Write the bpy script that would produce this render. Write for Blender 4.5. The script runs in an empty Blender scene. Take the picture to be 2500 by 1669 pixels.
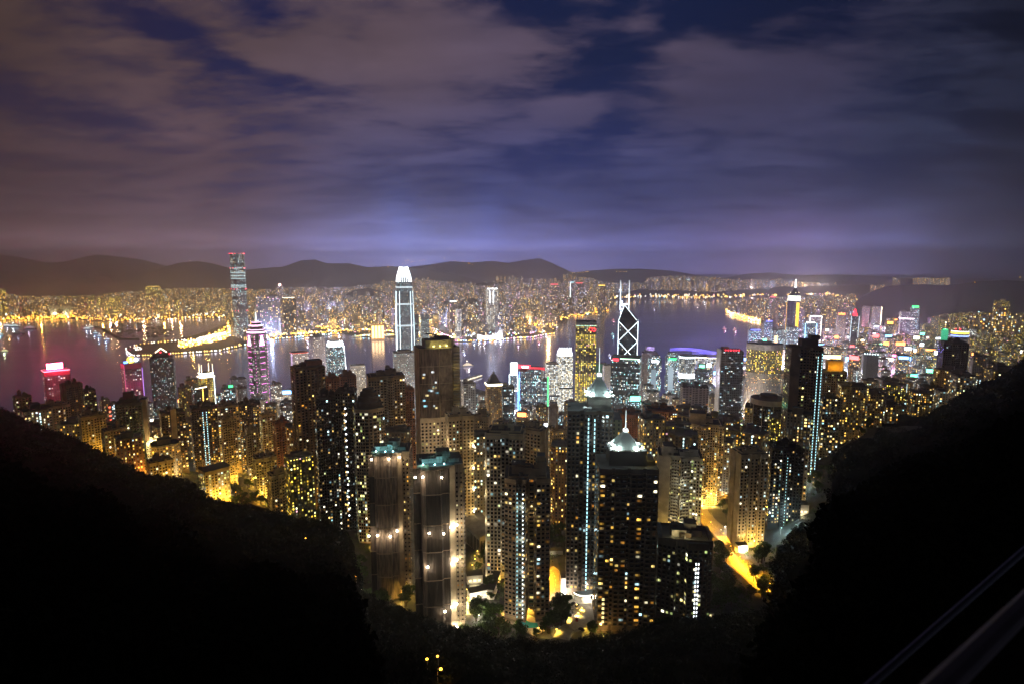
import bpy, math, random
from mathutils import Vector, Matrix
R = math.radians
random.seed(7)
scn = bpy.context.scene
COL = scn.collection
F = 1430.0; CAMZ = 418.0; PITCH = math.atan((834.5 - 645.0) / F)

# ------------------------------------------------------------------ camera
cd = bpy.data.cameras.new('camera'); cam = bpy.data.objects.new('camera', cd); COL.objects.link(cam)
cd.sensor_width = 36.0; cd.lens = 36.0 * F / 2500.0
cd.clip_start = 0.1; cd.clip_end = 60000
cam.location = (0, 0, CAMZ); cam.rotation_euler = (math.pi / 2 - PITCH, 0, 0)
cd.dof.use_dof = True; cd.dof.focus_distance = 900; cd.dof.aperture_fstop = 3.2
scn.camera = cam

# ------------------------------------------------------------------ exposure and sampling
vs = scn.view_settings
vs.view_transform = 'Standard'; vs.look = 'None'; vs.exposure = 0; vs.gamma = 1; vs.use_curve_mapping = False
scn.render.engine = 'CYCLES'
cy = scn.cycles
cy.use_denoising = True; cy.max_bounces = 5; cy.diffuse_bounces = 2; cy.glossy_bounces = 3
cy.transmission_bounces = 3; cy.volume_bounces = 0; cy.sample_clamp_indirect = 2.0; cy.sample_clamp_direct = 0
cy.caustics_reflective = False; cy.caustics_refractive = False
cy.use_light_tree = True; cy.use_adaptive_sampling = False
try: cy.denoising_prefilter = 'ACCURATE'
except Exception: pass

def lin(r, g, b):
    def c(x):
        x /= 255.0
        return x / 12.92 if x <= 0.04045 else ((x + 0.055) / 1.055) ** 2.4
    return (c(r), c(g), c(b), 1.0)

# ------------------------------------------------------------------ world: night sky with cloud lit from below
W = bpy.data.worlds.new('World'); scn.world = W; W.use_nodes = True
def build_world():
    nt = W.node_tree; N = nt.nodes; L = nt.links; N.clear()
    def nd(t, **k):
        n = N.new(t)
        for a, b in k.items(): setattr(n, a, b)
        return n
    def m(op, a, b=None, c=None, clamp=False):
        n = nd('ShaderNodeMath', operation=op, use_clamp=clamp)
        for i, x in enumerate((a, b, c)):
            if x is None: continue
            if isinstance(x, (int, float)): n.inputs[i].default_value = x
            else: L.new(x, n.inputs[i])
        return n.outputs[0]
    tc = nd('ShaderNodeTexCoord'); sep = nd('ShaderNodeSeparateXYZ'); L.new(tc.outputs['Generated'], sep.inputs[0])
    x, y, z = sep.outputs
    az = m('ARCTAN2', x, y); el = m('ARCSINE', z)
    t = m('DIVIDE', m('ADD', az, 0.8), 1.6, clamp=True)
    def ramp(stops, k=1.0):
        r = nd('ShaderNodeValToRGB'); e = r.color_ramp.elements
        r.color_ramp.interpolation = 'EASE'
        while len(e) < len(stops): e.new(0.5)
        for q, (p, c) in zip(e, stops): q.position = p; q.color = tuple(v * k for v in lin(*c)[:3]) + (1,)
        L.new(t, r.inputs[0]); return r.outputs[0]
    def mix(f, a, b):
        n = nd('ShaderNodeMix', data_type='RGBA')
        if isinstance(f, (int, float)): n.inputs[0].default_value = f
        else: L.new(f, n.inputs[0])
        L.new(a, n.inputs[6]); L.new(b, n.inputs[7]); return n.outputs[2]
    def sm(v, a, b):
        n = nd('ShaderNodeMapRange', interpolation_type='SMOOTHSTEP')
        L.new(v, n.inputs[0]); n.inputs[1].default_value = a; n.inputs[2].default_value = b; return n.outputs[0]
    hz = ramp([(0.03, (72, 55, 58)), (0.2, (90, 73, 86)), (0.36, (112, 112, 166)), (0.40, (112, 117, 174)), (0.5, (96, 98, 152)),
               (0.62, (80, 82, 134)), (0.76, (88, 80, 126)), (0.85, (70, 74, 114)), (0.91, (42, 47, 68)), (0.97, (26, 28, 34))], 2.5)
    md = ramp([(0.03, (64, 49, 52)), (0.2, (82, 65, 77)), (0.38, (66, 68, 108)), (0.5, (54, 62, 110)),
               (0.62, (50, 58, 102)), (0.76, (52, 56, 90)), (0.88, (35, 44, 70)), (0.97, (22, 28, 44))], 1.15)
    hi = ramp([(0.03, (64, 49, 44)), (0.18, (86, 68, 70)), (0.36, (94, 78, 88)), (0.5, (86, 74, 92)),
               (0.62, (78, 69, 90)), (0.78, (62, 57, 80)), (0.88, (44, 46, 66)), (0.97, (18, 24, 38))])
    cl_hi = ramp([(0.05, (30, 28, 56)), (0.3, (24, 30, 68)), (0.6, (9, 26, 62)), (0.8, (7, 20, 50)), (0.95, (3, 9, 24))])
    cl_lo = ramp([(0.05, (54, 44, 60)), (0.3, (52, 54, 98)), (0.55, (36, 50, 106)), (0.8, (30, 42, 82)), (0.95, (16, 24, 42))])
    cloud = mix(sm(el, 0.10, 0.33), mix(sm(el, -0.02, 0.12), hz, md), hi)
    clear = mix(sm(el, 0.08, 0.34), mix(sm(el, -0.02, 0.10), hz, cl_lo), cl_hi)
    # cloud field on a flat layer overhead, dragged out by the wind
    den = m('ADD', m('MAXIMUM', z, 0.0), 0.16)
    cx = m('DIVIDE', x, den); cyy = m('DIVIDE', y, den)
    comb = nd('ShaderNodeCombineXYZ'); L.new(cx, comb.inputs[0]); L.new(cyy, comb.inputs[1])
    mp = nd('ShaderNodeMapping'); mp.inputs['Rotation'].default_value = (0, 0, R(20)); mp.inputs['Scale'].default_value = (1.0, 1.7, 1)
    L.new(comb.outputs[0], mp.inputs[0])
    def noise(sc, det, rough, dist, off):
        n = nd('ShaderNodeTexNoise', noise_dimensions='3D'); L.new(mp.outputs[0], n.inputs['Vector'])
        ad = nd('ShaderNodeVectorMath', operation='ADD'); L.new(mp.outputs[0], ad.inputs[0]); ad.inputs[1].default_value = (off, off * 1.7, off * .3)
        L.new(ad.outputs[0], n.inputs['Vector'])
        n.inputs['Scale'].default_value = sc; n.inputs['Detail'].default_value = det
        n.inputs['Roughness'].default_value = rough; n.inputs['Distortion'].default_value = dist
        return n.outputs['Fac']
    n1 = noise(2.1, 7, 0.55, 0.4, 3.1); n2 = noise(6.5, 7, 0.6, 0.3, 9.4); n3 = noise(0.8, 3, 0.5, 0.0, 21.0)
    n4 = noise(15.0, 4, 0.6, 0.2, 5.5)
    dens = m('ADD', m('ADD', m('MULTIPLY', n1, 0.58), m('MULTIPLY', n2, 0.32)), m('MULTIPLY', n4, 0.10))
    # where the cover opens: (azimuth, elevation, half widths, tilt, depth)
    def gauss(a0, e0, wa, we, tilt, amp):
        da = m('SUBTRACT', az, a0); de = m('SUBTRACT', el, e0)
        ca, sa = math.cos(tilt), math.sin(tilt)
        p = m('DIVIDE', m('ADD', m('MULTIPLY', da, ca), m('MULTIPLY', de, sa)), wa)
        q = m('DIVIDE', m('SUBTRACT', m('MULTIPLY', de, ca), m('MULTIPLY', da, sa)), we)
        return m('MULTIPLY', m('EXPONENT', m('MULTIPLY', m('ADD', m('MULTIPLY', p, p), m('MULTIPLY', q, q)), -1.0)), amp)
    gs = [gauss(0.155, 0.285, 0.11, 0.075, 0.5, 0.21), gauss(0.30, 0.355, 0.22, 0.05, -0.15, 0.15), gauss(0.50, 0.38, 0.2, 0.05, 0, 0.2),
          gauss(0.10, 0.195, 0.14, 0.035, 0.3, 0.15), gauss(-0.50, 0.315, 0.10, 0.025, -0.32, 0.16), gauss(-0.36, 0.268, 0.13, 0.024, -0.12, 0.19),
          gauss(-0.63, 0.20, 0.10, 0.022, -0.08, 0.15), gauss(-0.39, 0.36, 0.05, 0.02, 0, 0.2), gauss(0.68, 0.30, 0.15, 0.06, 0.35, 0.14),
          gauss(0.66, 0.15, 0.22, 0.035, 0.25, 0.14), gauss(0.02, 0.39, 0.06, 0.03, 0, 0.2),
          gauss(0.36, 0.26, 0.20, 0.035, 0.12, -0.16), gauss(-0.2, 0.33, 0.2, 0.07, 0, -0.12), gauss(0.10, 0.235, 0.045, 0.022, 0, -0.3), gauss(0.28, 0.32, 0.05, 0.02, 0.2, -0.2), gauss(0.42, 0.345, 0.05, 0.014, 0, -0.2), gauss(0.2, 0.36, 0.03, 0.014, 0, -0.2)]
    g = gs[0]
    for k in gs[1:]: g = m('ADD', g, k)
    gap = sm(m('ADD', m('SUBTRACT', 0.465, dens), g), -0.10, 0.17)
    shade = m('ADD', m('MULTIPLY', m('SUBTRACT', n3, 0.5), 0.8), m('MULTIPLY', m('SUBTRACT', n1, 0.5), 0.9))
    br = m('ADD', 1.0, shade)
    mul = nd('ShaderNodeVectorMath', operation='SCALE'); L.new(cloud, mul.inputs[0]); L.new(br, mul.inputs['Scale'])
    sky = mix(m('MULTIPLY', gap, sm(el, 0.01, 0.16)), mul.outputs[0], clear)
    low = m('ADD', 1.0, m('MULTIPLY', m('SUBTRACT', 1.0, sm(el, 0.012, 0.06)), 1.3))
    lo_ = nd('ShaderNodeVectorMath', operation='SCALE'); L.new(sky, lo_.inputs[0]); L.new(low, lo_.inputs['Scale']); sky = lo_.outputs[0]
    # floodlight glow standing over the harbour front
    def glow(a0, wa, e1, c, amp):
        da = m('DIVIDE', m('SUBTRACT', az, a0), wa)
        f = m('MULTIPLY', m('EXPONENT', m('MULTIPLY', m('MULTIPLY', da, da), -1.0)), m('SUBTRACT', 1.0, sm(el, 0.0, e1)))
        f = m('MULTIPLY', f, amp)
        cc = nd('ShaderNodeVectorMath', operation='SCALE'); cc.inputs[0].default_value = lin(*c)[:3]; L.new(f, cc.inputs['Scale']); return cc.outputs[0]
    def add(a, b):
        n = nd('ShaderNodeVectorMath', operation='ADD'); L.new(a, n.inputs[0]); L.new(b, n.inputs[1]); return n.outputs[0]
    for args in [(-0.187, 0.035, 0.17, (100, 140, 255), 0.26), (-0.04, 0.03, 0.17, (95, 130, 240), 0.22), (-0.1, 0.24, 0.09, (95, 115, 230), 0.26), (0.50, 0.10, 0.10, (150, 120, 190), 0.25)]:
        sky = add(sky, glow(*args))
    st = nd('ShaderNodeTexSky', sky_type='NISHITA'); st.sun_disc = False; st.sun_elevation = R(-7); st.sun_rotation = R(300)
    bg = nd('ShaderNodeBackground'); L.new(sky, bg.inputs[0]); bg.inputs[1].default_value = 1.0
    bg2 = nd('ShaderNodeBackground'); L.new(st.outputs[0], bg2.inputs[0]); bg2.inputs[1].default_value = 0.05
    ads = nd('ShaderNodeAddShader'); L.new(bg.outputs[0], ads.inputs[0]); L.new(bg2.outputs[0], ads.inputs[1])
    out = nd('ShaderNodeOutputWorld'); L.new(ads.outputs[0], out.inputs[0])
build_world()
sl = bpy.data.lights.new('moon', 'SUN'); sl.energy = 0.02; sl.angle = R(0.5); sl.color = (0.75, 0.83, 1)
so = bpy.data.objects.new('moon', sl); COL.objects.link(so); so.rotation_euler = (R(50), 0, R(150))

# ------------------------------------------------------------------ projection helpers (photo pixel + depth -> metres)
cp, sp = math.cos(PITCH), math.sin(PITCH)
def ray(px, py):
    u = (px - 1250) / F; v = (834.5 - py) / F
    return (u, cp + v * sp, -sp + v * cp)
def XZ(px, py, Y):
    d = ray(px, py); t = Y / d[1]
    return d[0] * t, CAMZ + d[2] * t
def ground_at(px, py, z=0.0):
    d = ray(px, py); t = (z - CAMZ) / d[2]
    return d[0] * t, d[1] * t
def pix(X, Y, Z):
    dz = Z - CAMZ
    f = Y * cp - dz * sp; up = Y * sp + dz * cp
    return 1250 + F * X / f, 834.5 - F * up / f
def lerp_table(tab, x):
    if x <= tab[0][0]: return tab[0][1]
    for (a, b), (c, d) in zip(tab, tab[1:]):
        if x <= c: return b + (d - b) * (x - a) / (c - a)
    return tab[-1][1]
def sstep(a, b, x):
    t = max(0.0, min(1.0, (x - a) / (b - a))); return t * t * (3 - 2 * t)

PROFILE = [(0, 178), (380, 177), (440, 175), (520, 166), (650, 141), (800, 95), (1000, 50), (1250, 14), (1450, 6), (1700, 4)]
def G(X, Y):
    z = lerp_table(PROFILE, Y)
    fade = 1 - sstep(820, 1250, Y)
    z += min(95, 0.45 * max(0, X - 240)) * fade + min(60, 0.22 * max(0, -X - 240)) * fade
    return z
HILL = [(-500, 830), (-200, 905), (0, 990), (49, 1011), (92, 1031), (167, 1058), (214, 1080), (265, 1102), (310, 1125), (363, 1151), (434, 1155), (485, 1182),
        (514, 1206), (558, 1216), (606, 1233), (679, 1242), (721, 1258), (800, 1262), (838, 1296), (866, 1362), (888, 1442), (930, 1462), (1010, 1490), (1060, 1512), (1096, 1522), (1179, 1532),
        (1210, 1556), (1300, 1556), (1360, 1566), (1455, 1550), (1500, 1543), (1543, 1536), (1597, 1513), (1669, 1500), (1795, 1498),
        (1858, 1486), (1886, 1462), (1892, 1362), (1905, 1332), (1946, 1280), (1982, 1264), (2017, 1247), (2030, 1190), (2038, 1098), (2091, 1066), (2133, 1062),
        (2151, 1041), (2198, 1028), (2248, 1019), (2296, 989), (2354, 955), (2393, 932), (2454, 909), (2500, 873), (2700, 800), (3000, 700)]
HILLY = [(-500, 640), (0, 620), (350, 560), (560, 555), (700, 520), (850, 470), (900, 372), (1100, 352), (1250, 336), (1500, 340), (1700, 352), (1858, 356),
         (1884, 366), (1894, 440), (1960, 500), (2040, 610), (2200, 720), (2500, 700), (3000, 650)]

# ------------------------------------------------------------------ materials
MATS = {}
def principled(name, col, rough=0.7, metal=0.0, emit=None, es=0.0, sample='AUTO', spec=0.4, noise=None, stretch=1.0):
    if name in MATS: return MATS[name]
    mt = bpy.data.materials.new(name); mt.use_nodes = True
    b = mt.node_tree.nodes['Principled BSDF']
    b.inputs['Base Color'].default_value = (*col[:3], 1); b.inputs['Roughness'].default_value = rough
    b.inputs['Metallic'].default_value = metal; b.inputs['Specular IOR Level'].default_value = spec
    if emit:
        b.inputs['Emission Color'].default_value = (*emit[:3], 1); b.inputs['Emission Strength'].default_value = es
        mt.cycles.emission_sampling = sample
    if noise:
        nt = mt.node_tree; tc = nt.nodes.new('ShaderNodeTexCoord'); n = nt.nodes.new('ShaderNodeTexNoise')
        n.inputs['Scale'].default_value = noise[0]; n.inputs['Detail'].default_value = 5
        sm_ = nt.nodes.new('ShaderNodeMapping'); sm_.inputs['Scale'].default_value = (1, 1, stretch); nt.links.new(tc.outputs['Object'], sm_.inputs[0]); nt.links.new(sm_.outputs[0], n.inputs['Vector'])
        mr = nt.nodes.new('ShaderNodeMapRange'); mr.inputs[1].default_value = .3; mr.inputs[2].default_value = .7; mr.inputs[3].default_value = 1 - noise[1]; mr.inputs[4].default_value = 1 + noise[1]
        nt.links.new(n.outputs['Fac'], mr.inputs[0])
        sc = nt.nodes.new('ShaderNodeVectorMath'); sc.operation = 'SCALE'; sc.inputs[0].default_value = col[:3]
        nt.links.new(mr.outputs[0], sc.inputs['Scale']); nt.links.new(sc.outputs[0], b.inputs['Base Color'])
    MATS[name] = mt; return mt

PAL = {
    'warm': [(0, (1, .55, .08)), (.35, (1, .7, .18)), (.62, (1, .42, .05)), (.78, (1, .88, .5)), (.90, (.65, .95, 1)), (.96, (.9, 1, .6))],
    'mixed': [(0, (1, .72, .25)), (.3, (1, .9, .6)), (.5, (.75, .95, 1)), (.68, (1, .55, .15)), (.84, (.45, .9, 1)), (.94, (.9, 1, .55))],
    'cool': [(0, (.75, .93, 1)), (.4, (.5, .85, 1)), (.6, (1, .95, .8)), (.8, (.35, .9, .85)), (.92, (1, .8, .4))],
    'gold': [(0, (1, .72, .08)), (.4, (1, .85, .2)), (.7, (1, .6, .05)), (.88, (.9, .95, .6)), (.95, (1, .5, .6))],
    'white': [(0, (1, .96, .82)), (.4, (.88, .95, 1)), (.75, (1, .85, .6)), (.93, (.7, .9, 1))],
    'far': [(0, (1, .6, .1)), (.35, (1, .74, .25)), (.6, (1, .9, .7)), (.76, (1, .45, .05)), (.93, (.5, .85, 1))],
    'farcool': [(0, (1, .75, .4)), (.3, (.8, .75, 1)), (.5, (1, .6, .2)), (.7, (.5, .65, 1)), (.86, (1, .45, .7))],
}
def facade(name, wall, glass=(.012, .014, .018), fh=3.1, bw=3.2, wx=(.18, .82), wy=(.3, .85), p=.15, st=2.0, pal='warm', row=.0, band=None, rough=.75, grough=.15, rowh=1.0):
    """A wall with a grid of windows in metres of wall (UV), a share of them lit; row > 0 lights whole floors together."""
    if name in MATS: return MATS[name]
    mt = bpy.data.materials.new(name); mt.use_nodes = True; nt = mt.node_tree; N = nt.nodes; L = nt.links
    b = N['Principled BSDF']
    def m(op, a, bb=None, clamp=False):
        n = N.new('ShaderNodeMath'); n.operation = op; n.use_clamp = clamp
        for i, x in enumerate((a, bb)):
            if x is None: continue
            if isinstance(x, (int, float)): n.inputs[i].default_value = x
            else: L.new(x, n.inputs[i])
        return n.outputs[0]
    uv = N.new('ShaderNodeUVMap'); uv.uv_map = 'UVMap'; s = N.new('ShaderNodeSeparateXYZ'); L.new(uv.outputs[0], s.inputs[0])
    cu = m('DIVIDE', s.outputs[0], bw); cv = m('DIVIDE', s.outputs[1], fh)
    iu, iv, fu, fv = m('FLOOR', cu), m('FLOOR', cv), m('FRACT', cu), m('FRACT', cv)
    cw = N.new('ShaderNodeTexWhiteNoise'); cw.noise_dimensions = '1D'; L.new(iu, cw.inputs['W']); cs = N.new('ShaderNodeSeparateColor'); L.new(cw.outputs['Color'], cs.inputs[0])
    vr = .3 * (wx[1] - wx[0])
    win = m('MULTIPLY', m('MULTIPLY', m('GREATER_THAN', fu, m('ADD', wx[0], m('MULTIPLY', cs.outputs[0], vr))), m('LESS_THAN', fu, m('SUBTRACT', wx[1], m('MULTIPLY', cs.outputs[1], vr)))), m('MULTIPLY', m('GREATER_THAN', fv, wy[0]), m('LESS_THAN', fv, wy[1])))
    c = N.new('ShaderNodeCombineXYZ'); L.new(iu, c.inputs[0]); L.new(iv, c.inputs[1]); c.inputs[2].default_value = 3.7
    wn = N.new('ShaderNodeTexWhiteNoise'); wn.noise_dimensions = '3D'; L.new(c.outputs[0], wn.inputs['Vector'])
    sc = N.new('ShaderNodeSeparateColor'); L.new(wn.outputs['Color'], sc.inputs[0])
    # floors differ in how many rooms are lit
    blk = m('FLOOR', m('DIVIDE', iu, 60.0))
    c2 = N.new('ShaderNodeCombineXYZ'); L.new(m('FLOOR', m('DIVIDE', iv, rowh)), c2.inputs[0]); L.new(blk, c2.inputs[1]); c2.inputs[2].default_value = 8.1
    wr = N.new('ShaderNodeTexWhiteNoise'); wr.noise_dimensions = '3D'; L.new(c2.outputs[0], wr.inputs['Vector'])
    pr = m('MULTIPLY', p, m('ADD', 1.0 - row, m('MULTIPLY', m('POWER', wr.outputs['Value'], 2.0), 3.0 * row)))
    # stacks of rooms above one another tend to be alike
    dim = m('MULTIPLY', m('LESS_THAN', sc.outputs[0], m('MULTIPLY', pr, 2.4)), .07)
    lit = m('MULTIPLY', m('MAXIMUM', m('LESS_THAN', sc.outputs[0], pr), dim), win)
    r = N.new('ShaderNodeValToRGB'); e = r.color_ramp.elements; r.color_ramp.interpolation = 'CONSTANT'
    st_ = PAL[pal]
    while len(e) < len(st_): e.new(0.5)
    for q, (pp, cc) in zip(e, st_): q.position = pp; q.color = (*cc, 1)
    L.new(sc.outputs[1], r.inputs[0])
    L.new(r.outputs[0], b.inputs['Emission Color'])
    L.new(m('MULTIPLY', lit, m('MULTIPLY', st, m('ADD', .25, m('MULTIPLY', m('POWER', sc.outputs[2], 1.6), 1.3)))), b.inputs['Emission Strength'])
    no = N.new('ShaderNodeTexNoise'); no.inputs['Scale'].default_value = .06; no.inputs['Detail'].default_value = 5
    tc = N.new('ShaderNodeTexCoord'); mp = N.new('ShaderNodeMapping'); mp.inputs['Scale'].default_value = (1, 1, .25)
    L.new(tc.outputs['Object'], mp.inputs[0]); L.new(mp.outputs[0], no.inputs['Vector'])
    vs_ = N.new('ShaderNodeVectorMath'); vs_.operation = 'SCALE'; vs_.inputs[0].default_value = wall
    mr = N.new('ShaderNodeMapRange'); mr.inputs[1].default_value = .3; mr.inputs[2].default_value = .7; mr.inputs[3].default_value = .72; mr.inputs[4].default_value = 1.15
    L.new(no.outputs['Fac'], mr.inputs[0]); L.new(mr.outputs[0], vs_.inputs['Scale'])
    mx = N.new('ShaderNodeMix'); mx.data_type = 'RGBA'; L.new(win, mx.inputs[0]); L.new(vs_.outputs[0], mx.inputs[6]); mx.inputs[7].default_value = (*glass, 1)
    L.new(mx.outputs[2], b.inputs['Base Color'])
    L.new(m('ADD', rough, m('MULTIPLY', win, grough - rough)), b.inputs['Roughness'])
    mt['bw'] = bw; mt.cycles.emission_sampling = 'NONE'
    MATS[name] = mt; return mt

def emis(name, col, s, sample='NONE'):
    return principled(name, (.02, .02, .02), .6, emit=col, es=s, sample=sample)

# ------------------------------------------------------------------ mesh builder
class MB:
    def __init__(s): s.v = []; s.f = []; s.u = []; s.m = []; s.mats = []
    def mi(s, mat):
        if mat not in s.mats: s.mats.append(mat)
        return s.mats.index(mat)
    def face(s, pts, mat, uvs=None):
        k = len(s.v); s.v.extend(pts); s.f.append(tuple(range(k, k + len(pts)))); s.m.append(s.mi(mat))
        s.u.extend(uvs if uvs else [(0.01, 0.01)] * len(pts)); return s
    def prism(s, poly, z0, z1, mat, cap=None, u0=0.0, poly2=None, vb=None, wrap=True):
        """walls of a plan outline (counter clockwise), optionally tapering to poly2; roof cap"""
        p2 = poly2 or poly; n = len(poly); u = u0 * mat.get('bw', 1.0)
        vb = z0 if vb is None else vb
        for i in range(n):
            a, b = poly[i], poly[(i + 1) % n]; c, d = p2[(i + 1) % n], p2[i]
            l = math.hypot(b[0] - a[0], b[1] - a[1])
            s.face([(a[0], a[1], z0), (b[0], b[1], z0), (c[0], c[1], z1), (d[0], d[1], z1)], mat,
                   [(u, z0 - vb), (u + l, z0 - vb), (u + l, z1 - vb), (u, z1 - vb)])
            u += l
            bw = mat.get('bw', 0)
            if bw and l > 6: u = math.ceil(u / bw) * bw
        if cap: s.face([(x, y, z1) for x, y in p2], cap)
        return s
    def box(s, cx, cy, z0, sx, sy, sz, mat, cap=None, rot=0, u0=0.0):
        c, d = math.cos(rot), math.sin(rot)
        pl = [(cx + x * c - y * d, cy + x * d + y * c) for x, y in ((-sx / 2, -sy / 2), (sx / 2, -sy / 2), (sx / 2, sy / 2), (-sx / 2, sy / 2))]
        s.prism(pl, z0, z0 + sz, mat, cap or mat, u0)
        s.face([(x, y, z0) for x, y in reversed(pl)], cap or mat); return s
    def tube(s, a, b, r, mat, n=6, r2=None, caps=True):
        a = Vector(a); b = Vector(b); d = (b - a)
        if d.length < 1e-6: return s
        d.normalize(); h = Vector((0, 0, 1)) if abs(d.z) < .9 else Vector((1, 0, 0))
        x = d.cross(h).normalized(); y = d.cross(x); r2 = r if r2 is None else r2
        A = [a + (x * math.cos(2 * math.pi * k / n) + y * math.sin(2 * math.pi * k / n)) * r for k in range(n)]
        B = [b + (x * math.cos(2 * math.pi * k / n) + y * math.sin(2 * math.pi * k / n)) * r2 for k in range(n)]
        for k in range(n):
            q = (k + 1) % n; s.face([tuple(A[q]), tuple(A[k]), tuple(B[k]), tuple(B[q])], mat)
        if caps: s.face([tuple(p) for p in A], mat); s.face([tuple(p) for p in reversed(B)], mat)
        return s
    def blob(s, c, r, mat, n=6, sz=1.0):
        """small faceted globe"""
        x, y, z = c; rings = []
        for k in (1, 2):
            ph = math.pi * k / 3
            rings.append([(x + r * math.sin(ph) * math.cos(2 * math.pi * i / n), y + r * math.sin(ph) * math.sin(2 * math.pi * i / n), z + r * sz * math.cos(ph)) for i in range(n)])
        t = (x, y, z + r * sz); bt = (x, y, z - r * sz)
        for i in range(n):
            j = (i + 1) % n
            s.face([rings[0][i], rings[0][j], t], mat); s.face([rings[1][i], rings[1][j], rings[0][j], rings[0][i]], mat); s.face([rings[1][j], rings[1][i], bt], mat)
        return s
    def build(s, name, parent=None, loc=None, rot=0, smooth=False):
        me = bpy.data.meshes.new(name); me.from_pydata([tuple(p) for p in s.v], [], s.f)
        for mt in s.mats: me.materials.append(mt)
        me.polygons.foreach_set('material_index', s.m)
        ul = me.uv_layers.new(name='UVMap')
        ul.data.foreach_set('uv', [c for p in s.u for c in p[:2]])
        if smooth: me.polygons.foreach_set('use_smooth', [True] * len(s.f))
        me.update()
        o = bpy.data.objects.new(name, me); COL.objects.link(o)
        if parent: o.parent = parent
        if loc: o.location = loc
        o.rotation_euler = (0, 0, rot)
        return o
THINGS = []
def tag(o, label, cat, group=None, kind=None):
    if label: o['label'] = label
    if cat: o['category'] = cat
    if group: o['group'] = group
    if kind: o['kind'] = kind
    return o
def thing(name, label, cat, loc, rot=0, group=None):
    o = bpy.data.objects.new(name, None); COL.objects.link(o); o.empty_display_size = 1
    o.location = loc; o.rotation_euler = (0, 0, rot)
    return tag(o, label, cat, group)
def point(loc, w, col, size=0.6, parent=None, spot=None):
    l = bpy.data.lights.new('lamp_or_fill_light', 'SPOT' if spot else 'POINT')  # serves real lamps and also added fill lights without a lamp body
    if spot: l.spot_size = R(spot); l.spot_blend = .4
    l.energy = w; l.color = col; l.shadow_soft_size = size
    o = bpy.data.objects.new('lamp_or_fill_light', l); COL.objects.link(o); o.location = loc
    if parent: o.parent = parent
    return o

# plan outlines, front is -y
def rect(w, d): return [(-w / 2, -d / 2), (w / 2, -d / 2), (w / 2, d / 2), (-w / 2, d / 2)]
def cross(w, d, a=.5, b=.5):
    x, y, p, q = w / 2, d / 2, w * a / 2, d * b / 2
    return [(-p, -y), (p, -y), (p, -q), (x, -q), (x, q), (p, q), (p, y), (-p, y), (-p, q), (-x, q), (-x, -q), (-p, -q)]
def notch(w, d, n=2, dep=1.8, wn=2.6):
    """front and back cut by n recesses, sides by one"""
    def side(L, k):
        pts = []; seg = (L - k * wn) / (k + 1); x = -L / 2
        for i in range(k):
            x += seg; pts += [(x, 0), (x, dep), (x + wn, dep), (x + wn, 0)]; x += wn
        return pts
    out = [(-w / 2, -d / 2)] + [(x, -d / 2 + y) for x, y in side(w, n)] + [(w / 2, -d / 2)]
    out += [(w / 2 - y, x) for x, y in side(d, 1)] + [(w / 2, d / 2)]
    out += [(-x, d / 2 - y) for x, y in side(w, n)] + [(-w / 2, d / 2)]
    out += [(-w / 2 + y, -x) for x, y in side(d, 1)]
    return out
def ngon(w, d, n=12, ph=0.0): return [(w / 2 * math.cos(ph + 2 * math.pi * k / n), d / 2 * math.sin(ph + 2 * math.pi * k / n)) for k in range(n)]
def chamfer(w, d, c): x, y = w / 2, d / 2; return [(-x + c, -y), (x - c, -y), (x, -y + c), (x, y - c), (x - c, y), (-x + c, y), (-x, y - c), (-x, -y + c)]
def bowfront(w, d, bow, n=8):
    pts = [(-w / 2 + w * k / n, -d / 2 + bow - bow * math.sin(math.pi * k / n) ** 1.0 * 1.0) for k in range(n + 1)]
    return pts + [(w / 2, d / 2), (-w / 2, d / 2)]
def scaled(poly, f, g=None): g = f if g is None else g; return [(x * f, y * g) for x, y in poly]

LAND = []   # (px centre, py centre, short name, object)
SIL = []    # (l, r, top, Y) outline of each tower in the photo
USED = []   # footprints (X, Y, radius)
def place(l, r, top, Y, theta=0.0, asp=0.8):
    """size and position of a tower from its outline in the photo and its distance"""
    c = (l + r) / 2
    X, Z = XZ(c, top, Y); az = math.atan2(X, Y)
    wapp = (r - l) * (Y * cp - (Z - CAMZ) * sp) * math.cos(az) / F
    ct, s_ = abs(math.cos(theta)), abs(math.sin(theta))
    w = wapp / (ct + asp * s_); d = w * asp
    yn = Y - (d * ct + w * s_) / 2
    _, zt = XZ(c, top, yn)
    base = G(X, Y) - 4 if Y > 500 else G(X, Y) - 1
    USED.append((X, Y, max(w, d) * .62)); SIL.append((l, r, top, Y))
    return X, Y, base, zt - base, w, d, -az + theta
# ------------------------------------------------------------------ ground, water, hills
M_earth = principled('dark_earth', (.018, .02, .012), .95, noise=(.08, .3))
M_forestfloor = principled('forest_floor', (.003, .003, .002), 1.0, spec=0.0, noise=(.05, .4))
M_paving = principled('city_ground', (.035, .034, .03), .9, noise=(.06, .6))
M_hillfar = principled('hill_cover', (.016, .02, .014), .95, noise=(.004, .3))
M_roof = principled('roof_felt', (.05, .05, .05), .9, noise=(.2, .3))
M_rooflight = principled('roof_concrete', (.16, .15, .13), .9, noise=(.2, .3))
M_dark = principled('dark_metal', (.03, .03, .032), .6)
M_steel = principled('steel', (.3, .3, .32), .4, .7)
M_white = principled('white_paint', (.7, .7, .7), .6)
M_asphalt = principled('asphalt', (.05, .05, .05), .85, noise=(.3, .2))
M_kerb = principled('kerb_stone', (.25, .24, .22), .85)

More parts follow.
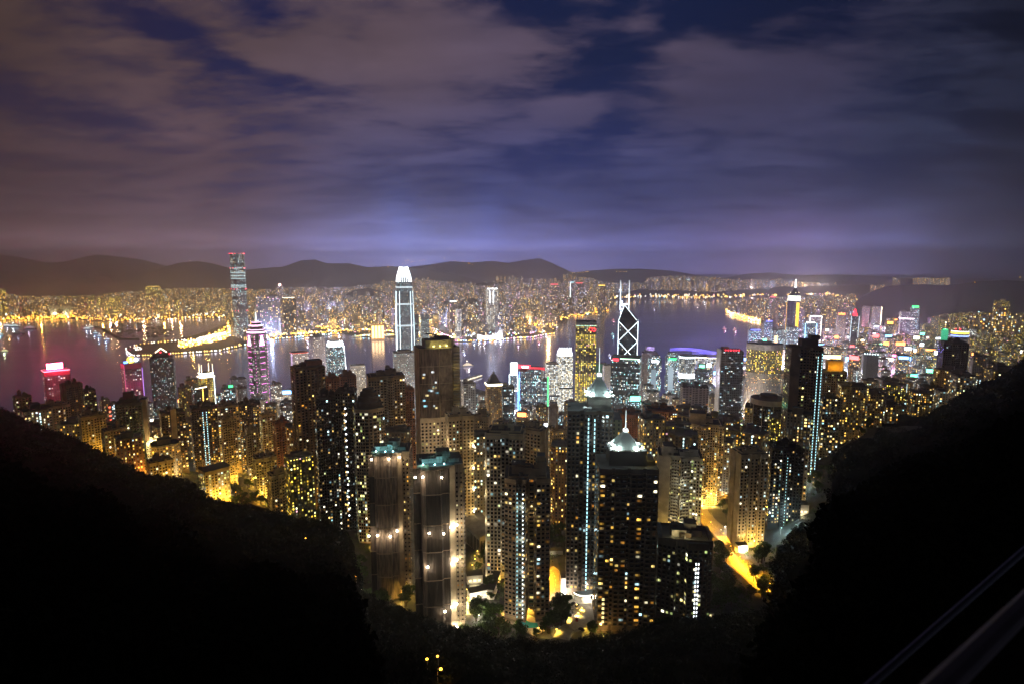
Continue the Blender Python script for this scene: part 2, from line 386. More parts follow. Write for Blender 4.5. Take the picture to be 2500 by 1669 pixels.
def water_mat():
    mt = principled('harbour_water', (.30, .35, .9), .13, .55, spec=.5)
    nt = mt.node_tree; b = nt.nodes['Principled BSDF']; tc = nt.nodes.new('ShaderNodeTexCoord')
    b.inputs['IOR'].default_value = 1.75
    mp = nt.nodes.new('ShaderNodeMapping'); mp.inputs['Scale'].default_value = (1 / 900, 1 / 260, 1)
    nt.links.new(tc.outputs['Object'], mp.inputs[0])
    n = nt.nodes.new('ShaderNodeTexNoise'); n.inputs['Scale'].default_value = 1; n.inputs['Detail'].default_value = 5; nt.links.new(mp.outputs[0], n.inputs['Vector'])
    mr = nt.nodes.new('ShaderNodeMapRange'); mr.inputs[1].default_value = .3; mr.inputs[2].default_value = .7; mr.inputs[3].default_value = .13; mr.inputs[4].default_value = .22
    nt.links.new(n.outputs['Fac'], mr.inputs[0]); nt.links.new(mr.outputs[0], b.inputs['Roughness'])
    w = nt.nodes.new('ShaderNodeTexNoise'); w.inputs['Scale'].default_value = .05; w.inputs['Detail'].default_value = 4
    m2 = nt.nodes.new('ShaderNodeMapping'); m2.inputs['Scale'].default_value = (.6, 1, 1); nt.links.new(tc.outputs['Object'], m2.inputs[0]); nt.links.new(m2.outputs[0], w.inputs['Vector'])
    bp = nt.nodes.new('ShaderNodeBump'); bp.inputs['Strength'].default_value = .25; bp.inputs['Distance'].default_value = .8
    nt.links.new(w.outputs['Fac'], bp.inputs['Height']); nt.links.new(bp.outputs[0], b.inputs['Normal'])
    return mt
M_water = water_mat()

def grid_mesh(name, rows, mat, smooth=True):
    """rows: list of equally long lists of points"""
    nx = len(rows[0]); v = [p for r in rows for p in r]
    f = [(i * nx + j, i * nx + j + 1, (i + 1) * nx + j + 1, (i + 1) * nx + j) for i in range(len(rows) - 1) for j in range(nx - 1)]
    me = bpy.data.meshes.new(name); me.from_pydata(v, [], f); me.materials.append(mat)
    if smooth: me.polygons.foreach_set('use_smooth', [True] * len(f))
    me.update(); o = bpy.data.objects.new(name, me); COL.objects.link(o); o['kind'] = 'structure'; return o

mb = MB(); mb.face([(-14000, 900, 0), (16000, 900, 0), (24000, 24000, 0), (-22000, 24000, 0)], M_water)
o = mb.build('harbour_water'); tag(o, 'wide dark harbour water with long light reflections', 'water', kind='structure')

# island: from behind the viewpoint hill down to the quay
QUAY = [(-600, 1560), (0, 1620), (600, 1720), (900, 1850), (1085, 2040), (1140, 2060), (1160, 1940), (1250, 1780), (1400, 1720), (1560, 1760), (1640, 1850), (1655, 2060), (1768, 2140), (1785, 2420),
        (1830, 2700), (1862, 3300), (1880, 6400), (3000, 6400)]
rows = []
cols = [-600 + 12 * i for i in range(300)]
for k in range(90):
    s = k / 89; row = []
    for px in cols:
        yq = lerp_table(QUAY, px); y0 = 180; Y = y0 + (min(yq, 1500) - y0) * min(1, s / .8) if s <= .8 else min(yq, 1500) + (yq - min(yq, 1500)) * (s - .8) / .2
        X = (px - 1250) / F * Y * 1.02
        row.append((X, Y, max(2.6, G(X, Y))))
    rows.append(row)
rows.append([(x, y + .5, -4) for x, y, z in rows[-1]])
grid_mesh('city_ground', rows, M_paving)

# Kowloon shore and its gently rising ground
COAST = [(-500, 787), (0, 783), (180, 778), (230, 786), (420, 780), (556, 777), (572, 852), (592, 843), (656, 829), (753, 821), (835, 814), (870, 822), (961, 824), (1010, 832),
         (1122, 835), (1190, 833), (1300, 824), (1354, 815), (1360, 800), (1392, 772), (1423, 771), (1488, 761), (1496, 729), (1577, 724), (1740, 728), (1860, 722), (2100, 714), (2600, 712)]
def KZ(Y): return 3 + 110 * sstep(5200, 9000, Y)
def coastY(px): return ground_at(px, lerp_table(COAST, px))[1]
rows = []
kc = [-500 + 12 * i for i in range(260)]
for k in range(24):
    row = []
    for px in kc:
        yc = coastY(px); s = (k / 23) ** 1.4; Y = yc + (12500 - yc) * s
        row.append(((px - 1250) / F * (Y * cp + 415 * sp) , Y, KZ(Y)))
    rows.append(row)
rows.insert(0, [(x, y - 1, -3) for x, y, z in rows[0]])
grid_mesh('far_shore_ground', rows, M_paving)

def slab(name, pts, z, mat, label=None, cat=None, kind='structure'):
    from mathutils.geometry import tessellate_polygon
    mbb = MB(); P3 = [Vector((x, y, 0)) for x, y in pts]
    for t in tessellate_polygon([P3]):
        tri = [pts[i] for i in t]
        ar = (tri[1][0] - tri[0][0]) * (tri[2][1] - tri[0][1]) - (tri[1][1] - tri[0][1]) * (tri[2][0] - tri[0][0])
        if ar < 0: tri.reverse()
        mbb.face([(x, y, z) for x, y in tri], mat)
    n = len(pts); ar = sum(pts[i][0] * pts[(i + 1) % n][1] - pts[(i + 1) % n][0] * pts[i][1] for i in range(n))
    pl = pts if ar > 0 else pts[::-1]
    mbb.prism(pl, -3, z, mat)
    o = mbb.build(name); tag(o, label, cat, kind=kind); return o
PENIN = [(600, 795), (560, 788), (520, 803), (480, 817), (430, 828), (340, 839), (312, 846), (306, 853), (312, 862), (325, 868), (421, 864), (533, 857), (596, 845)]
slab('reclaimed_point', [ground_at(x, y, 2.5) for x, y in PENIN], 2.5, M_paving)
EAST = [(1768, 762), (1782, 768), (1802, 774), (1830, 780), (1857, 787), (1900, 792), (2050, 792), (2050, 730), (1960, 729), (1880, 738), (1820, 748), (1780, 756)]
slab('eastern_point', [ground_at(x, y, 2.8) for x, y in EAST], 2.8, M_paving)
BREAK = [(228, 796), (248, 798), (262, 806), (296, 825), (340, 826), (340, 829), (290, 829), (254, 809), (244, 802), (228, 800)]
o = slab('breakwater', [ground_at(x, y, 2) for x, y in BREAK], 2, M_earth, 'low dark breakwater wall bent round the typhoon shelter', 'breakwater', None)

def ridge(name, pts, Y0, front, back, mat, z0=0.0, jit=6.0, step=9, seed=1, dy=0.0):
    """a hill range: crest drawn along the skyline at its own distance, with a front and back slope, spurs and gullies"""
    rnd = random.Random(seed); rows = []
    pxs = []; p = pts[0][0]
    while p <= pts[-1][0]: pxs.append(p); p += step
    prof = [(-front, 0), (-front * .7, .16), (-front * .42, .45), (-front * .18, .78), (0, 1), (back * .3, .7), (back, 0)]
    ph = [rnd.uniform(0, 6.28) for _ in range(6)]
    for off, h in prof:
        row = []
        for i, px in enumerate(pxs):
            yy = lerp_table(pts, px); Yc = Y0 + dy * (px - pts[0][0])
            X, Z = XZ(px, yy, Yc)
            w = sum(math.sin(px * (.021 * (k + 1)) + ph[k]) / (k + 1) for k in range(6))
            Z += (w * .5 + rnd.uniform(-.5, .5)) * jit * (.4 if h == 1 else 1)
            hh = min(1, max(0, h + (0 if h in (0, 1) else w * .05)))
            Y = Yc + off * (1 + (0 if h == 1 else .12 * w))
            row.append((X * Y / Yc, Y, z0 + (Z - z0) * hh))
        rows.append(row)
    o = grid_mesh(name, rows, mat); return o
ridge('hills', [(-300, 625), (-60, 615), (0, 622), (60, 630), (112, 642), (155, 639), (235, 621), (280, 626), (345, 634), (400, 648), (470, 664), (540, 690)], 13600, 3600, 2500, M_hillfar, 60, 10, seed=3)
ridge('hills', [(150, 700), (240, 675), (330, 678), (400, 652), (440, 641), (485, 638), (520, 644), (560, 655), (600, 659), (650, 654), (690, 652), (735, 636), (770, 634), (800, 644), (850, 643), (900, 652), (950, 650), (1000, 652),
               (1050, 658), (1100, 668), (1150, 680), (1190, 694)], 10800, 2600, 2500, M_hillfar, 60, 8, seed=5)
ridge('hills', [(900, 668), (950, 658), (1000, 652), (1050, 646), (1100, 638), (1150, 641), (1200, 637), (1240, 642), (1290, 634), (1318, 630), (1345, 641), (1370, 653), (1400, 666), (1450, 680)], 15200, 3200, 1600, M_hillfar, 60, 8, seed=6)
ridge('hills', [(-400, 650), (-100, 668), (0, 660), (70, 672), (160, 684), (250, 680), (300, 690), (420, 712)], 10200, 1800, 2000, M_hillfar, 40, 6, seed=8)
ridge('hills', [(1380, 668), (1440, 661), (1500, 657), (1560, 656), (1640, 661), (1700, 672), (1760, 680), (1830, 668), (1880, 665), (1950, 673), (2050, 671), (2150, 674), (2260, 684), (2400, 690)], 12500, 2500, 2500, M_hillfar, 40, 8, seed=9)
ridge('hills', [(2090, 735), (2125, 712), (2165, 699), (2205, 696), (2260, 694), (2300, 698), (2345, 694), (2390, 687), (2450, 684), (2520, 688), (2650, 680), (2900, 660)], 5200, 1500, 1500, M_hillfar, 5, 6, seed=12, dy=-1.2)
ridge('hills', [(1855, 722), (1885, 703), (1915, 699), (1950, 702), (1985, 722)], 7600, 500, 500, M_hillfar, 3, 3, step=4, seed=14)
ridge('hills', [(840, 722), (865, 708), (900, 703), (935, 712), (960, 724)], 6400, 500, 500, M_hillfar, 3, 3, step=4, seed=15)
ridge('hills', [(1110, 745), (1135, 730), (1155, 728), (1175, 738), (1190, 748)], 5600, 400, 400, M_hillfar, 3, 3, step=4, seed=16)
ridge('hills', [(1140, 704), (1165, 692), (1190, 690), (1230, 690), (1255, 700), (1275, 712)], 7600, 600, 600, M_hillfar, 3, 3, step=4, seed=17)

# the hillside under the viewpoint
rnd = random.Random(4)
hp = [-500 + 7 * i for i in range(501)]
def hill_z(px, s):
    """height of the hill on the ray column px, s = 0 at the viewpoint, 1 at its brow"""
    Ys = lerp_table(HILLY, px); py = lerp_table(HILL, px)
    X, Z = XZ(px, py, Ys)
    Z -= min(9, 6.5 * Ys / 400)
    z = 414.5 + (Z - 414.5) * s - 16 * math.sin(math.pi * min(1, s)) ** 1.0 * (1 - .3 * s)
    z += (math.sin(px * .031 + s * 9) + math.sin(px * .013 - s * 14)) * 2.2 * math.sin(math.pi * min(1, s))
    return X * s, Ys * s, z
rows = []
SS = [.006, .012, .02, .04, .07, .11, .16, .22, .28, .35, .42, .5, .58, .66, .74, .82, .88, .93, .97, 1.0]
for s in SS: rows.append([hill_z(px, s) for px in hp])
last = rows[-1]
for f_, dz in ((1.03, .35), (1.07, .75), (1.13, 1.0)):
    rows.append([(x * f_, y * f_, z + (min(z - 6, G(x, y) - 6) - z) * dz) for x, y, z in last])
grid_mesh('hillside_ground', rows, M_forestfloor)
# ------------------------------------------------------------------ lit windows as parts
LIT = {}
def litmat(col, s):
    k = ('lit', col, s)
    if k not in LIT: LIT[k] = emis('lit_window_glass_%d' % len(LIT), col, s)
    return LIT[k]
WPAL = {'warm': [((1, .55, .08), 1.8), ((1, .7, .2), 2.4), ((1, .42, .05), 1.0), ((1, .88, .55), 3.0), ((1, .6, .15), .6), ((.6, .92, 1), 1.6), ((1, .36, .04), .5)],
        'mixed': [((1, .65, .18), 1.8), ((1, .92, .7), 2.8), ((.65, .95, 1), 2.0), ((1, .55, .15), .8), ((.4, .85, 1), .8), ((.9, 1, .5), 1.2), ((1, .7, .3), .4)],
        'yellow': [((.95, 1, .35), 1.6), ((1, .85, .3), 2.2), ((1, .95, .7), 2.6), ((.7, .9, .3), .7), ((.6, .95, 1), 1.5), ((1, .6, .15), .7)],
        'stair': [((.5, .92, 1), 1.8)], 'stairw': [((.9, .97, 1), 3.2)], 'stairy': [((1, .8, .35), 2.4)]}
M_glass = principled('dark_window_glass', (.012, .014, .018), .12, spec=.6)
M_frame = principled('window_frame', (.14, .13, .12), .5)
WMESH = {}
def window_mesh(w, h, mat):
    """lit pane with a frame and one or two mullions"""
    k = (round(w, 1), round(h, 1), mat.name)
    if k in WMESH: return WMESH[k]
    w, h = k[0], k[1]; mb = MB()
    pn = [(0, 1, 1)] if w < 1.7 else [(0, .42, .5), (.42, .78, 1), (.78, 1, .25)] if len(WMESH) % 3 == 0 else [(0, .6, 1), (.6, 1, .4)] if len(WMESH) % 3 == 1 else [(0, .3, .35), (.3, 1, 1)]
    key = next((k_ for k_, v_ in LIT.items() if v_ == mat), None)
    for a, b, f in pn:
        mm = mat if f == 1 or key is None else litmat(key[1], round(key[2] * f, 2))
        mb.face([(-w / 2 + a * w, -.06, 0), (-w / 2 + b * w, -.06, 0), (-w / 2 + b * w, -.06, h), (-w / 2 + a * w, -.06, h)], mm)
    fr = .09
    for a, b, c, d in ((-w / 2 - fr, -fr, w + 2 * fr, fr), (-w / 2 - fr, h, w + 2 * fr, fr), (-w / 2 - fr, 0, fr, h), (w / 2, 0, fr, h)):
        mb.box(a + c / 2, -.06, b, c, .12, d, M_frame)
    if w > 1.5: mb.box(.1 * w, -.085, 0, .08, .05, h, M_frame)
    me = bpy.data.meshes.new('window'); me.from_pydata([tuple(p) for p in mb.v], [], mb.f)
    for mt in mb.mats: me.materials.append(mt)
    me.polygons.foreach_set('material_index', mb.m); me.update(); WMESH[k] = me; return me

def add_windows(root, poly, z0, z1, fh=3.1, ww=3.2, wf=.6, hf=.52, lit=.16, maxlit=60, pal='warm', seed=1, skip=(), only=None, dark=True, name='window', minlen=2.0, hot=None, zc=None):
    """window openings over the walls that face the viewpoint: unlit ones one glazing part, lit ones parts of their own"""
    rnd = random.Random(seed); rx, ry, _ = root.location; th = root.rotation_euler[2]
    vx, vy = -rx, -ry; l = math.hypot(vx, vy); vx /= l; vy /= l
    mb = MB(); cand = []; n = len(poly)
    fl = max(1, int((z1 - z0) / fh))
    cols_hot = {}
    for i in range(n):
        if i in skip or (only is not None and i not in only): continue
        a, b = poly[i], poly[(i + 1) % n]; ex, ey = b[0] - a[0], b[1] - a[1]; L_ = math.hypot(ex, ey)
        if L_ < minlen: continue
        nx, ny = ey / L_, -ex / L_
        wx, wy = nx * math.cos(th) - ny * math.sin(th), nx * math.sin(th) + ny * math.cos(th)
        if wx * vx + wy * vy < .03: continue
        k = max(1, int(round(L_ / ww))); bw = L_ / k; w = min(bw * wf, bw - .5)
        ang = math.atan2(ey, ex)
        for c in range(k):
            wcol = w * rnd.choice((1, 1, .8)); hot_c = rnd.random()
            pr = 1.5 * lit * (2.2 if hot_c > .75 else (.35 if hot_c < .4 else .9))
            mx, my = a[0] + ex * (c + .5) / k, a[1] + ey * (c + .5) / k
            for f_ in range(fl):
                z = z0 + f_ * fh + fh * .32
                p = (mx, my, z, ang, wcol, fh * hf, nx, ny)
                if rnd.random() < pr * (1.25 - .6 * f_ / fl): cand.append(p)
                elif dark:
                    hx, hy = ex / L_ * wcol / 2, ey / L_ * wcol / 2; q = .05
                    X0, Y0, X1, Y1 = mx - hx + nx * q, my - hy + ny * q, mx + hx + nx * q, my + hy + ny * q
                    mb.face([(X0, Y0, z), (X1, Y1, z), (X1, Y1, z + fh * hf), (X0, Y0, z + fh * hf)], M_glass)
                    # sill and frame head stand proud
                    if wcol > 1.2:
                        s_ = .16
                        mb.face([(X0, Y0, z), (X0 + nx * s_, Y0 + ny * s_, z - .1), (X1 + nx * s_, Y1 + ny * s_, z - .1), (X1, Y1, z)], M_frame)
                        mb.face([(X0 + nx * s_, Y0 + ny * s_, z - .1), (X0 + nx * .02, Y0 + ny * .02, z - .3), (X1 + nx * .02, Y1 + ny * .02, z - .3), (X1 + nx * s_, Y1 + ny * s_, z - .1)], M_frame)
    rnd.shuffle(cand)
    pw = WPAL[pal]
    for p in cand[:maxlit]:
        c = rnd.choice(pw) if len(pw) == 1 else pw[min(len(pw) - 1, int(abs(rnd.gauss(0, .42)) * len(pw)))]
        if len(pw) > 1: c = (c[0], round(c[1] * rnd.choice((.12, .2, .35, .35, .6, .6, 1, 1.5)), 2))
        mx, my, z, ang, w, h, nx, ny = p
        o = bpy.data.objects.new(name, window_mesh(w, h, litmat(*c))); COL.objects.link(o); o.parent = root
        o.location = (mx, my, z); o.rotation_euler = (0, 0, ang)
    m3 = MB()
    for mx, my, z, ang, w, h, nx, ny in cand[maxlit:]:
        c = pw[min(len(pw) - 1, int(abs(rnd.gauss(0, .42)) * len(pw)))]; c = (c[0], round(c[1] * rnd.choice((.12, .2, .35, .35, .6, .6, 1, 1.5)), 2)); ex, ey = math.cos(ang) * w / 2, math.sin(ang) * w / 2; q = .06
        m3.face([(mx - ex + nx * q, my - ey + ny * q, z), (mx + ex + nx * q, my + ey + ny * q, z), (mx + ex + nx * q, my + ey + ny * q, z + h), (mx - ex + nx * q, my - ey + ny * q, z + h)], litmat(*c))
    if m3.f: g = m3.build('lit_windows', root); g['kind'] = 'stuff'
    if mb.f:
        g = mb.build('glazing', root); g['kind'] = 'stuff'
    return

def stair_strip(root, poly, edge, frac, z0, z1, fh=3.1, w=.9, h=1.7, pal='stair', name='stair_window', maxn=60, glow=0):
    """column of stairwell windows that are lit on every floor"""
    a, b = poly[edge], poly[(edge + 1) % len(poly)]; ex, ey = b[0] - a[0], b[1] - a[1]; L_ = math.hypot(ex, ey)
    ang = math.atan2(ey, ex); nx, ny = ey / L_, -ex / L_
    me = window_mesh(w, h, litmat(*WPAL[pal][0])); n = min(maxn, int((z1 - z0) / fh))
    for f_ in range(n):
        o = bpy.data.objects.new(name, me); COL.objects.link(o); o.parent = root
        o.location = (a[0] + ex * frac + nx * .05, a[1] + ey * frac + ny * .05, z0 + f_ * fh + .6); o.rotation_euler = (0, 0, ang)
    if glow:
        for k in range(4): point((a[0] + ex * frac + nx * 2.5, a[1] + ey * frac + ny * 2.5, z0 + (z1 - z0) * (k + .5) / 4), glow, (.6, .9, 1), 1.0, root)

def roof_kit(root, w, d, H, mat, seed=1, n=3, ant=True, tank=True):
    rnd = random.Random(seed)
    mb = MB(); t = .35; hp_ = 1.3
    for cx, cy_, sx, sy in ((0, -d / 2 + t, w - .1, t), (0, d / 2 - t, w - .1, t), (-w / 2 + t, 0, t, d - 4 * t), (w / 2 - t, 0, t, d - 4 * t)): mb.box(cx, cy_, H, sx, sy, hp_, mat)
    mb.build('parapet', root)
    for k in range(n):
        sx, sy, sz = rnd.uniform(.18, .34) * w, rnd.uniform(.25, .4) * d, rnd.uniform(2.5, 7)
        x = -w * .32 + w * .64 * (k + .5) / n; y = rnd.uniform(-.15, .2) * d
        m2 = MB(); m2.box(x, y, H - .05, sx, sy, sz, mat, M_roof); m2.box(x, y, H + sz - .05, sx * .5, sy * .5, rnd.uniform(.8, 2.2), mat, M_roof)
        m2.build('lift_house', root)
    if tank:
        m2 = MB(); x, y = rnd.uniform(-.3, .3) * w, -.3 * d
        m2.tube((x, y, H), (x, y, H + 2.4), 1.3, M_rooflight, 8); m2.build('water_tank', root)
    if ant:
        m2 = MB(); x = rnd.uniform(-.3, .3) * w; m2.tube((x, 0, H), (x, 0, H + rnd.uniform(9, 16)), .15, M_dark, 5); m2.build('antenna', root)

def slabs(mb, poly, z0, z1, fh, mat, out=.25, th=.3, edges=None, deep=None):
    """floor edges that stand out from the wall"""
    n = len(poly); z = z0 + fh
    while z < z1 - 1:
        for i in range(n):
            if edges is not None and i not in edges: continue
            a, b = poly[i], poly[(i + 1) % n]; ex, ey = b[0] - a[0], b[1] - a[1]; L_ = math.hypot(ex, ey)
            if L_ < 1.5: continue
            nx, ny = ey / L_ * out, -ex / L_ * out
            A, B = (a[0] + nx, a[1] + ny), (b[0] + nx, b[1] + ny)
            mb.face([(A[0], A[1], z), (B[0], B[1], z), (B[0], B[1], z + th), (A[0], A[1], z + th)], mat)
            mb.face([(A[0], A[1], z + th), (B[0], B[1], z + th), (b[0], b[1], z + th + .02), (a[0], a[1], z + th + .02)], mat)
            mb.face([(a[0], a[1], z), (b[0], b[1], z), (B[0], B[1], z), (A[0], A[1], z)], mat)
        z += fh

def wallmat(name, c, n=.35): return principled('wall_' + name, c, .8, noise=(.12, n))
M_beige = wallmat('beige', (.36, .29, .2)); M_sand = wallmat('sand', (.42, .36, .26)); M_brown = wallmat('brown', (.13, .085, .055)); M_dkbrown = wallmat('dark_brown', (.065, .045, .032))
M_red = wallmat('brick_red', (.26, .11, .06)); M_grey = wallmat('grey', (.25, .24, .23)); M_pale = wallmat('pale', (.5, .47, .42)); M_black = wallmat('black_stone', (.03, .026, .024))
M_tan = wallmat('tan', (.3, .23, .15)); M_green = wallmat('green_glass', (.03, .05, .05)); M_lilac = wallmat('white_tile', (.62, .58, .62))

def tower(name, label, cat, spec, wall, plan='rect', theta=0.0, asp=.8, pal='warm', lit=.14, maxlit=50, fh=3.1, ww=3.2, wf=.6, hf=.52, seed=1, slab=None, roofs=3, planarg=None, skip=(), group=None, ant=True, cap=None, short=None):
    X, Y, base, H, w, d, rot = place(*spec, theta, asp)
    root = thing(name, label, cat, (X, Y, base), rot, group)
    if plan == 'rect': poly = rect(w, d)
    elif plan == 'cross': poly = cross(w, d, *(planarg or (.5, .5)))
    elif plan == 'notch': poly = notch(w, d, *(planarg or (2, 1.8, 2.6)))
    elif plan == 'chamfer': poly = chamfer(w, d, planarg or w * .2)
    elif plan == 'round': poly = ngon(w, d, planarg or 16)
    elif plan == 'bow': poly = bowfront(w, d, planarg or d * .3)
    else: poly = plan(w, d)
    mb = MB(); mb.prism(poly, 0, H, wall, cap or M_roof)
    if slab: slabs(mb, poly, 0, H, fh, slab if not isinstance(slab, bool) else wall)
    mb.build('tower_body', root)
    add_windows(root, poly, 6, H - 2, fh, ww, wf, hf, lit, maxlit, pal, seed, skip)
    if roofs is not None: roof_kit(root, w * .86, d * .8, H, wall, seed, roofs, ant)
    LAND.append((pix(X, Y, base + H * .6), short or label, root, H))
    return root, poly, w, d, H

# ------------------------------------------------------------------ the near towers on the slope
# dark tower with the white lit pyramid cap, front
r, poly, w, d, H = tower('apartment_tower', 'black stone tower with a small white lit pyramid roof, nearest of the pyramid towers', 'apartment tower', (1449, 1606, 1148, 372), M_dkbrown,
    lambda w, d: notch(w, d, 3, 1.6, 2.2), .16, .8, 'warm', .15, 100, 3.15, 4.3, .72, .5, 11, slab=M_brown, roofs=None, short='the front pyramid-capped tower')
mb = MB(); mb.prism(rect(w * .64, d * .6), H, H + 10, M_black, M_roof); mb.prism([(x + w * .36, y) for x, y in rect(w * .22, d * .5)], H, H + 3, M_black, M_roof); mb.build('upper_storeys', r)
M_ribroof = principled('ribbed_metal_roof', (.55, .62, .6), .35, .3)
def pyramid(r, cx, cy, z, s, h, spire, pw, col=(.8, 1, .95), n=16):
    """ribbed metal pyramid roof, lantern and mast, with floodlights round the eaves"""
    mb = MB(); q = s / 2
    cor = [(-q, -q), (q, -q), (q, q), (-q, q)]; top = .13
    for i in range(4):
        a, b = cor[i], cor[(i + 1) % 4]
        for k in range(n):
            t0, t1 = k / n, (k + .55) / n; t2 = (k + 1) / n
            def P(t, f, o=0.0):
                x = a[0] + (b[0] - a[0]) * t; y = a[1] + (b[1] - a[1]) * t
                nx, ny = (b[1] - a[1]) / s, -(b[0] - a[0]) / s
                return (cx + x * (1 - f * (1 - top)) + nx * o, cy + y * (1 - f * (1 - top)) + ny * o, z + h * f)
            mb.face([P(t0, 0, .25), P(t1, 0, .25), P(t1, 1, .05), P(t0, 1, .05)], M_ribroof)
            mb.face([P(t1, 0), P(t2, 0), P(t2, 1), P(t1, 1)], M_ribroof)
    pr_ = mb.build('pyramid_roof', r)
    mb = MB(); mb.box(cx, cy, z + h, s * .16, s * .16, h * .13, emis('lantern_glow', (.9, 1, 1), 6)); mb.box(cx, cy, z + h * 1.13, s * .09, s * .09, h * .1, M_white); mb.build('lantern', pr_)
    mb = MB(); mb.tube((cx, cy, z + h * 1.2), (cx, cy, z + h * 1.2 + spire), s * .022, emis('mast_glow', (.85, 1, 1), 1.4), 6, s * .008); mb.build('mast', pr_)
    mb = MB(); mb.box(cx, cy, z - .9, s + 1.2, s + 1.2, .9, M_rooflight); mb.build('eaves', pr_)
    e = emis('floodlight_glass', (.85, 1, .97), 14)
    for i in range(4):
        a, b = cor[i], cor[(i + 1) % 4]
        for t in (.2, .8):
            x = cx + (a[0] + (b[0] - a[0]) * t) * 1.12; y = cy + (a[1] + (b[1] - a[1]) * t) * 1.12
            m2 = MB(); m2.box(x, y, z - .1, .8, .8, .5, e); m2.build('floodlight', pr_); point((x * 1.0, y * 1.0, z + 1.0), pw, col, .4, r)
pyramid(r, -w * .02, 0, H + 10.5, w * .46, 10, 12, 2600)
mb = MB(); mb.box(w * .27, -d * .1, H + 3, 2.2, 2.2, 9, principled('warm_lit_wall', (.5, .4, .15), .7)); mb.build('stair_turret', r); point((w * .27 + 2.5, -d * .3, H + 6), 800, (1, .75, .15), .4, r)
for k in range(3): stair_strip(r, poly, 0, .5, 8, 30, 3.15, 1.6, 1.6, 'stairy', 'window', 6)
for k in (-1, 0, 1): point((k * w * .4, -d / 2 - 7, 3), 9000, (1, .62, .16), 1, r)
# its brother behind, with the tall lit stair columns
r, poly, w, d, H = tower('apartment_tower', 'dark tower with a large ribbed white lit pyramid roof and lit stair columns', 'apartment tower', (1383, 1496, 1004, 418), M_dkbrown,
    lambda w, d: notch(w, d, 2, 2.2, 3.0), .05, .9, 'warm', .06, 45, 3.15, 3.0, .6, .56, 12, slab=None, roofs=None, short='the tall pyramid-roofed tower')
stair_strip(r, poly, 4, .35, 4, H - 4, 3.15, .85, 2.0, 'stair', 'stair_window', 60, 500); stair_strip(r, poly, 4, .85, H - 30, H - 4, 3.15, .85, 2.0, 'stair', 'stair_window', 8)
M_stonecap = wallmat('stone_cap', (.3, .29, .25))
mb = MB(); mb.prism([(x + w * .2, y) for x, y in rect(w * .52, d * .6)], H, H + 9, M_stonecap, M_roof); mb.build('upper_storeys', r)
pyramid(r, w * .2, 0, H + 9.8, w * .54, 13, 18, 3600, (.75, 1, 1), 20)
mb = MB()
for k in (0, 1): mb.tube((-w * .12 + k * 3.5, -d * .36, H + .2), (-w * .12 + k * 3.5, -d * .36 - .4, H + 2), 1.0, M_white, 10, 1.5)
mb.build('satellite_dish', r)
mb = MB(); mb.prism([(x + w * .55, y + d * .2) for x, y in rect(w * .34, d * .8)], 0, H - 8, facade('olive_flats', (.1, .09, .05), p=.1, bw=3.4, st=1.6), M_roof); mb.build('side_wing', r)
point((0, -d / 2 - 8, 5), 9000, (1, .85, .6), 1, r); point((-w / 2 - 6, -d / 2 - 3, 5), 5000, (1, .8, .5), 1, r)

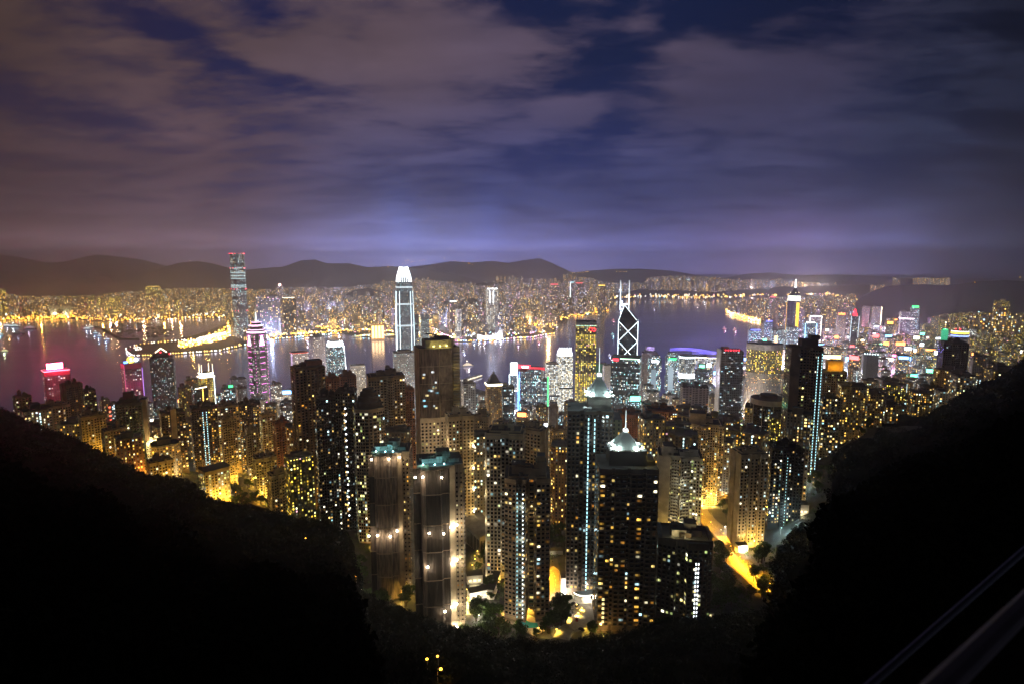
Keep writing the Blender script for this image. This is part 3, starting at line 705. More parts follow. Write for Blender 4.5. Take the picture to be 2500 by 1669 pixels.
# two towers wrapped in scaffold netting with cyan lit roofs
M_net = principled('scaffold_netting', (.11, .085, .068), .95, noise=(.8, .7), stretch=.12); M_netd = principled('dark_scaffold_netting', (.024, .019, .016), .95, noise=(.8, .7), stretch=.12)
M_bamboo = principled('bamboo_pole', (.16, .12, .08), .8)
def netted(label, spec, theta, net, seed, right, lamps):
    X, Y, base, H, w, d, rot = place(*spec, theta, .9)
    r = thing('scaffolded_tower', label, 'tower under repair', (X, Y, base), rot); rnd = random.Random(seed)
    core = [(-w * .42, -d * .3), (-w * .2, -d * .3), (-w * .2, -d * .44), (w * .3, -d * .44), (w * .3, -d * .36), (w * .47, -d * .36), (w * .47, d * .44), (-w * .42, d * .44)]
    mb = MB(); mb.prism(core, 0, H, M_sand if right else M_tan, M_roof); mb.build('tower_body', r)
    add_windows(r, core, 4, H - 3, 3.1, 2.8, .4, .4, .16, 40, 'warm', seed, dark=True, only=[4, 5])
    # netting hangs in pleated lifts; each lift ends at a ledge
    outl = [(-w * .5, -d * .34), (-w * .36, -d * .34), (-w * .34, -d * .46), (-w * .27, -d * .5), (w * .02, -d * .52), (w * .06, -d * .46), (w * .18, -d * .46), (w * .2, -d * .42), (w * .3, -d * .42)]
    zs = [0, H * .17, H * .33, H * .5, H * .66, H * .84, H * .985]
    for k in range(len(zs) - 1):
        mb = MB()
        for i in range(len(outl) - 1):
            a, b = outl[i], outl[i + 1]; L_ = math.hypot(b[0] - a[0], b[1] - a[1]); n = max(2, int(L_ / .45)); pts = []
            for q in range(n + 1):
                t = q / n; o_ = .16 * rnd.random() + (.12 if q % 2 else 0)
                nx, ny = (b[1] - a[1]) / L_, -(b[0] - a[0]) / L_
                pts.append((a[0] + (b[0] - a[0]) * t + nx * o_, a[1] + (b[1] - a[1]) * t + ny * o_))
            mt = M_netd if (net == 'dark' and i not in (1, 2) or (net == 'grey' and i == 0 and k in (0, 1, 3, 4))) else M_net
            for p, q in zip(pts, pts[1:]): mb.face([(p[0], p[1], zs[k] + .3), (q[0], q[1], zs[k] + .3), (q[0] * .995, q[1] * .995, zs[k + 1]), (p[0] * .995, p[1] * .995, zs[k + 1])], mt)
        mb.build('scaffold_netting', r)
        mb = MB()
        for i in range(len(outl) - 1):
            a, b = outl[i], outl[i + 1]; mb.tube((a[0], a[1] - .3, zs[k + 1]), (b[0], b[1] - .3, zs[k + 1]), .22, M_bamboo, 4)
        mb.build('scaffold_ledge', r)
    mb = MB()
    for i in range(14):
        x = w * (.31 + .2 * i / 13); y = -d * .40
        if i % 3 == 0: mb.tube((x, y, 0), (x, y, H), .1, M_bamboo, 4)
    z = 6
    while z < H: mb.tube((w * .31, -d * .40, z), (w * .52, -d * .40, z), .1, M_bamboo, 4); z += 9.3
    mb.build('bamboo_frame', r)
    mb = MB(); z = 3
    while z < H - 3:
        for q in range(5): mb.box(w * .485, -d * .3 + q * d * .17, z, w * .04, d * .1, 1.3, M_grey, M_grey)
        z += 3.1
    g = mb.build('balconies', r); g['kind'] = 'stuff'
    # roof plant under cyan work lights
    for q, (cx, cy_, sx, sy, sz) in enumerate(((-.12, -.1, .4, .26, 3), (.1, .05, .26, .32, 6), (.3, -.05, .2, .4, 2.5), (-.3, .1, .14, .3, 2), (.02, -.2, .12, .12, 4.5))):
        m2 = MB(); m2.box(cx * w, cy_ * d, H, sx * w, sy * d, sz, M_grey, M_roof); m2.build('lift_house', r)
    mb = MB()
    for q in range(9): mb.tube((-w * .2 + q * w * .055, -d * .28, H), (-w * .2 + q * w * .055, -d * .28, H + 6 + 3 * (q % 2)), .12, M_bamboo, 4)
    for zz in (2.5, 5): mb.tube((-w * .2, -d * .28, H + zz), (w * .24, -d * .28, H + zz), .12, M_bamboo, 4)
    mb.build('roof_scaffold', r)
    ce = emis('cyan_work_lamp', (.45, .95, 1), 18)
    for cx, cy_ in ((-.3, -.34), (-.08, -.38), (.1, -.38)):
        m2 = MB(); m2.box(cx * w, cy_ * d, H + .3, .7, .5, .5, ce); m2.build('work_lamp', r); point((cx * w, cy_ * d - .3, H + 2.2), 800, (.3, .92, 1), .5, r)
    we = emis('work_lamp_glass', (1, .88, .66), 40)
    for fx, fz, e in lamps:
        y = -d * (.55 if fx < .1 else .5); m2 = MB(); m2.box(fx * w, y - .4, H * fz, 1.0, .7, .9, we); m2.tube((fx * w, y, H * fz + .4), (fx * w, y + 2, H * fz + .4), .08, M_dark, 4)
        m2.build('work_lamp', r); point((fx * w, y - 1.4, H * fz - .5), e * 1.8, (1, .78, .5), .5, r)
    LAND.append((pix(X, Y, base + H * .6), label, r, H)); return r, w, d, H
r, w, d, H = netted('scaffolded tower in grey netting, left of the two cyan topped ones', (897, 1010, 1108, 412), -.12, 'grey', 3, False,
    [(-.5, .46, 900), (-.3, .46, 1500), (.0, .45, 1500), (.16, .48, 900), (-.38, .965, 1200), (.02, .965, 1600), (.26, .97, 900)])
LAND[-1] = (LAND[-1][0], 'the grey netted tower', r, H); point((w * .4, -d * .62, 8), 16000, (1, .6, .08), 1, r); point((w * .2, -d * .75, 4), 5000, (1, .6, .1), 1, r)
r, w, d, H = netted('scaffolded tower in black netting with many work lamps, right of the pair', (1004, 1134, 1140, 374), .06, 'dark', 5, True,
    [(-.22, .62, 1500), (.06, .61, 1300), (.2, .64, 1500), (.32, .65, 2500), (-.26, .42, 2400), (.22, .42, 1500), (.31, .44, 2600), (.06, .14, 1700), (.2, .155, 1500), (.3, .17, 1600), (-.46, .95, 1200), (-.32, .95, 1800), (.04, .94, 900), (.3, .03, 5000)])
LAND[-1] = (LAND[-1][0], 'the black netted tower', r, H)

# beige twin slab with the bluish stair column, centre front
r, poly, w, d, H = tower('apartment_tower', 'beige slab tower with a blue white stair column beside the swimming pool', 'apartment tower', (1233, 1342, 1170, 382), M_tan,
    lambda w, d: [(-w * .5, -d * .38), (-w * .25, -d * .5), (-w * .2, -d * .42), (-w * .03, -d * .5), (w * .03, -d * .1), (w * .16, -d * .1), (w * .2, -d * .46), (w * .5, -d * .4), (w * .5, d * .5), (-w * .5, d * .5)],
    .0, .9, 'warm', .1, 70, 3.0, 3.0, .72, .5, 21, slab=M_brown, roofs=3, short='the beige slab by the pool')
stair_strip(r, poly, 1, .5, 4, H - 8, 3.0, .8, 1.6, 'stair', 'stair_window', 48, 700); stair_strip(r, poly, 2, .62, 4, H - 8, 3.0, .7, 1.1, 'stairw', 'stair_window', 48)
stair_strip(r, poly, 5, .5, 6, H - 40, 7.1, .9, 1.2, 'stairy', 'landing_lamp', 20)
mb = MB(); mb.box(w * .3, 0, H, w * .24, d * .4, 9, M_tan, M_roof); mb.box(w * .3, 0, H + 9, w * .18, d * .3, 4, M_tan, M_roof); mb.box(-w * .2, d * .1, H, w * .3, d * .4, 6, M_tan, M_roof); mb.build('lift_house', r)
point((w * .1, -d * .35, H * .35), 900, (1, .75, .3), .6, r); point((w * .1, -d * .35, H * .75), 900, (1, .75, .3), .6, r); point((-w * .3, -d * .8, 8), 2500, (1, .8, .4), .6, r)

def lit_base(r, w, d, e=8000, col=(1, .66, .2), n=2, z=6):  # unseen lights added at the wall foot for street glow on facades
    col = (col[0], col[1] * .86, col[2] * .4)
    for k in range(n): point((w * (-.4 + .8 * (k + .5) / n), -d / 2 - 8, z), e * 2.7, col, 1.0, r)
M_cream = wallmat('cream', (.45, .38, .27))
r, poly, w, d, H = tower('apartment_tower', 'sand coloured tower with a floodlit pale edge, left behind the beige pool slab', 'apartment tower', (1188, 1284, 1058, 438), M_cream, 'notch', -.1, .85, 'mixed', .16, 70, 3.0, 3.0, .66, .56, 31, slab=M_grey, roofs=2, planarg=(1, 2.5, 6), short='the floodlit sand tower')
mb = MB(); mb.box(-w * .5 - .6, -d * .45, 0, 1.2, 2.0, H, M_pale); mb.build('edge_fin', r)
for k in range(5): point((-w * .5 - 2.2, -d * .45 - 3.5, 4 + H * .19 * k), 1100, (1, .78, .42), .5, r)
lit_base(r, w, d, 6000)
r, poly, w, d, H = tower('apartment_tower', 'tall pale tower with a blank lit side wall, behind the beige pool slab', 'apartment tower', (1248, 1340, 1052, 492), M_sand, 'notch', -.5, .55, 'warm', .1, 30, 3.0, 3.2, .6, .5, 32, roofs=2, planarg=(1, 1.2, 2.2), skip=(5, 6, 7, 8, 9), short='the pale blank-walled tower')
lit_base(r, w, d, 14000, z=20)
r, poly, w, d, H = tower('apartment_tower', 'slim beige tower with small windows, right of the pale blank walled tower', 'apartment tower', (1342, 1375, 1052, 640), M_beige, 'rect', .5, .7, 'warm', .16, 30, 2.9, 2.6, .5, .45, 33, roofs=1, short='the slim beige tower')
lit_base(r, w, d, 9000, z=10)
r, poly, w, d, H = tower('apartment_tower', 'slim cream tower with rows of small windows, glimpsed above the orange forecourt', 'apartment tower', (1374, 1398, 1048, 600), M_beige, 'rect', .1, .9, 'warm', .1, 20, 2.9, 2.4, .5, .45, 34, roofs=1, short='the slim cream tower')
lit_base(r, w, d, 9000, z=10)
r, poly, w, d, H = tower('apartment_tower', 'tan tower with columns of tiny windows, right of the dark netted roofs', 'apartment tower', (1154, 1200, 1016, 600), M_beige, 'notch', -.3, .7, 'warm', .05, 15, 2.9, 2.5, .4, .42, 35, roofs=2, planarg=(1, 1.4, 2.2), short='the tan tower')
lit_base(r, w, d, 12000, z=12)
r, poly, w, d, H = tower('apartment_tower', 'grey beige tower with a lamp lit edge, right of the tall netted block', 'apartment tower', (1086, 1156, 1016, 520), M_sand, 'notch', .2, .7, 'yellow', .06, 25, 3.1, 3.4, .45, .45, 36, roofs=2, planarg=(1, 1.6, 3), short='the lamp-edged tower')
we = emis('wall_lamp_glass', (1, .82, .5), 25)
for k in range(5):
    z = H * (.08 + .17 * k); m2 = MB(); m2.box(w * .47, -d * .58, z, .9, .6, 1.6, we); m2.build('wall_lamp', r); point((w * .47, -d * .66, z + 2), 1500, (1, .72, .32), .5, r)
# tall central block half wrapped in grey netting
X, Y, base, H, w, d, rot = place(1010, 1124, 852, 545, .2, .8)
r = thing('scaffolded_tower', 'tall brown block with grey netting on its upper half and a yellow lit roof', 'tower under repair', (X, Y, base), rot)
poly = [(-w * .5, -d * .4), (-w * .04, -d * .5), (-w * .02, -d * .46), (w * .3, -d * .46), (w * .33, -d * .36), (w * .5, -d * .36), (w * .5, d * .5), (-w * .5, d * .5)]
mb = MB(); mb.prism(poly, 0, H, M_sand, M_rooflight); mb.build('tower_body', r)
add_windows(r, poly, 4, H * .64, 3.2, 3.4, .5, .46, .14, 50, 'yellow', 41, only=[0, 1, 2, 3, 4])
M_netg = principled('grey_scaffold_netting', (.15, .12, .09), .95, noise=(.5, .55), stretch=.5)
for k in range(4):
    mb = MB(); z0_, z1_ = H * (.65 + .087 * k), H * (.65 + .087 * (k + 1))
    for i in range(3):
        a, b = poly[i], poly[i + 1]; L_ = math.hypot(b[0] - a[0], b[1] - a[1]); n = max(2, int(L_ / .8)); nx, ny = (b[1] - a[1]) / L_, -(b[0] - a[0]) / L_
        for q in range(n):
            o0, o1 = .7 + .2 * (q % 2), .7 + .2 * ((q + 1) % 2)
            p0 = (a[0] + (b[0] - a[0]) * q / n + nx * o0, a[1] + (b[1] - a[1]) * q / n + ny * o0); p1 = (a[0] + (b[0] - a[0]) * (q + 1) / n + nx * o1, a[1] + (b[1] - a[1]) * (q + 1) / n + ny * o1)
            mb.face([(p0[0], p0[1], z0_ + .3), (p1[0], p1[1], z0_ + .3), (p1[0], p1[1], z1_), (p0[0], p0[1], z1_)], M_netg if i else M_net)
    mb.build('scaffold_netting', r)
rnd = random.Random(8)
for k in range(15):
    c = rnd.choice([(1, .8, .35), (1, .65, .2), (1, .8, .35), (.35, .8, 1), (.85, .95, 1)])
    o = bpy.data.objects.new('window', window_mesh(rnd.choice((1.8, 2.6, 3.4)), 1.7, litmat(c, rnd.choice((.5, .9, 1.4))))); COL.objects.link(o); o.parent = r
    t = rnd.uniform(.1, .98); a, b = poly[0], poly[1]; ang = math.atan2(b[1] - a[1], b[0] - a[0]); nx, ny = math.sin(ang), -math.cos(ang)
    o.location = (a[0] + (b[0] - a[0]) * t + nx * .95, a[1] + (b[1] - a[1]) * t + ny * .95, H * rnd.uniform(.67, .93)); o.rotation_euler = (0, 0, ang)
mb = MB(); z = H * .5
while z < H - 4:
    for i in (4,):
        a, b = poly[4], poly[5]
        mb.box((a[0] + b[0]) / 2, a[1] - .9, z, (b[0] - a[0]) * .96, 1.8, 1.2, M_grey, M_grey)
    z += 3.2
g = mb.build('balconies', r); g['label'] = 'stack of dark balconies'
mb = MB(); mb.box(w * .02, 0, H, w * .7, d * .6, 7, M_rooflight, M_rooflight); mb.build('penthouse', r)
mb = MB(); mb.box(w * .12, d * .0, H + 7, w * .3, d * .34, 2.5, M_rooflight, M_roof); mb.tube((-w * .1, 0, H + 7), (-w * .02, 0, H + 11), .6, M_dark, 6); mb.tube((-w * .02, 0, H + 11), (-w * .28, -2, H + 12.5), .8, M_dark, 6); mb.build('roof_crane', r)
yl = emis('roof_lamp', (1, .8, .25), 12)
for k in (-.14, .02, .18):
    m2 = MB(); m2.box(k * w, -d * .34, H + 1.2, .8, .6, .8, yl); m2.build('roof_lamp', r); point((k * w, -d * .38, H + 2), 900, (1, .78, .2), .4, r)
for k in range(5): point((w * .36, -d * .52, H * (.5 + .1 * k)), 250, (1, .75, .15), .4, r)
point((-w * .2, -d * 1.3, H * .55), 14000, (1, .72, .45), 2, r); point((-w * .2, -d * 1.4, H * .9), 9000, (1, .75, .55), 2, r)  # fill lights added in mid air for the ambient city glow
LAND.append((pix(X, Y, base + H * .6), 'the tall half-netted block', r, H))
# brown group left of centre
r, poly, w, d, H = tower('apartment_tower', 'dark red brown tower, tallest of the brown group left of centre', 'apartment tower', (708, 794, 898, 615), M_brown, 'notch', .25, .7, 'warm', .06, 30, 3.0, 3.4, .5, .5, 51, roofs=2, planarg=(2, 2.2, 3.5), short='the tall red-brown tower'); lit_base(r, w, d, 1500, (1, .5, .1))
mb = MB(); mb.box(w * .2, 0, H, w * .5, d * .6, 6, M_red, M_roof); mb.build('penthouse', r)
r, poly, w, d, H = tower('apartment_tower', 'nearly black tower with scattered bright windows, in front of the brick towers', 'apartment tower', (766, 836, 970, 560), M_black, 'notch', .1, .8, 'mixed', .12, 75, 3.0, 2.7, .6, .52, 52, roofs=2, planarg=(3, 1.8, 2), short='the nearly black tower')
r, poly, w, d, H = tower('apartment_tower', 'black tower with an arched roof and one bright window column', 'apartment tower', (818, 872, 954, 545), M_black, 'notch', -.2, .8, 'mixed', .12, 60, 3.0, 2.7, .6, .52, 53, roofs=1, planarg=(2, 1.8, 2), short='the arched-roof black tower')
stair_strip(r, poly, 4, .5, 20, H - 8, 6.2, 1.5, 1.5, 'stairw', 'window', 20)
r, poly, w, d, H = tower('apartment_tower', 'tan tower with a bowed glass front and a terraced round crown', 'apartment tower', (862, 940, 1000, 512), M_tan, lambda w, d: bowfront(w, d, d * .25, 7), .12, .8, 'yellow', .15, 80, 3.0, 2.6, .74, .6, 54, slab=M_beige, roofs=None, short='the bow-fronted tan tower')
for k, (f, h) in enumerate(((.9, 5), (.74, 4.5), (.58, 4), (.4, 3))):
    mb = MB(); mb.prism([(x, y + d * .1) for x, y in ngon(w * f, d * f, 16)], H + sum((0, 5, 9.5, 13.5)[k:k + 1]), H + (5, 9.5, 13.5, 16.5)[k], M_dkbrown, M_roof); mb.build('crown_tier', r)
lit_base(r, w, d, 2500, (1, .62, .12)); point((w * .3, -d, 30), 9000, (1, .7, .15), 1, r)
for (l_, r_, t_, Y_, lab, sd, th) in ((790, 828, 922, 720, 'brick red tower behind the nearly black tower', 61, .2), (826, 870, 918, 745, 'brick red tower with a stepped top, right of another brick tower', 62, .15), (976, 1012, 950, 700, 'brick red tower squeezed between the antenna tower and the tall netted block', 63, .1)):
    r, poly, w, d, H = tower('apartment_tower', lab, 'apartment tower', (l_, r_, t_, Y_), M_red, 'notch', th, .8, 'warm', .08, 25, 3.0, 3.0, .5, .48, sd, roofs=2, planarg=(1, 1.6, 2.6), short='the brick tower ' + ('left' if sd == 61 else 'centre' if sd == 62 else 'right'))
    lit_base(r, w, d, 6000, (1, .5, .15), z=30)
LAND = [(a, {'the brick tower left': 'the left brick tower', 'the brick tower centre': 'the stepped brick tower', 'the brick tower right': 'the squeezed brick tower'}.get(b, b), c, d_) for a, b, c, d_ in LAND]
r, poly, w, d, H = tower('apartment_tower', 'olive beige tower with rounded balconies, a dish and a tall antenna', 'apartment tower', (894, 990, 922, 660), M_tan, lambda w, d: [(-w * .5, -d * .3), (-w * .2, -d * .36), (-w * .18, -d * .2), (w * .0, -d * .2), (w * .02, -d * .42), (w * .07, -d * .5), (w * .13, -d * .5), (w * .18, -d * .42), (w * .2, -d * .25), (w * .5, -d * .25), (w * .5, d * .5), (-w * .5, d * .5)], .1, .8, 'mixed', .16, 80, 3.1, 3.0, .55, .5, 64, slab=M_sand, roofs=2, short='the antenna tower')
mb = MB(); mb.tube((-w * .36, 0, H), (-w * .36, 0, H + 34), .3, M_dark, 5, .1); mb.build('antenna', r)
mb = MB(); mb.tube((w * .05, 0, H + 6), (w * .05, 0, H + 8), .3, M_dark, 5); mb.tube((w * .05, -.5, H + 8), (w * .05, -1.8, H + 9.5), .6, M_grey, 12, 3.0); mb.build('satellite_dish', r)
lit_base(r, w, d, 9000, (1, .7, .2), z=30)
# right hand group
r, poly, w, d, H = tower('apartment_tower', 'white slab tower with zigzag balconies lit pale green, right of the front pyramid tower', 'apartment tower', (1602, 1716, 1120, 510), M_pale, lambda w, d: [(-w * .5, -d * .3), (-w * .24, -d * .42), (-w * .2, -d * .3), (-w * .02, -d * .36), (w * .0, -d * .5), (w * .22, -d * .38), (w * .24, -d * .3), (w * .5, -d * .4), (w * .5, d * .5), (-w * .5, d * .5)], .1, .8, 'yellow', .2, 80, 3.0, 2.8, .6, .5, 71, roofs=2, skip=(0,), short='the white zigzag slab')
for a_, b_ in ((2, 3), (4, 5)):
    n_ = 0; z = 4
    while z < H - 6 and n_ < 44:
        p0, p1 = poly[a_], poly[b_]; ang = math.atan2(p1[1] - p0[1], p1[0] - p0[0]); L_ = math.hypot(p1[0] - p0[0], p1[1] - p0[1]); nx, ny = math.sin(ang), -math.cos(ang)
        if 'bal_%d' % a_ not in WMESH:
            m2 = MB(); m2.box(0, -.8, 0, L_ * .8, 1.6, .2, M_pale); m2.box(0, -1.55, .2, L_ * .8, .1, .9, M_white); o = m2.build('balcony', r); WMESH['bal_%d' % a_] = o.data
        else: o = bpy.data.objects.new('balcony', WMESH['bal_%d' % a_]); COL.objects.link(o); o.parent = r
        o.location = ((p0[0] + p1[0]) / 2, (p0[1] + p1[1]) / 2, z); o.rotation_euler = (0, 0, ang); z += 3; n_ += 1
mb = MB(); mb.box(-w * .28, 0, H, w * .24, d * .5, 8, M_pale, M_roof); mb.box(w * .3, 0, H, w * .2, d * .4, 6, M_pale, M_roof); mb.build('lift_house', r)
for k in range(4): point((w * .02, -d * .62, 8 + H * .22 * k), 900, (1, .93, .6), .5, r)
lit_base(r, w, d, 5500, (1, .72, .3), 2, 12)
r, poly, w, d, H = tower('apartment_tower', 'cream tower with a stack of round corner balconies, behind the white zigzag slab', 'apartment tower', (1664, 1768, 1040, 672), M_cream, lambda w, d: [(-w * .5, -d * .3), (-w * .14, -d * .42)] + [(-w * .02 + w * .12 * math.cos(math.pi - math.pi * k / 6), -d * .42 - d * .14 * math.sin(math.pi * k / 6)) for k in range(7)] + [(w * .34, -d * .4), (w * .38, -d * .5), (w * .5, -d * .42), (w * .5, d * .5), (-w * .5, d * .5)], .1, .8, 'warm', .2, 90, 3.0, 2.6, .56, .5, 72, slab=None, roofs=2, short='the round-balcony cream tower')
mb = MB(); slabs(mb, poly, 0, H, 3.0, M_cream, .9, 1.0, edges=[2, 3, 4, 5, 6, 7]); g = mb.build('balconies', r); g['label'] = 'stack of rounded balcony fronts'
mb = MB(); mb.box(-w * .15, 0, H, w * .4, d * .5, 12, M_cream, M_roof); mb.build('penthouse', r); lit_base(r, w, d, 13000, (1, .68, .25), 3, 14); point((-w * .7, -d * .6, 60), 8000, (1, .7, .25), 1, r)
r, poly, w, d, H = tower('apartment_tower', 'low dark block with twin columns of white stair windows, right foreground', 'apartment tower', (1597, 1742, 1330, 380), M_dkbrown, lambda w, d: [(-w * .5, -d * .3), (-w * .18, -d * .42), (-w * .15, -d * .3), (w * .0, -d * .36), (w * .03, -d * .5), (w * .4, -d * .44), (w * .42, -d * .3), (w * .5, -d * .26), (w * .5, d * .5), (-w * .5, d * .5)], .12, .85, 'yellow', .12, 45, 3.1, 3.0, .62, .56, 73, slab=None, roofs=3, short='the low dark block')
stair_strip(r, poly, 4, .42, 4, H - 10, 3.1, .8, 1.7, 'stairw', 'stair_window', 14); stair_strip(r, poly, 4, .54, 4, H - 10, 3.1, .8, 1.7, 'stairw', 'stair_window', 14)
mb = MB(); mb.box(-w * .12, 0, H, w * .26, d * .4, 5, M_grey, M_roof); mb.box(w * .1, .1 * d, H, w * .22, d * .3, 8, M_grey, M_roof); mb.build('penthouse', r)
for x_ in (-.2, .05): point((x_ * w, -d * .3, H + 2.5), 900, (1, .8, .35), .4, r)
X, Y, base, H, w, d, rot = place(1788, 1962, 1100, 515, .25, .6)
r, poly, w, d, H = tower('apartment_tower', 'pale slab with a blank tiled end wall above the orange road bend', 'apartment tower', (1783, 1876, 1112, 500), M_cream, 'notch', .5, .75, 'mixed', .14, 55, 3.0, 2.8, .5, .5, 74, roofs=2, planarg=(2, 1.6, 2.4), skip=(23, 24, 25, 26, 27), short='the blank-ended slab'); lit_base(r, w, d, 3500, (1, .72, .3), 2, 10)
r, poly, w, d, H = tower('apartment_tower', 'dark blue tinted tower joined on the right of the pale blank ended slab', 'apartment tower', (1868, 1964, 1098, 540), M_black, 'notch', .3, .7, 'mixed', .2, 85, 3.0, 2.6, .5, .5, 75, roofs=3, planarg=(2, 1.8, 2.4), short='the dark blue-lit tower'); stair_strip(r, poly, 4, .5, 4, H - 6, 3.0, .5, .9, 'stair', 'stair_window', 45)
point((w * .3, -d * .7, 6), 6000, (.55, .95, 1), .6, r); point((w * .0, -d * .7, 20), 2500, (.6, .95, 1), .6, r)
r, poly, w, d, H = tower('apartment_tower', 'very tall dark tower with twin dotted columns of cyan stair windows', 'apartment tower', (1916, 2012, 850, 640), M_brown, lambda w, d: [(-w * .5, -d * .5), (-w * .22, -d * .5), (-w * .18, -d * .3), (w * .12, -d * .3), (w * .16, -d * .44), (w * .5, -d * .44), (w * .5, d * .5), (-w * .5, d * .5)], .28, .75, 'yellow', .1, 40, 3.2, 3.2, .62, .5, 76, slab=None, roofs=1, skip=(0,), short='the cyan-dotted tall tower')
M_b2 = wallmat('brown_wall', (.2, .15, .1)); stair_strip(r, poly, 4, .55, 6, H - 8, 3.2, .8, 1.9, 'stair', 'stair_window', 52); stair_strip(r, poly, 4, .9, 6, H - 4, 3.2, .8, 1.9, 'stair', 'stair_window', 52)
mb = MB(); mb.box(w * .1, 0, H, w * .5, d * .6, 8, M_brown, M_roof); mb.box(w * .3, .1 * d, H + 8, w * .3, d * .4, 4, M_brown, M_roof); mb.build('penthouse', r); point((-w * .4, -d * .9, 20), 9000, (1, .72, .3), 1, r)
r, poly, w, d, H = tower('apartment_tower', 'ochre tower with an orange lit crown box, right of the cyan dotted tower', 'apartment tower', (1996, 2068, 908, 750), M_tan, 'notch', .3, .8, 'yellow', .13, 60, 3.0, 2.8, .52, .48, 77, roofs=None, planarg=(2, 1.6, 2.4), short='the orange-crowned tower')
mb = MB(); mb.box(w * .05, 0, H, w * .62, d * .5, 13, wallmat('ochre', (.5, .28, .06)), M_roof); mb.build('crown_box', r)
mb = MB(); mb.box(-w * .1, -d * .2, H + 16, w * .7, 1.2, 4, emis('orange_bar_light', (1, .7, .25), 8)); mb.build('crown_light', r)
mb = MB(); mb.box(-w * .1, -d * .2, H, w * .1, 1.0, 16, M_dark); mb.build('crown_mast', r)
for k in (-.3, 0, .3): point((k * w, -d * .48, H + 5), 2200, (1, .6, .08), .5, r)
lit_base(r, w, d, 9000, (1, .8, .2), 2, 8)
r, poly, w, d, H = tower('apartment_tower', 'brown tower with a pale banded side, right of the orange crowned tower', 'apartment tower', (2056, 2112, 905 + 50, 830), M_brown, 'notch', .25, .8, 'mixed', .14, 40, 3.0, 2.8, .5, .5, 78, roofs=2, planarg=(1, 1.6, 2.4), short='the brown banded tower')
r, poly, w, d, H = tower('round_tower', 'round office tower with a pale disc top and dark ribbed glass', 'office tower', (1832, 1918, 992, 760), M_black, 'round', 0, 1.0, 'mixed', .16, 60, 3.4, 3.4, .7, .6, 79, slab=None, roofs=None, planarg=20, short='the round disc-topped tower')
mb = MB(); mb.prism(ngon(w * 1.04, d * 1.04, 24), H, H + 7, M_pale, M_rooflight); mb.build('top_disc', r); mb = MB(); mb.prism(ngon(w * .5, d * .5, 20), H + 7, H + 12, M_brown, M_roof); mb.build('lift_house', r)
mb = MB()
for k in range(10): a = 2 * math.pi * k / 10; mb.box(w * .51 * math.cos(a), d * .51 * math.sin(a), 0, .9, .9, H, M_pale)
mb.build('ribs', r); mb = MB(); mb.prism([(x - w * .5, y + d * .1) for x, y in rect(w * .3, d * .7)], 0, H - 6, facade('balcony_wing', (.4, .37, .3), p=.2, st=1.6, bw=3), M_roof); mb.build('balcony_wing', r)
r, poly, w, d, H = tower('apartment_tower', 'brick brown tower with one cold white stair line, behind the front pyramid', 'apartment tower', (1568, 1652, 1004, 735), M_red, 'notch', .15, .8, 'warm', .22, 80, 2.9, 2.6, .45, .45, 80, roofs=2, planarg=(3, 1.6, 2), short='the stair-lined brown tower')
stair_strip(r, poly, 8, .5, 4, H - 8, 2.9, 1.2, 2.6, 'stairw', 'stair_window', 60); lit_base(r, w, d, 22000, (1, .6, .25), 2, 40)
r, poly, w, d, H = tower('apartment_tower', 'brown tower with dotted amber windows, left of the one with the white stair line', 'apartment tower', (1500, 1570, 1012, 770), M_red, 'notch', .1, .8, 'warm', .2, 60, 2.9, 2.6, .45, .45, 81, roofs=2, planarg=(2, 1.6, 2), short='the amber-dotted brown tower'); lit_base(r, w, d, 20000, (1, .6, .25), 2, 40)
# ------------------------------------------------------------------ office towers and landmarks by the harbour
FAC = dict(
 glassblue=facade('blue_glass_offices', (.07, .09, .13), (.03, .04, .055), 3.8, 2.6, (.06, .94), (.12, .8), .36, 2.2, 'cool', .6, rough=.4),
 officew=facade('white_offices', (.34, .33, .36), (.02, .022, .026), 3.6, 3.2, (.1, .9), (.35, .85), .32, 2.4, 'white', .5),
 bright=facade('bright_offices', (.3, .3, .3), (.03, .03, .03), 3.9, 3.0, (.03, .97), (.22, .82), .86, 2.4, 'white', .12),
 goldgrid=facade('gold_grid_offices', (.12, .11, .11), (.03, .03, .03), 4.0, 4.2, (.1, .9), (.14, .9), .6, 2.0, 'gold', .6, rowh=4),
 darkoff=facade('dark_offices', (.02, .025, .03), (.012, .015, .018), 3.9, 3.0, (.05, .95), (.2, .8), .24, 2.0, 'cool', .75),
 hotel=facade('hotel_rooms', (.36, .32, .27), (.02, .02, .02), 3.4, 3.6, (.08, .92), (.4, .8), .26, 2.2, 'gold', .35),
 slabw=facade('striped_office_slab', (.3, .28, .3), (.02, .02, .024), 3.5, 4.0, (.0, 1.0), (.42, .85), .14, 1.5, 'cool', .4),
 white=facade('white_tower_wall', (.62, .58, .66), (.04, .04, .05), 3.6, 4.2, (.25, .75), (.3, .8), .34, 2.4, 'white', .2),
 iccf=facade('tall_glass_shaft', (.05, .06, .1), (.03, .035, .05), 6, 5, (.06, .94), (.15, .7), .3, 2.2, 'cool', .6),
 pinkg=facade('red_lit_glass', (.2, .03, .06), (.05, .02, .03), 4.5, 5, (.1, .9), (.3, .8), .2, 1.5, 'white', .6),  # red light put into the wall and glass colours
 flatmix=facade('mixed_flats', (.22, .2, .18), p=.3, st=1.7, pal='mixed', bw=3.6, fh=3.2),
)
def land(name, label, cat, spec, theta=0.0, asp=.8, short=None, base0=None):
    X, Y, base, H, w, d, rot = place(*spec, theta, asp)
    if base0 is not None: H += base - base0; base = base0
    r = thing(name, label, cat, (X, Y, base), rot)
    LAND.append((pix(X, Y, base + H * .75), short or label, r, H)); return r, w, d, H
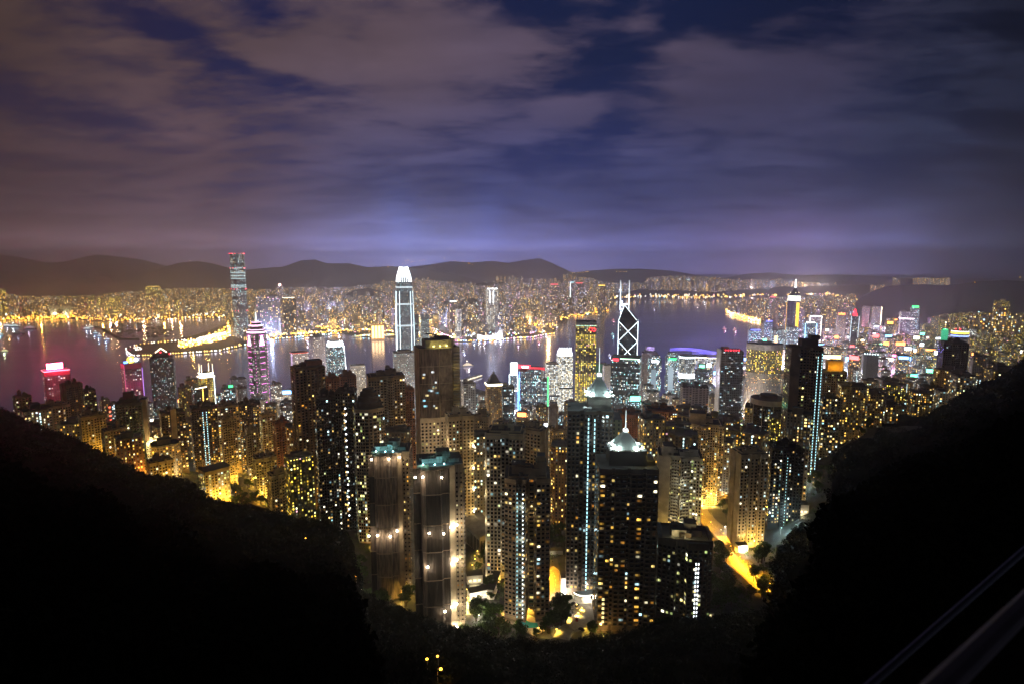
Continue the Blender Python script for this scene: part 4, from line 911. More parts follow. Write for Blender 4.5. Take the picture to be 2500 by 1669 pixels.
def body(r, poly, z0, z1, mat, cap=None, name='tower_body', u0=0, poly2=None):
    mb = MB(); mb.prism(poly, z0, z1, mat, cap or M_roof, u0, poly2); return mb.build(name, r)
def strip(r, a, b, rad, mat, name):
    mb = MB(); mb.tube(a, b, rad, mat, 4); return mb.build(name, r)
def letters(r, txt, size, loc, mat, name='sign_lettering', ang=0.0, align='CENTER', ext=.15):
    cu = bpy.data.curves.new('lettering', 'FONT'); cu.body = txt; cu.size = size; cu.extrude = ext; cu.align_x = align
    t = bpy.data.objects.new('lettering', cu); COL.objects.link(t); dg = bpy.context.evaluated_depsgraph_get()
    me = bpy.data.meshes.new_from_object(t.evaluated_get(dg)); COL.objects.unlink(t); bpy.data.objects.remove(t)
    me.materials.clear(); me.materials.append(mat); o = bpy.data.objects.new(name, me); COL.objects.link(o); o.parent = r
    o.location = loc; o.rotation_euler = (math.pi / 2, 0, ang); return o
E_white = emis('white_sign_light', (.9, .95, 1), 7); E_cool = emis('cool_line_light', (.75, .95, 1), 5); E_pink = emis('magenta_line_light', (1, .2, .85), 2.6); E_rosew = emis('rose_white_light', (1, .6, .9), 3.5)
E_red = emis('red_sign_light', (1, .03, .05), 5); E_blue = emis('blue_line_light', (.12, .3, 1), 5); E_green = emis('green_sign_light', (.05, 1, .25), 3.5); E_gold = emis('gold_light', (1, .62, .04), 2.4); E_warm = emis('warm_line_light', (1, .85, .55), 6)
E_cyan = emis('cyan_line_light', (.2, .85, 1), 3.5)

# tallest tower across the water
r, w, d, H = land('skyscraper', 'tallest dark glass skyscraper across the harbour with red lights at its top corners', 'skyscraper', (558, 598, 619, 3350), .35, 1.0, 'the tallest far skyscraper', 3)
pl = chamfer(w, d, w * .16)
body(r, scaled(pl, 1.1), 0, H * .12, FAC['iccf'], poly2=pl); body(r, pl, H * .12, H * .9, FAC['iccf'], u0=9); body(r, scaled(pl, .98), H * .9, H, FAC['iccf'], u0=30)
rl = emis('aviation_lamp', (1, .05, .08), 10)
for z in (1.0, .83, .58, .32):
    mb = MB()
    for k in range(8): x, y = pl[k]; mb.blob((x * 1.03, y * 1.03, H * z), 2.2 if z == 1 else 1.8, rl, 5)
    mb.build('aviation_lights', r)['kind'] = 'stuff'
for z in (.70, .735, .77, .62, .6):
    mb = MB(); mb.prism(scaled(pl, 1.012), H * z, H * z + 4, emis('lit_plant_floor', (.7, .95, 1), 1.1)); mb.build('lit_floor', r)

# tapering tower with a white crown of fins on this side
r, w, d, H = land('skyscraper', 'silver tapering skyscraper with a glowing white crown of fins', 'skyscraper', (962, 1008, 652, 1790), .1, 1.0, 'the white-crowned silver skyscraper', 3)
pl = chamfer(w, d, w * .17); F2 = facade('silver_glass', (.22, .26, .32), (.05, .07, .09), 4.2, 2.6, (.12, .88), (.2, .75), .34, .8, 'cool', .4, rough=.4)
body(r, pl, 0, H * .62, F2); body(r, pl, H * .62, H * .80, F2, poly2=scaled(pl, .95), u0=11); body(r, scaled(pl, .95), H * .80, H * .89, F2, poly2=scaled(pl, .86), u0=17); body(r, scaled(pl, .86), H * .89, H * .93, F2, poly2=scaled(pl, .76), u0=23); body(r, scaled(pl, .74), H * .93, H * .965, emis('crown_glow_wall', (.7, .88, 1), 45, 'AUTO'), poly2=scaled(pl, .56), name='crown')
mb = MB()
for k in range(40):
    i = k // 5; a, b = pl[i], pl[(i + 1) % 8]; t = (k % 5 + .5) / 5; x, y = a[0] + (b[0] - a[0]) * t, a[1] + (b[1] - a[1]) * t
    mb.tube((x * .86, y * .86, H * .89), (x * .77, y * .77, H * .93), .5, E_white, 4); mb.tube((x * .77, y * .77, H * .93), (x * .62, y * .62, H * .965), .5, E_white, 4); mb.tube((x * .62, y * .62, H * .965), (x * .46, y * .46, H * (.985 + .015 * (k % 2))), .5, E_white, 4)
mb.build('crown_fins', r)
for z in (.30, .56, .72, .845):
    mb = MB(); mb.prism(scaled(pl, 1.01 if z < .63 else .985 if z < .8 else .93), H * z, H * z + 5, emis('lit_band', (.8, .93, 1), 1.0)); mb.build('lit_band', r)
for i in range(8):
    x, y = pl[i]; mb = MB(); mb.tube((x * 1.01, y * 1.01, 0), (x * 1.01, y * 1.01, H * .62), .45, E_cool, 4); mb.tube((x * 1.01, y * 1.01, H * .62), (x * .94, y * .94, H * .82), .45, E_cool, 4); mb.build('edge_light', r)
r, w, d, H = land('office_block', 'square grey office block with lit edges at the foot of the white crowned silver skyscraper', 'office block', (958, 1012, 862, 1560), .1, .9, 'the block at the silver skyscraper foot')
body(r, rect(w, d), 0, H, facade('glass_block', (.3, .3, .32), p=.4, st=1.2, pal='cool', bw=3, fh=3.8, wx=(.1, .9), row=.5)); mb = MB(); mb.box(0, 0, H, w * .6, d * .6, 5, M_pale, M_roof); mb.build('lift_house', r)

# its smaller sister
r, w, d, H = land('office_tower', 'shorter glass tower with a white glowing curved crown, left of centre by the water', 'office tower', (792, 844, 836, 1700), .3, .9, 'the short white-crowned tower', 4)
pl = chamfer(w, d, w * .2); body(r, pl, 0, H * .80, FAC['glassblue']); body(r, pl, H * .8, H * .94, FAC['glassblue'], poly2=scaled(pl, .88), u0=5)
mb = MB(); mb.prism(scaled(pl, .89), H * .93, H, emis('crown_glow', (.8, .95, 1), 25, 'AUTO'), M_white, poly2=scaled(pl, .74)); mb.build('crown', r)
mb = MB(); mb.prism([(w * .5, -d * .3), (w * .53, -d * .3), (w * .53, d * .3), (w * .5, d * .3)], H * .55, H * .93, E_white, None, poly2=[(w * .4, -d * .3), (w * .46, -d * .3), (w * .46, d * .3), (w * .4, d * .3)]); mb.build('lit_fin', r)
r, w, d, H = land('office_tower', 'white tower with rounded corners and a red edged roof beside the short white crowned tower', 'office tower', (706, 754, 862, 1480), .2, .8, 'the red-edged white tower', 5)
body(r, chamfer(w, d, w * .15), 0, H, FAC['white']); mb = MB(); mb.prism(chamfer(w * 1.01, d * 1.01, w * .15), H - 1, H + .8, emis('red_roof_line', (1, .15, .1), 1.2), M_roof); mb.build('roof_edge', r)
strip(r, (-w * .5, -d * .36, 2), (-w * .5, -d * .36, H), .8, emis('violet_edge', (.9, .6, 1), 1.5), 'edge_light')
for k in range(3): point((-w * .9, -d * 1.1, H * .3 * k + 10), 11000, (.85, .7, 1), 2, r)
r, w, d, H = land('office_tower', 'tall pale lilac tower between the red edged white tower and the short white crowned tower', 'office tower', (752, 795, 824, 1560), .25, .9, 'the tall lilac tower', 5)
body(r, chamfer(w, d, w * .15), 0, H, FAC['white'], u0=44); mb = MB(); mb.box(0, 0, H, w * .5, d * .5, 6, M_lilac, M_roof); mb.build('lift_house', r)
for k in range(3): point((w * .3, -d * 1.2, H * .3 * k + 20), 10000, (.8, .75, 1), 2, r)
r, w, d, H = land('office_block', 'low white hotel block with an arched sign frame on its roof, alone against the water', 'office block', (854, 892, 896, 1620), .1, .8, 'the lone low white block', 4)
body(r, rect(w, d), 0, H, facade('lone_block', (.4, .4, .4), p=.5, st=1.2, pal='white', bw=4, fh=4, wx=(.08, .92))); mb = MB(); mb.prism(rect(w * .98, d * .98), H, H + 4, M_pale, M_roof)
for k in range(4): mb.tube((-w * .4 + k * w * .26, -d * .4, H + 4), (-w * .34 + k * w * .26, -d * .4, H + 11), .6, M_dark, 5)
mb.build('roof_frame', r); point((0, -d, H + 8), 4000, (.9, .9, 1), 1, r)

# magenta tower with the needle
r, w, d, H = land('skyscraper', 'tower ringed with magenta light bars under a tiered cap and white needle', 'skyscraper', (596, 656, 806, 1440), .55, 1.0, 'the magenta-barred needle tower', 8)
F3 = facade('magenta_tower_glass', (.06, .055, .07), (.02, .02, .025), 4.2, 3.2, (.08, .92), (.15, .8), .26, 1.1, 'white', .5, rough=.4)
q = [(-w * .5, -d * .22), (-w * .22, -d * .5), (w * .22, -d * .5), (w * .5, -d * .22), (w * .5, d * .22), (w * .22, d * .5), (-w * .22, d * .5), (-w * .5, d * .22)]
notchd = []
for k in range(4):
    a = math.pi / 2 * k; c, s_ = math.cos(a), math.sin(a)
    for x, y in ((-w * .36, -d * .42), (-w * .17, -d * .42), (-w * .17, -d * .5), (w * .17, -d * .5), (w * .17, -d * .42), (w * .36, -d * .42)): notchd.append((x * c - y * s_, x * s_ + y * c))
body(r, notchd, 0, H * .965, F3)
n_ = 12
for k in range(n_):
    z = H * (.08 + .86 * (k / (n_ - 1)) ** .62)
    for s_ in range(4):
        a = math.pi / 2 * s_; me = WMESH.get('neon')
        if me is None: mb = MB(); mb.box(0, 0, 0, w * .32, 1.0, 1.1, E_pink); o = mb.build('neon_bar', r); WMESH['neon'] = o.data
        else: o = bpy.data.objects.new('neon_bar', me); COL.objects.link(o); o.parent = r
        o.location = (.51 * d * math.sin(a), -.51 * d * math.cos(a), z); o.rotation_euler = (0, 0, a)
for s_ in range(4):
    a = math.pi / 2 * s_ + math.pi / 4; x, y = .56 * w * math.sin(a), -.56 * w * math.cos(a)
    mb = MB()
    for k in range(24): mb.blob((x, y, H * (.2 + .032 * k)), 1.0, E_pink, 4)
    mb.build('dotted_edge', r)
    mb = MB(); a2 = math.pi / 2 * s_; mb.box(0, 0, 0, 1, 1, 1, E_rosew)
for k in range(5):
    for s_ in (0, 1, 3):
        a = math.pi / 2 * s_; mb = MB(); ww_ = w * (.34 - .05 * k); mb.box(0, 0, 0, ww_, 1.0, 3.5, E_rosew); o = mb.build('neon_bar', r); o.location = (.512 * d * math.sin(a), -.512 * d * math.cos(a), H * (.845 + .02 * k)); o.rotation_euler = (0, 0, a)
for k, (f, z0_, z1_) in enumerate(((1.06, 0, 3), (.9, 3, 8), (.66, 8, 17), (.78, 17, 19), (.5, 19, 26))):
    mb = MB(); pl = ngon(w * f * 1.05, d * f * 1.05, 8, math.pi / 8); mb.prism(pl, H * .965 + z0_, H * .965 + z1_, (E_rosew if k in (0, 3) else M_brown), M_dark); mb.build('cap_tier', r)
    mb = MB(); mb.prism(scaled(pl, 1.02), H * .965 + z1_ - .8, H * .965 + z1_ + .6, E_rosew, M_dark); mb.build('tier_light', r)
mb = MB(); z = H * .965 + 26; mb.tube((0, 0, z), (0, 0, z + 24), 2.2, emis('needle_light', (.9, 1, .95), 2.2), 6, .9); mb.tube((0, 0, z + 24), (0, 0, z + 46), .8, M_white, 5, .25); mb.build('needle', r)

# left: two red lit towers and neighbours
def red_tower(label, spec, theta, coin, short):
    r, w, d, H = land('office_tower', label, 'office tower', spec, theta, .8, short, 5)
    body(r, rect(w, d), 0, H * .93, FAC['pinkg'], u0=3 if coin else 40); body(r, rect(w * 1.02, d * 1.02), H * .93, H, principled('red_lit_parapet', (.5, .04, .1), .5), M_roof, 'crown')  # red light put into the parapet's base colour
    return r, w, d, H
r, w, d, H = red_tower('office tower washed in crimson with a glowing red rooftop sign box, far left', (102, 170, 906, 1420), .12, False, 'the crimson sign tower')
mb = MB(); mb.box(-w * .02, 0, H + 3, w * .62, 3, 13, emis('crimson_sign', (1, .05, .13), 220, 'AUTO'), M_dark); rs_ = mb.build('roof_sign', r)
mb = MB()
for k in range(5): mb.tube((-w * .3 + k * w * .14, 0, H), (-w * .3 + k * w * .14, 0, H + 3), .4, M_dark, 4)
mb.build('sign_frame', rs_); mb = MB(); mb.prism(rect(w * 1.03, d * 1.03), H - 1, H + 1.2, emis('crimson_edge', (1, .25, .35), 4), M_roof); mb.build('roof_edge', r)
for x_ in (-.5, 0, .5): point((w * x_, -d * .8, H + 18), 60000, (1, .02, .16), 3, r); point((w * x_, -d * .95, H * .5), 5000, (1, .02, .18), 3, r)
r, w, d, H = red_tower('violet and red lit tower with a yellow coin emblem on its roof', (294, 345, 888, 1400), .25, True, 'the coin-emblem tower')
mb = MB(); mb.tube((-w * .02, -d * .2, H + 8), (-w * .02, -d * .2 + 1.5, H + 8), 8.5, emis('coin_yellow', (1, .72, .1), 2.6), 20); mb.build('coin_emblem', r); letters(r, 'S', 13, (-w * .02, -d * .2 - .9, H + 3.6), emis('coin_cream', (1, .95, .75), 5))
mb = MB(); mb.tube((w * .27, -d * .2, H + 7), (w * .27, -d * .2 + 1.5, H + 7), 5, emis('leaf_white', (.8, .9, 1), 5), 12); mb.build('round_sign', r)
mb = MB(); mb.box(-w * .32, -d * .1, H, w * .22, 2, 5, E_blue); mb.build('blue_panel', r)
mb = MB(); mb.prism(rect(w * 1.02, d * 1.02), H * .45, H * .45 + 3, emis('pink_band', (1, .2, .5), 3)); mb.build('light_band', r)
strip(r, (w * .52, -d * .52, 0), (w * .52, -d * .52, H * .93), .8, emis('violet_line', (.5, .25, 1), 1.6), 'edge_light'); strip(r, (-w * .51, -d * .52, H * .45), (-w * .51, -d * .52, H), .5, emis('pink_line', (1, .15, .4), 1), 'edge_light')
for x_ in (-.4, .4): point((w * x_, -d * .9, H * .7), 9000, (.8, .1, .5), 2, r); point((w * x_, -d * .9, H * .2), 8000, (.55, .2, 1), 2, r)
r, w, d, H = land('office_tower', 'dark tower with a pointed lit arch on top, right of the coin emblem tower', 'office tower', (364, 426, 862, 1180), -.1, .9, 'the arch-topped dark tower', 8)
body(r, notch(w, d, 1, 2, 5), 0, H * .955, facade('dark_flats', (.035, .03, .03), p=.24, st=1.1, pal='cool', bw=2.6, fh=3.2, wx=(.15, .85), row=.3)); body(r, rect(w * .7, d * .7), H * .955, H, M_dkbrown, name='crown')
for s_ in (-1, 1): strip(r, (s_ * w * .24, -d * .36, H + 1), (0, -d * .36, H + 9), .8, E_warm, 'roof_arch')
mb = MB(); mb.prism([(-w * .24, -d * .34), (w * .24, -d * .34), (w * .24, d * .3), (-w * .24, d * .3)], H, H + 1, M_dark, M_dark, poly2=None); mb.build('roof_slab', r)
mb = MB(); mb.blob((-w * .02, -d * .37, H + 1), 1.6, E_red); mb.blob((w * .36, -d * .37, H - 3), 1.6, E_red); mb.build('red_lamps', r)
r, w, d, H = land('office_tower', 'tower with a dazzling white tiered crown and four upright spikes', 'office tower', (482, 524, 922, 1150), .3, 1.0, 'the spiked-crown tower', 12)
body(r, chamfer(w, d, w * .15), 0, H, facade('spiked_flats', (.28, .2, .1), p=.6, st=1.2, pal='gold', bw=3.6, fh=3.8, wx=(.1, .9)))
for k, (f, a_, b_) in enumerate(((1.12, 0, 2), (.86, 2, 7), (.98, 7, 9))):
    mb = MB(); mb.prism(chamfer(w * f, d * f, w * .15), H + a_, H + b_, emis('crown_lamp', (1, .9, .68), 6 if k != 1 else 3), M_dark); mb.build('crown_tier', r)
for x_, y_ in ((-.42, -.4), (.42, -.4), (.36, .36), (-.36, .36)): mb = MB(); mb.tube((x_ * w, y_ * d, H + 2), (x_ * w, y_ * d, H + 26), .7, E_warm, 5, .2); mb.build('spike', r)
strip(r, (w * .5, -d * .38, 0), (w * .5, -d * .38, H), .5, E_cool, 'edge_light'); point((0, -d * 1.2, H * .8), 16000, (1, .75, .4), 2, r); point((0, -d * 1.2, H * .3), 16000, (1, .7, .3), 2, r)
def simple(name, label, cat, spec, theta, mat, short=None, asp=.8, crown=None, u0=0, seed=1, light=None, plan=None, sub=True):
    r, w, d, H = land(name, label, cat, spec, theta, asp, short)
    pl = plan(w, d) if plan else rect(w, d); body(r, pl, 0, H, mat, u0=u0)
    rnd = random.Random(seed * 31 + 5)
    for k in range(2):
        mb = MB(); sx, sy, sz = rnd.uniform(.2, .45) * w, rnd.uniform(.25, .5) * d, rnd.uniform(2.5, 6.5); mb.box((k - .5) * w * .45, rnd.uniform(-.1, .15) * d, H, sx, sy, sz, M_rooflight, M_roof); mb.build('lift_house', r)
    if light: point((light[3] * w, -d * .5 - light[2], light[4] if len(light) > 4 else 8), light[0], light[1], 1.5, r)
    return r, w, d, H
AMB = (1, .5, .06)
fl = lambda n, c, **k: facade(n, c, **k)
simple('apartment_tower', 'red brown annex with amber lit crown, left of the spiked crown tower', 'apartment tower', (450, 484, 928, 1120), .2, fl('annex', (.3, .14, .07), p=.22, st=1.4), 'the red-brown annex', light=(9000, AMB, 8, 0, 60))
r, w, d, H = simple('office_tower', 'gold brown slab with a white lit side wall, below the spiked crown tower', 'office tower', (434, 468, 946, 1000), .4, fl('golden', (.2, .12, .04), p=.2, st=1.4, pal='gold'), 'the gold-brown slab', light=(12000, AMB, 8, -.3)); strip(r, (w * .52, -d * .45, H * .1), (w * .52, -d * .45, H), .6, emis('dotted_white', (.85, .95, 1), 1.6), 'edge_light')
r, w, d, H = simple('office_tower', 'dark glass block with amber neon strokes, in front of the spiked crown tower', 'office tower', (466, 508, 948, 960), .3, fl('neon_block', (.03, .03, .04), p=.14, st=1.2, pal='cool'), 'the neon-stroke block')
no = emis('amber_neon', (1, .55, .08), 5)
for a_, b_ in (((.1, .72), (.1, .98)), ((-.35, .58), (-.05, .62)), ((-.35, .66), (-.05, .7)), ((.22, .78), (.42, .84)), ((.22, .7), (.42, .76))): strip(r, (a_[0] * w, -d * .52, a_[1] * H), (b_[0] * w, -d * .52, b_[1] * H), .7, no, 'neon_stroke')
strip(r, (-w * .45, -d * .52, H), (w * .4, -d * .52, H + 1), .7, E_warm, 'roof_light')
simple('office_tower', 'wide office block with a violet lit top band, left of the magenta barred needle tower', 'office tower', (560, 602, 926, 1420), .1, fl('violet_band', (.22, .2, .24), p=.2, st=1.2, pal='cool'), 'the violet-band block')
LAND_r = LAND[-1][2]; mb = MB(); Hh = LAND[-1][3]; mb.box(0, -12, Hh - 5, 36, 1, 4.5, emis('violet_band_light', (.75, .35, .9), 1.6)); mb.build('light_band', LAND_r)
r, w, d, H = simple('office_tower', 'dark block with a bright green roof sign, left of the magenta barred needle tower', 'office tower', (538, 573, 948, 1250), .2, FAC['darkoff'], 'the green-signed block', u0=7); mb = MB(); mb.box(w * .2, -d * .4, H + 1, w * .35, 1, 5, E_green); mb.build('roof_sign', r)
simple('apartment_tower', 'slim grey tower with a white lit stair line, under the magenta barred needle tower', 'apartment tower', (576, 602, 948, 1180), .2, fl('slimgrey', (.26, .25, .25), p=.25, st=1.4, pal='white'), 'the slim stair-lit tower')
simple('office_tower', 'grey office slab with a pale end wall, right of the magenta barred needle tower', 'office tower', (660, 688, 938, 1250), .4, FAC['officew'], 'the pale-ended slab', u0=30, light=(6000, (.9, .9, 1), 8, .3))
r, w, d, H = simple('office_tower', 'block with vertical red neon down its corner, behind the stepped green glass tower', 'office tower', (243, 268, 976, 1050), .3, fl('red_neon_block', (.25, .14, .12), p=.2, st=1.2, pal='warm'), 'the red-neon block', light=(4000, (1, .1, .1), 6, .3, 40))
mb = MB()
for k in range(9): mb.box(w * .4, -d * .54, H * (.25 + .075 * k), w * .2, .8, 2.2, emis('red_neon', (1, .12, .06), 5))
mb.build('neon_column', r)

# gold grid tower with red emblem
r, w, d, H = land('skyscraper', 'flat topped square tower with a gold lit grid and red roof emblem', 'skyscraper', (1405, 1456, 786, 1440), .03, 1.0, 'the gold-grid tower', 8)
body(r, rect(w, d), 0, H * .97, FAC['goldgrid']); body(r, rect(w, d), H * .97, H, principled('grey_crown', (.2, .22, .22), .5), name='crown')
strip(r, (-w * .5, -d * .505, H * .965), (w * .5, -d * .505, H * .965), .7, emis('green_line', (.5, 1, .8), 1.6), 'roof_line')
mb = MB()
for k in range(9): x = -w / 2 + w * k / 8; mb.box(x, -d * .505, 0, .7, .7, H * .97, M_steel)
mb.build('mullions', r); mb = MB(); z = 16
while z < H * .95: mb.box(0, -d * .507, z, w, .5, .8, M_steel); z += 16
mb.build('cross_rails', r)
for k, tx in ((-1, 'C'), (1, 'O')): letters(r, tx, 13, (w * .3 + k * 4.2, -d * .52, H * .915), E_red, 'roof_emblem')
# prism tower with the X bracing
r, w, d, H = land('skyscraper', 'dark glass prism tower outlined in white X bracing with twin masts', 'skyscraper', (1511, 1557, 782, 1480), .0, 1.0, 'the X-braced tower', 8)
s_ = w * .5; FB = facade('prism_glass', (.02, .03, .05), (.012, .018, .025), 4, 3, (.06, .94), (.2, .8), .07, 1.0, 'cool', .8, rough=.15)
body(r, rect(w, d), 0, H, FB, M_glass)
top = H; mb = MB(); A, B, Cc, D = (-s_, -s_, top), (s_, -s_, top - 4), (s_, s_, top), (-s_, s_, top); P = (-s_ * .45, s_ * .3, top + 36); P2 = (-s_ * .8, -s_ * .1, top + 36)
mb.face([A, B, P], M_glass); mb.face([B, Cc, P], M_glass); mb.face([Cc, D, P], M_glass); mb.face([D, A, P], M_glass); mb.build('sloping_roof', r)
XL = emis('bracing_light', (.8, .95, 1), 4); rad = .62
def xl(a, b, nm='bracing_light'): strip(r, a, b, rad, XL, nm)
for fx, fy, tx, ty in ((-1, -1, 1, -1), (1, -1, 1, 1), (-1, 1, -1, -1)):
    nseg = 3; hs = 50.0
    for k in range(4):
        z1_ = top - 3 - hs * k; z0_ = z1_ - hs
        if z0_ < 0: break
        o = s_ + .5; xl((fx * o, fy * o, z0_), (tx * o, ty * o, z1_)); xl((tx * o, ty * o, z0_), (fx * o, fy * o, z1_))
for fx, fy in ((-1, -1), (1, -1), (1, 1), (-1, 1)): xl((fx * (s_ + .5), fy * (s_ + .5), 0), (fx * (s_ + .5), fy * (s_ + .5), top - 2), 'corner_light')
xl(A, P); xl(B, P, 'roof_edge_light'); 
for x_ in (-.62, .35):
    mb = MB(); mb.tube((P[0] + x_ * 22 + 3, P[1], P[2] - 14), (P[0] + x_ * 22 + 3, P[1], P[2] + 26), .9, XL, 5); mb.tube((P[0] + x_ * 22 + 3, P[1], P[2] + 26), (P[0] + x_ * 22 + 3, P[1], P[2] + 62), .5, XL, 5, .25); mb.build('mast', r)
for dz in (-12, 2): strip(r, (P[0] - .62 * 22 + 3, P[1], P[2] + dz), (P[0] + .35 * 22 + 3, P[1], P[2] + dz), .8, XL, 'mast_brace')
strip(r, (P[0] - .62 * 22 + 3, P[1], P[2] + 2), (P[0] + .35 * 22 + 3, P[1], P[2] - 12), .8, XL, 'mast_brace')
# black tower in front of it
r, w, d, H = land('office_tower', 'black tower with a green lit roof line, in front of the X braced tower', 'office tower', (1492, 1567, 874, 1350), -.1, .8, 'the black green-topped tower', 14)
body(r, rect(w, d), 0, H, FAC['darkoff']); strip(r, (-w * .18, -d * .51, H - 2), (w * .5, -d * .51, H - 2), 1.1, emis('green_white_line', (.6, 1, .7), 3), 'roof_line'); mb = MB(); mb.blob((w * .47, -d * .52, H - 5), 2.4, emis('blue_white_lamp', (.7, .85, 1), 8)); mb.build('corner_lamp', r)
mb = MB(); mb.box(-w * .33, -d * .52, H - 7, w * .2, .8, 5, E_red); mb.build('roof_sign', r)
mb = MB(); mb.prism([(-w * .3, -d * .8), (w * .28, -d * .8), (w * .28, -d * .5), (-w * .3, -d * .5)], 0, 10, M_white, M_white); mb.build('podium', r); point((w * 0, -d * .95, 30), 15000, (.95, .95, 1), 1, r)

# stepped neon tower and the red signed bank
r, w, d, H = land('office_tower', 'slim stepped tower traced in blue and white neon', 'office tower', (1237, 1265, 886, 1300), .1, .9, 'the stepped neon tower', 14)
z = H; FN = facade('neon_tower', (.35, .38, .5), p=.6, st=1.5, pal='cool', bw=3, fh=4)
for k, (f, a_, b_) in enumerate(((1.0, 0, .42), (.86, .42, .66), (.78, .66, .86), (.62, .86, 1.0))):
    pl = [(x + w * (1 - f) * .3, y) for x, y in rect(w * f, d * f)]; body(r, pl, H * a_, H * b_, FN, u0=k * 9, name='step')
    for i in (0, 1): strip(r, (pl[i][0], pl[i][1] - .5, H * a_), (pl[i][0], pl[i][1] - .5, H * b_), .7, E_blue if k < 2 else E_cool, 'edge_light')
    strip(r, (pl[0][0], pl[0][1] - .5, H * b_), (pl[1][0], pl[1][1] - .5, H * b_), .8, E_white, 'step_light')
mb = MB(); mb.box(w * .1, -d * .33, H * .87, w * .52, 1, H * .12, E_white); mb.build('top_sign', r)
mb = MB(); mb.box(w * .05, -d * .5 - 1, H * .3, w * .3, 1, H * .12, E_white); mb.build('lower_sign', r)
strip(r, (w * .55, -d * .56, 0), (w * .55, -d * .56, H * .8), .9, E_blue, 'blue_line'); strip(r, (w * .7, -d * .56, 0), (w * .7, -d * .56, H * .5), .8, E_cyan, 'cyan_line')
r, w, d, H = land('office_tower', 'steel framed bank tower with diagonal hangers and a red and white roof sign', 'office tower', (1266, 1342, 902, 1400), -.15, .7, 'the steel-framed bank', 12)
for k, (x0_, x1_, h) in enumerate(((-.5, -.18, .96), (-.18, .3, 1.0), (.3, .5, .82))):
    body(r, [(x0_ * w, -d * .45), (x1_ * w, -d * .45), (x1_ * w, d * .5), (x0_ * w, d * .5)], 0, H * h, FAC['glassblue'], u0=k * 13, name='bay')
M_fr = principled('grey_steel_frame', (.3, .3, .33), .5, .3)
for x_ in (-.5, -.18, .3, .5): mb = MB(); mb.tube((x_ * w, -d * .49, 0), (x_ * w, -d * .49, H), 1.2, M_fr, 5); mb.tube((x_ * w + 3, -d * .49, 0), (x_ * w + 3, -d * .49, H), .9, M_fr, 5); mb.build('mast_column', r)
for k in range(5):
    z = H * (.98 - .19 * k); mb = MB()
    for a_, b_ in ((-.5, -.18), (-.18, .3), (.3, .5)):
        m_ = (a_ + b_) / 2; mb.tube((a_ * w, -d * .5, z), (m_ * w, -d * .5, z - 9), .8, M_fr, 4); mb.tube((b_ * w, -d * .5, z), (m_ * w, -d * .5, z - 9), .8, M_fr, 4); mb.tube((a_ * w, -d * .5, z - 9), (b_ * w, -d * .5, z - 9), .6, M_fr, 4)
    mb.build('hanger_truss', r)
mb = MB(); mb.box(-w * .3, -d * .5, H + 2, w * .44, 2, 8, E_red); mb.box(-w * .26, -d * .5 - 1.2, H + 3.6, w * .22, .6, 4, E_white); mb.build('roof_sign', r)
mb = MB(); mb.box(w * .16, -d * .4, H - 2, w * .5, 1.5, 7, emis('dim_red_sign', (1, .05, .08), 1.2)); mb.build('second_sign', r)
strip(r, (w * .54, -d * .5, H * .3), (w * .54, -d * .5, H * .9), .9, E_green, 'green_line'); strip(r, (-w * .46, -d * .52, 0), (-w * .46, -d * .52, H * .96), .8, E_blue, 'blue_line')
for k in range(2): point((-w * .2 + k * w * .4, -d * .9, H * .35), 9000, (.75, .75, 1), 2, r)
def bright(label, spec, th, short, u0, crown):
    r, w, d, H = land('office_tower', label, 'office tower', spec, th, .9, short, 10); pl = chamfer(w, d, w * .12); body(r, pl, 0, H * (.93 if crown else 1), FAC['bright'], u0=u0)
    if crown:
        mb = MB(); mb.prism(scaled(pl, .96), H * .93, H, emis('white_crown', (.92, .92, 1), 3.6), M_pale, poly2=scaled(pl, .8)); mb.build('crown', r); mb = MB()
        for k in range(8): mb.tube((-w * .4 + k * w * .11, -d * .3, H), (-w * .4 + k * w * .11, -d * .3, H + 7), .5, E_white, 4)
        mb.build('crown_fins', r)
    else: mb = MB(); mb.box(0, 0, H, w * .6, d * .6, 5, M_pale, M_roof); mb.build('lift_house', r)
    strip(r, (-w * .5, -d * .5, H * .5), (w * .5, -d * .5, H * .5), 2.2, M_dark, 'plant_floor'); return r, w, d, H
bright('office tower glowing on every floor, shorter of the bright pair', (1331, 1366, 890, 1460), .1, 'the shorter bright tower', 0, False)
bright('office tower glowing on every floor under a white angled crown', (1358, 1400, 856, 1480), .15, 'the white-crowned bright tower', 21, True)
r, w, d, H = land('office_tower', 'floodlit white stone tower with upright ribs, low between the bank and the pyramid roofs', 'office tower', (1339, 1364, 984, 1180), .1, .9, 'the floodlit stone tower')
body(r, chamfer(w, d, w * .1), 0, H * .92, M_cream); body(r, rect(w * .8, d * .8), H * .92, H, M_cream, name='upper_step'); mb = MB()
for k in range(5): mb.box(-w * .36 + k * w * .18, -d * .52, 2, w * .05, 1.2, H * .88, M_pale)
mb.build('ribs', r)
for k in (-1, 0, 1): point((k * w * .4, -d * .5 - 9, 6), 13000, (1, .85, .5), 1, r)
r, w, d, H = land('office_tower', 'brown stone tower with a dark pyramid roof over a white lit cornice', 'office tower', (1184, 1226, 936, 1130), .2, .9, 'the dark-roofed stone tower')
body(r, chamfer(w, d, w * .1), 0, H - 5, fl('stone_windows', (.3, .2, .13), p=.3, st=1.1, pal='warm', bw=3.0, fh=3.6, wx=(.2, .8))); body(r, rect(w * 1.02, d * 1.02), H - 5, H - 1, E_warm, name='lit_cornice')
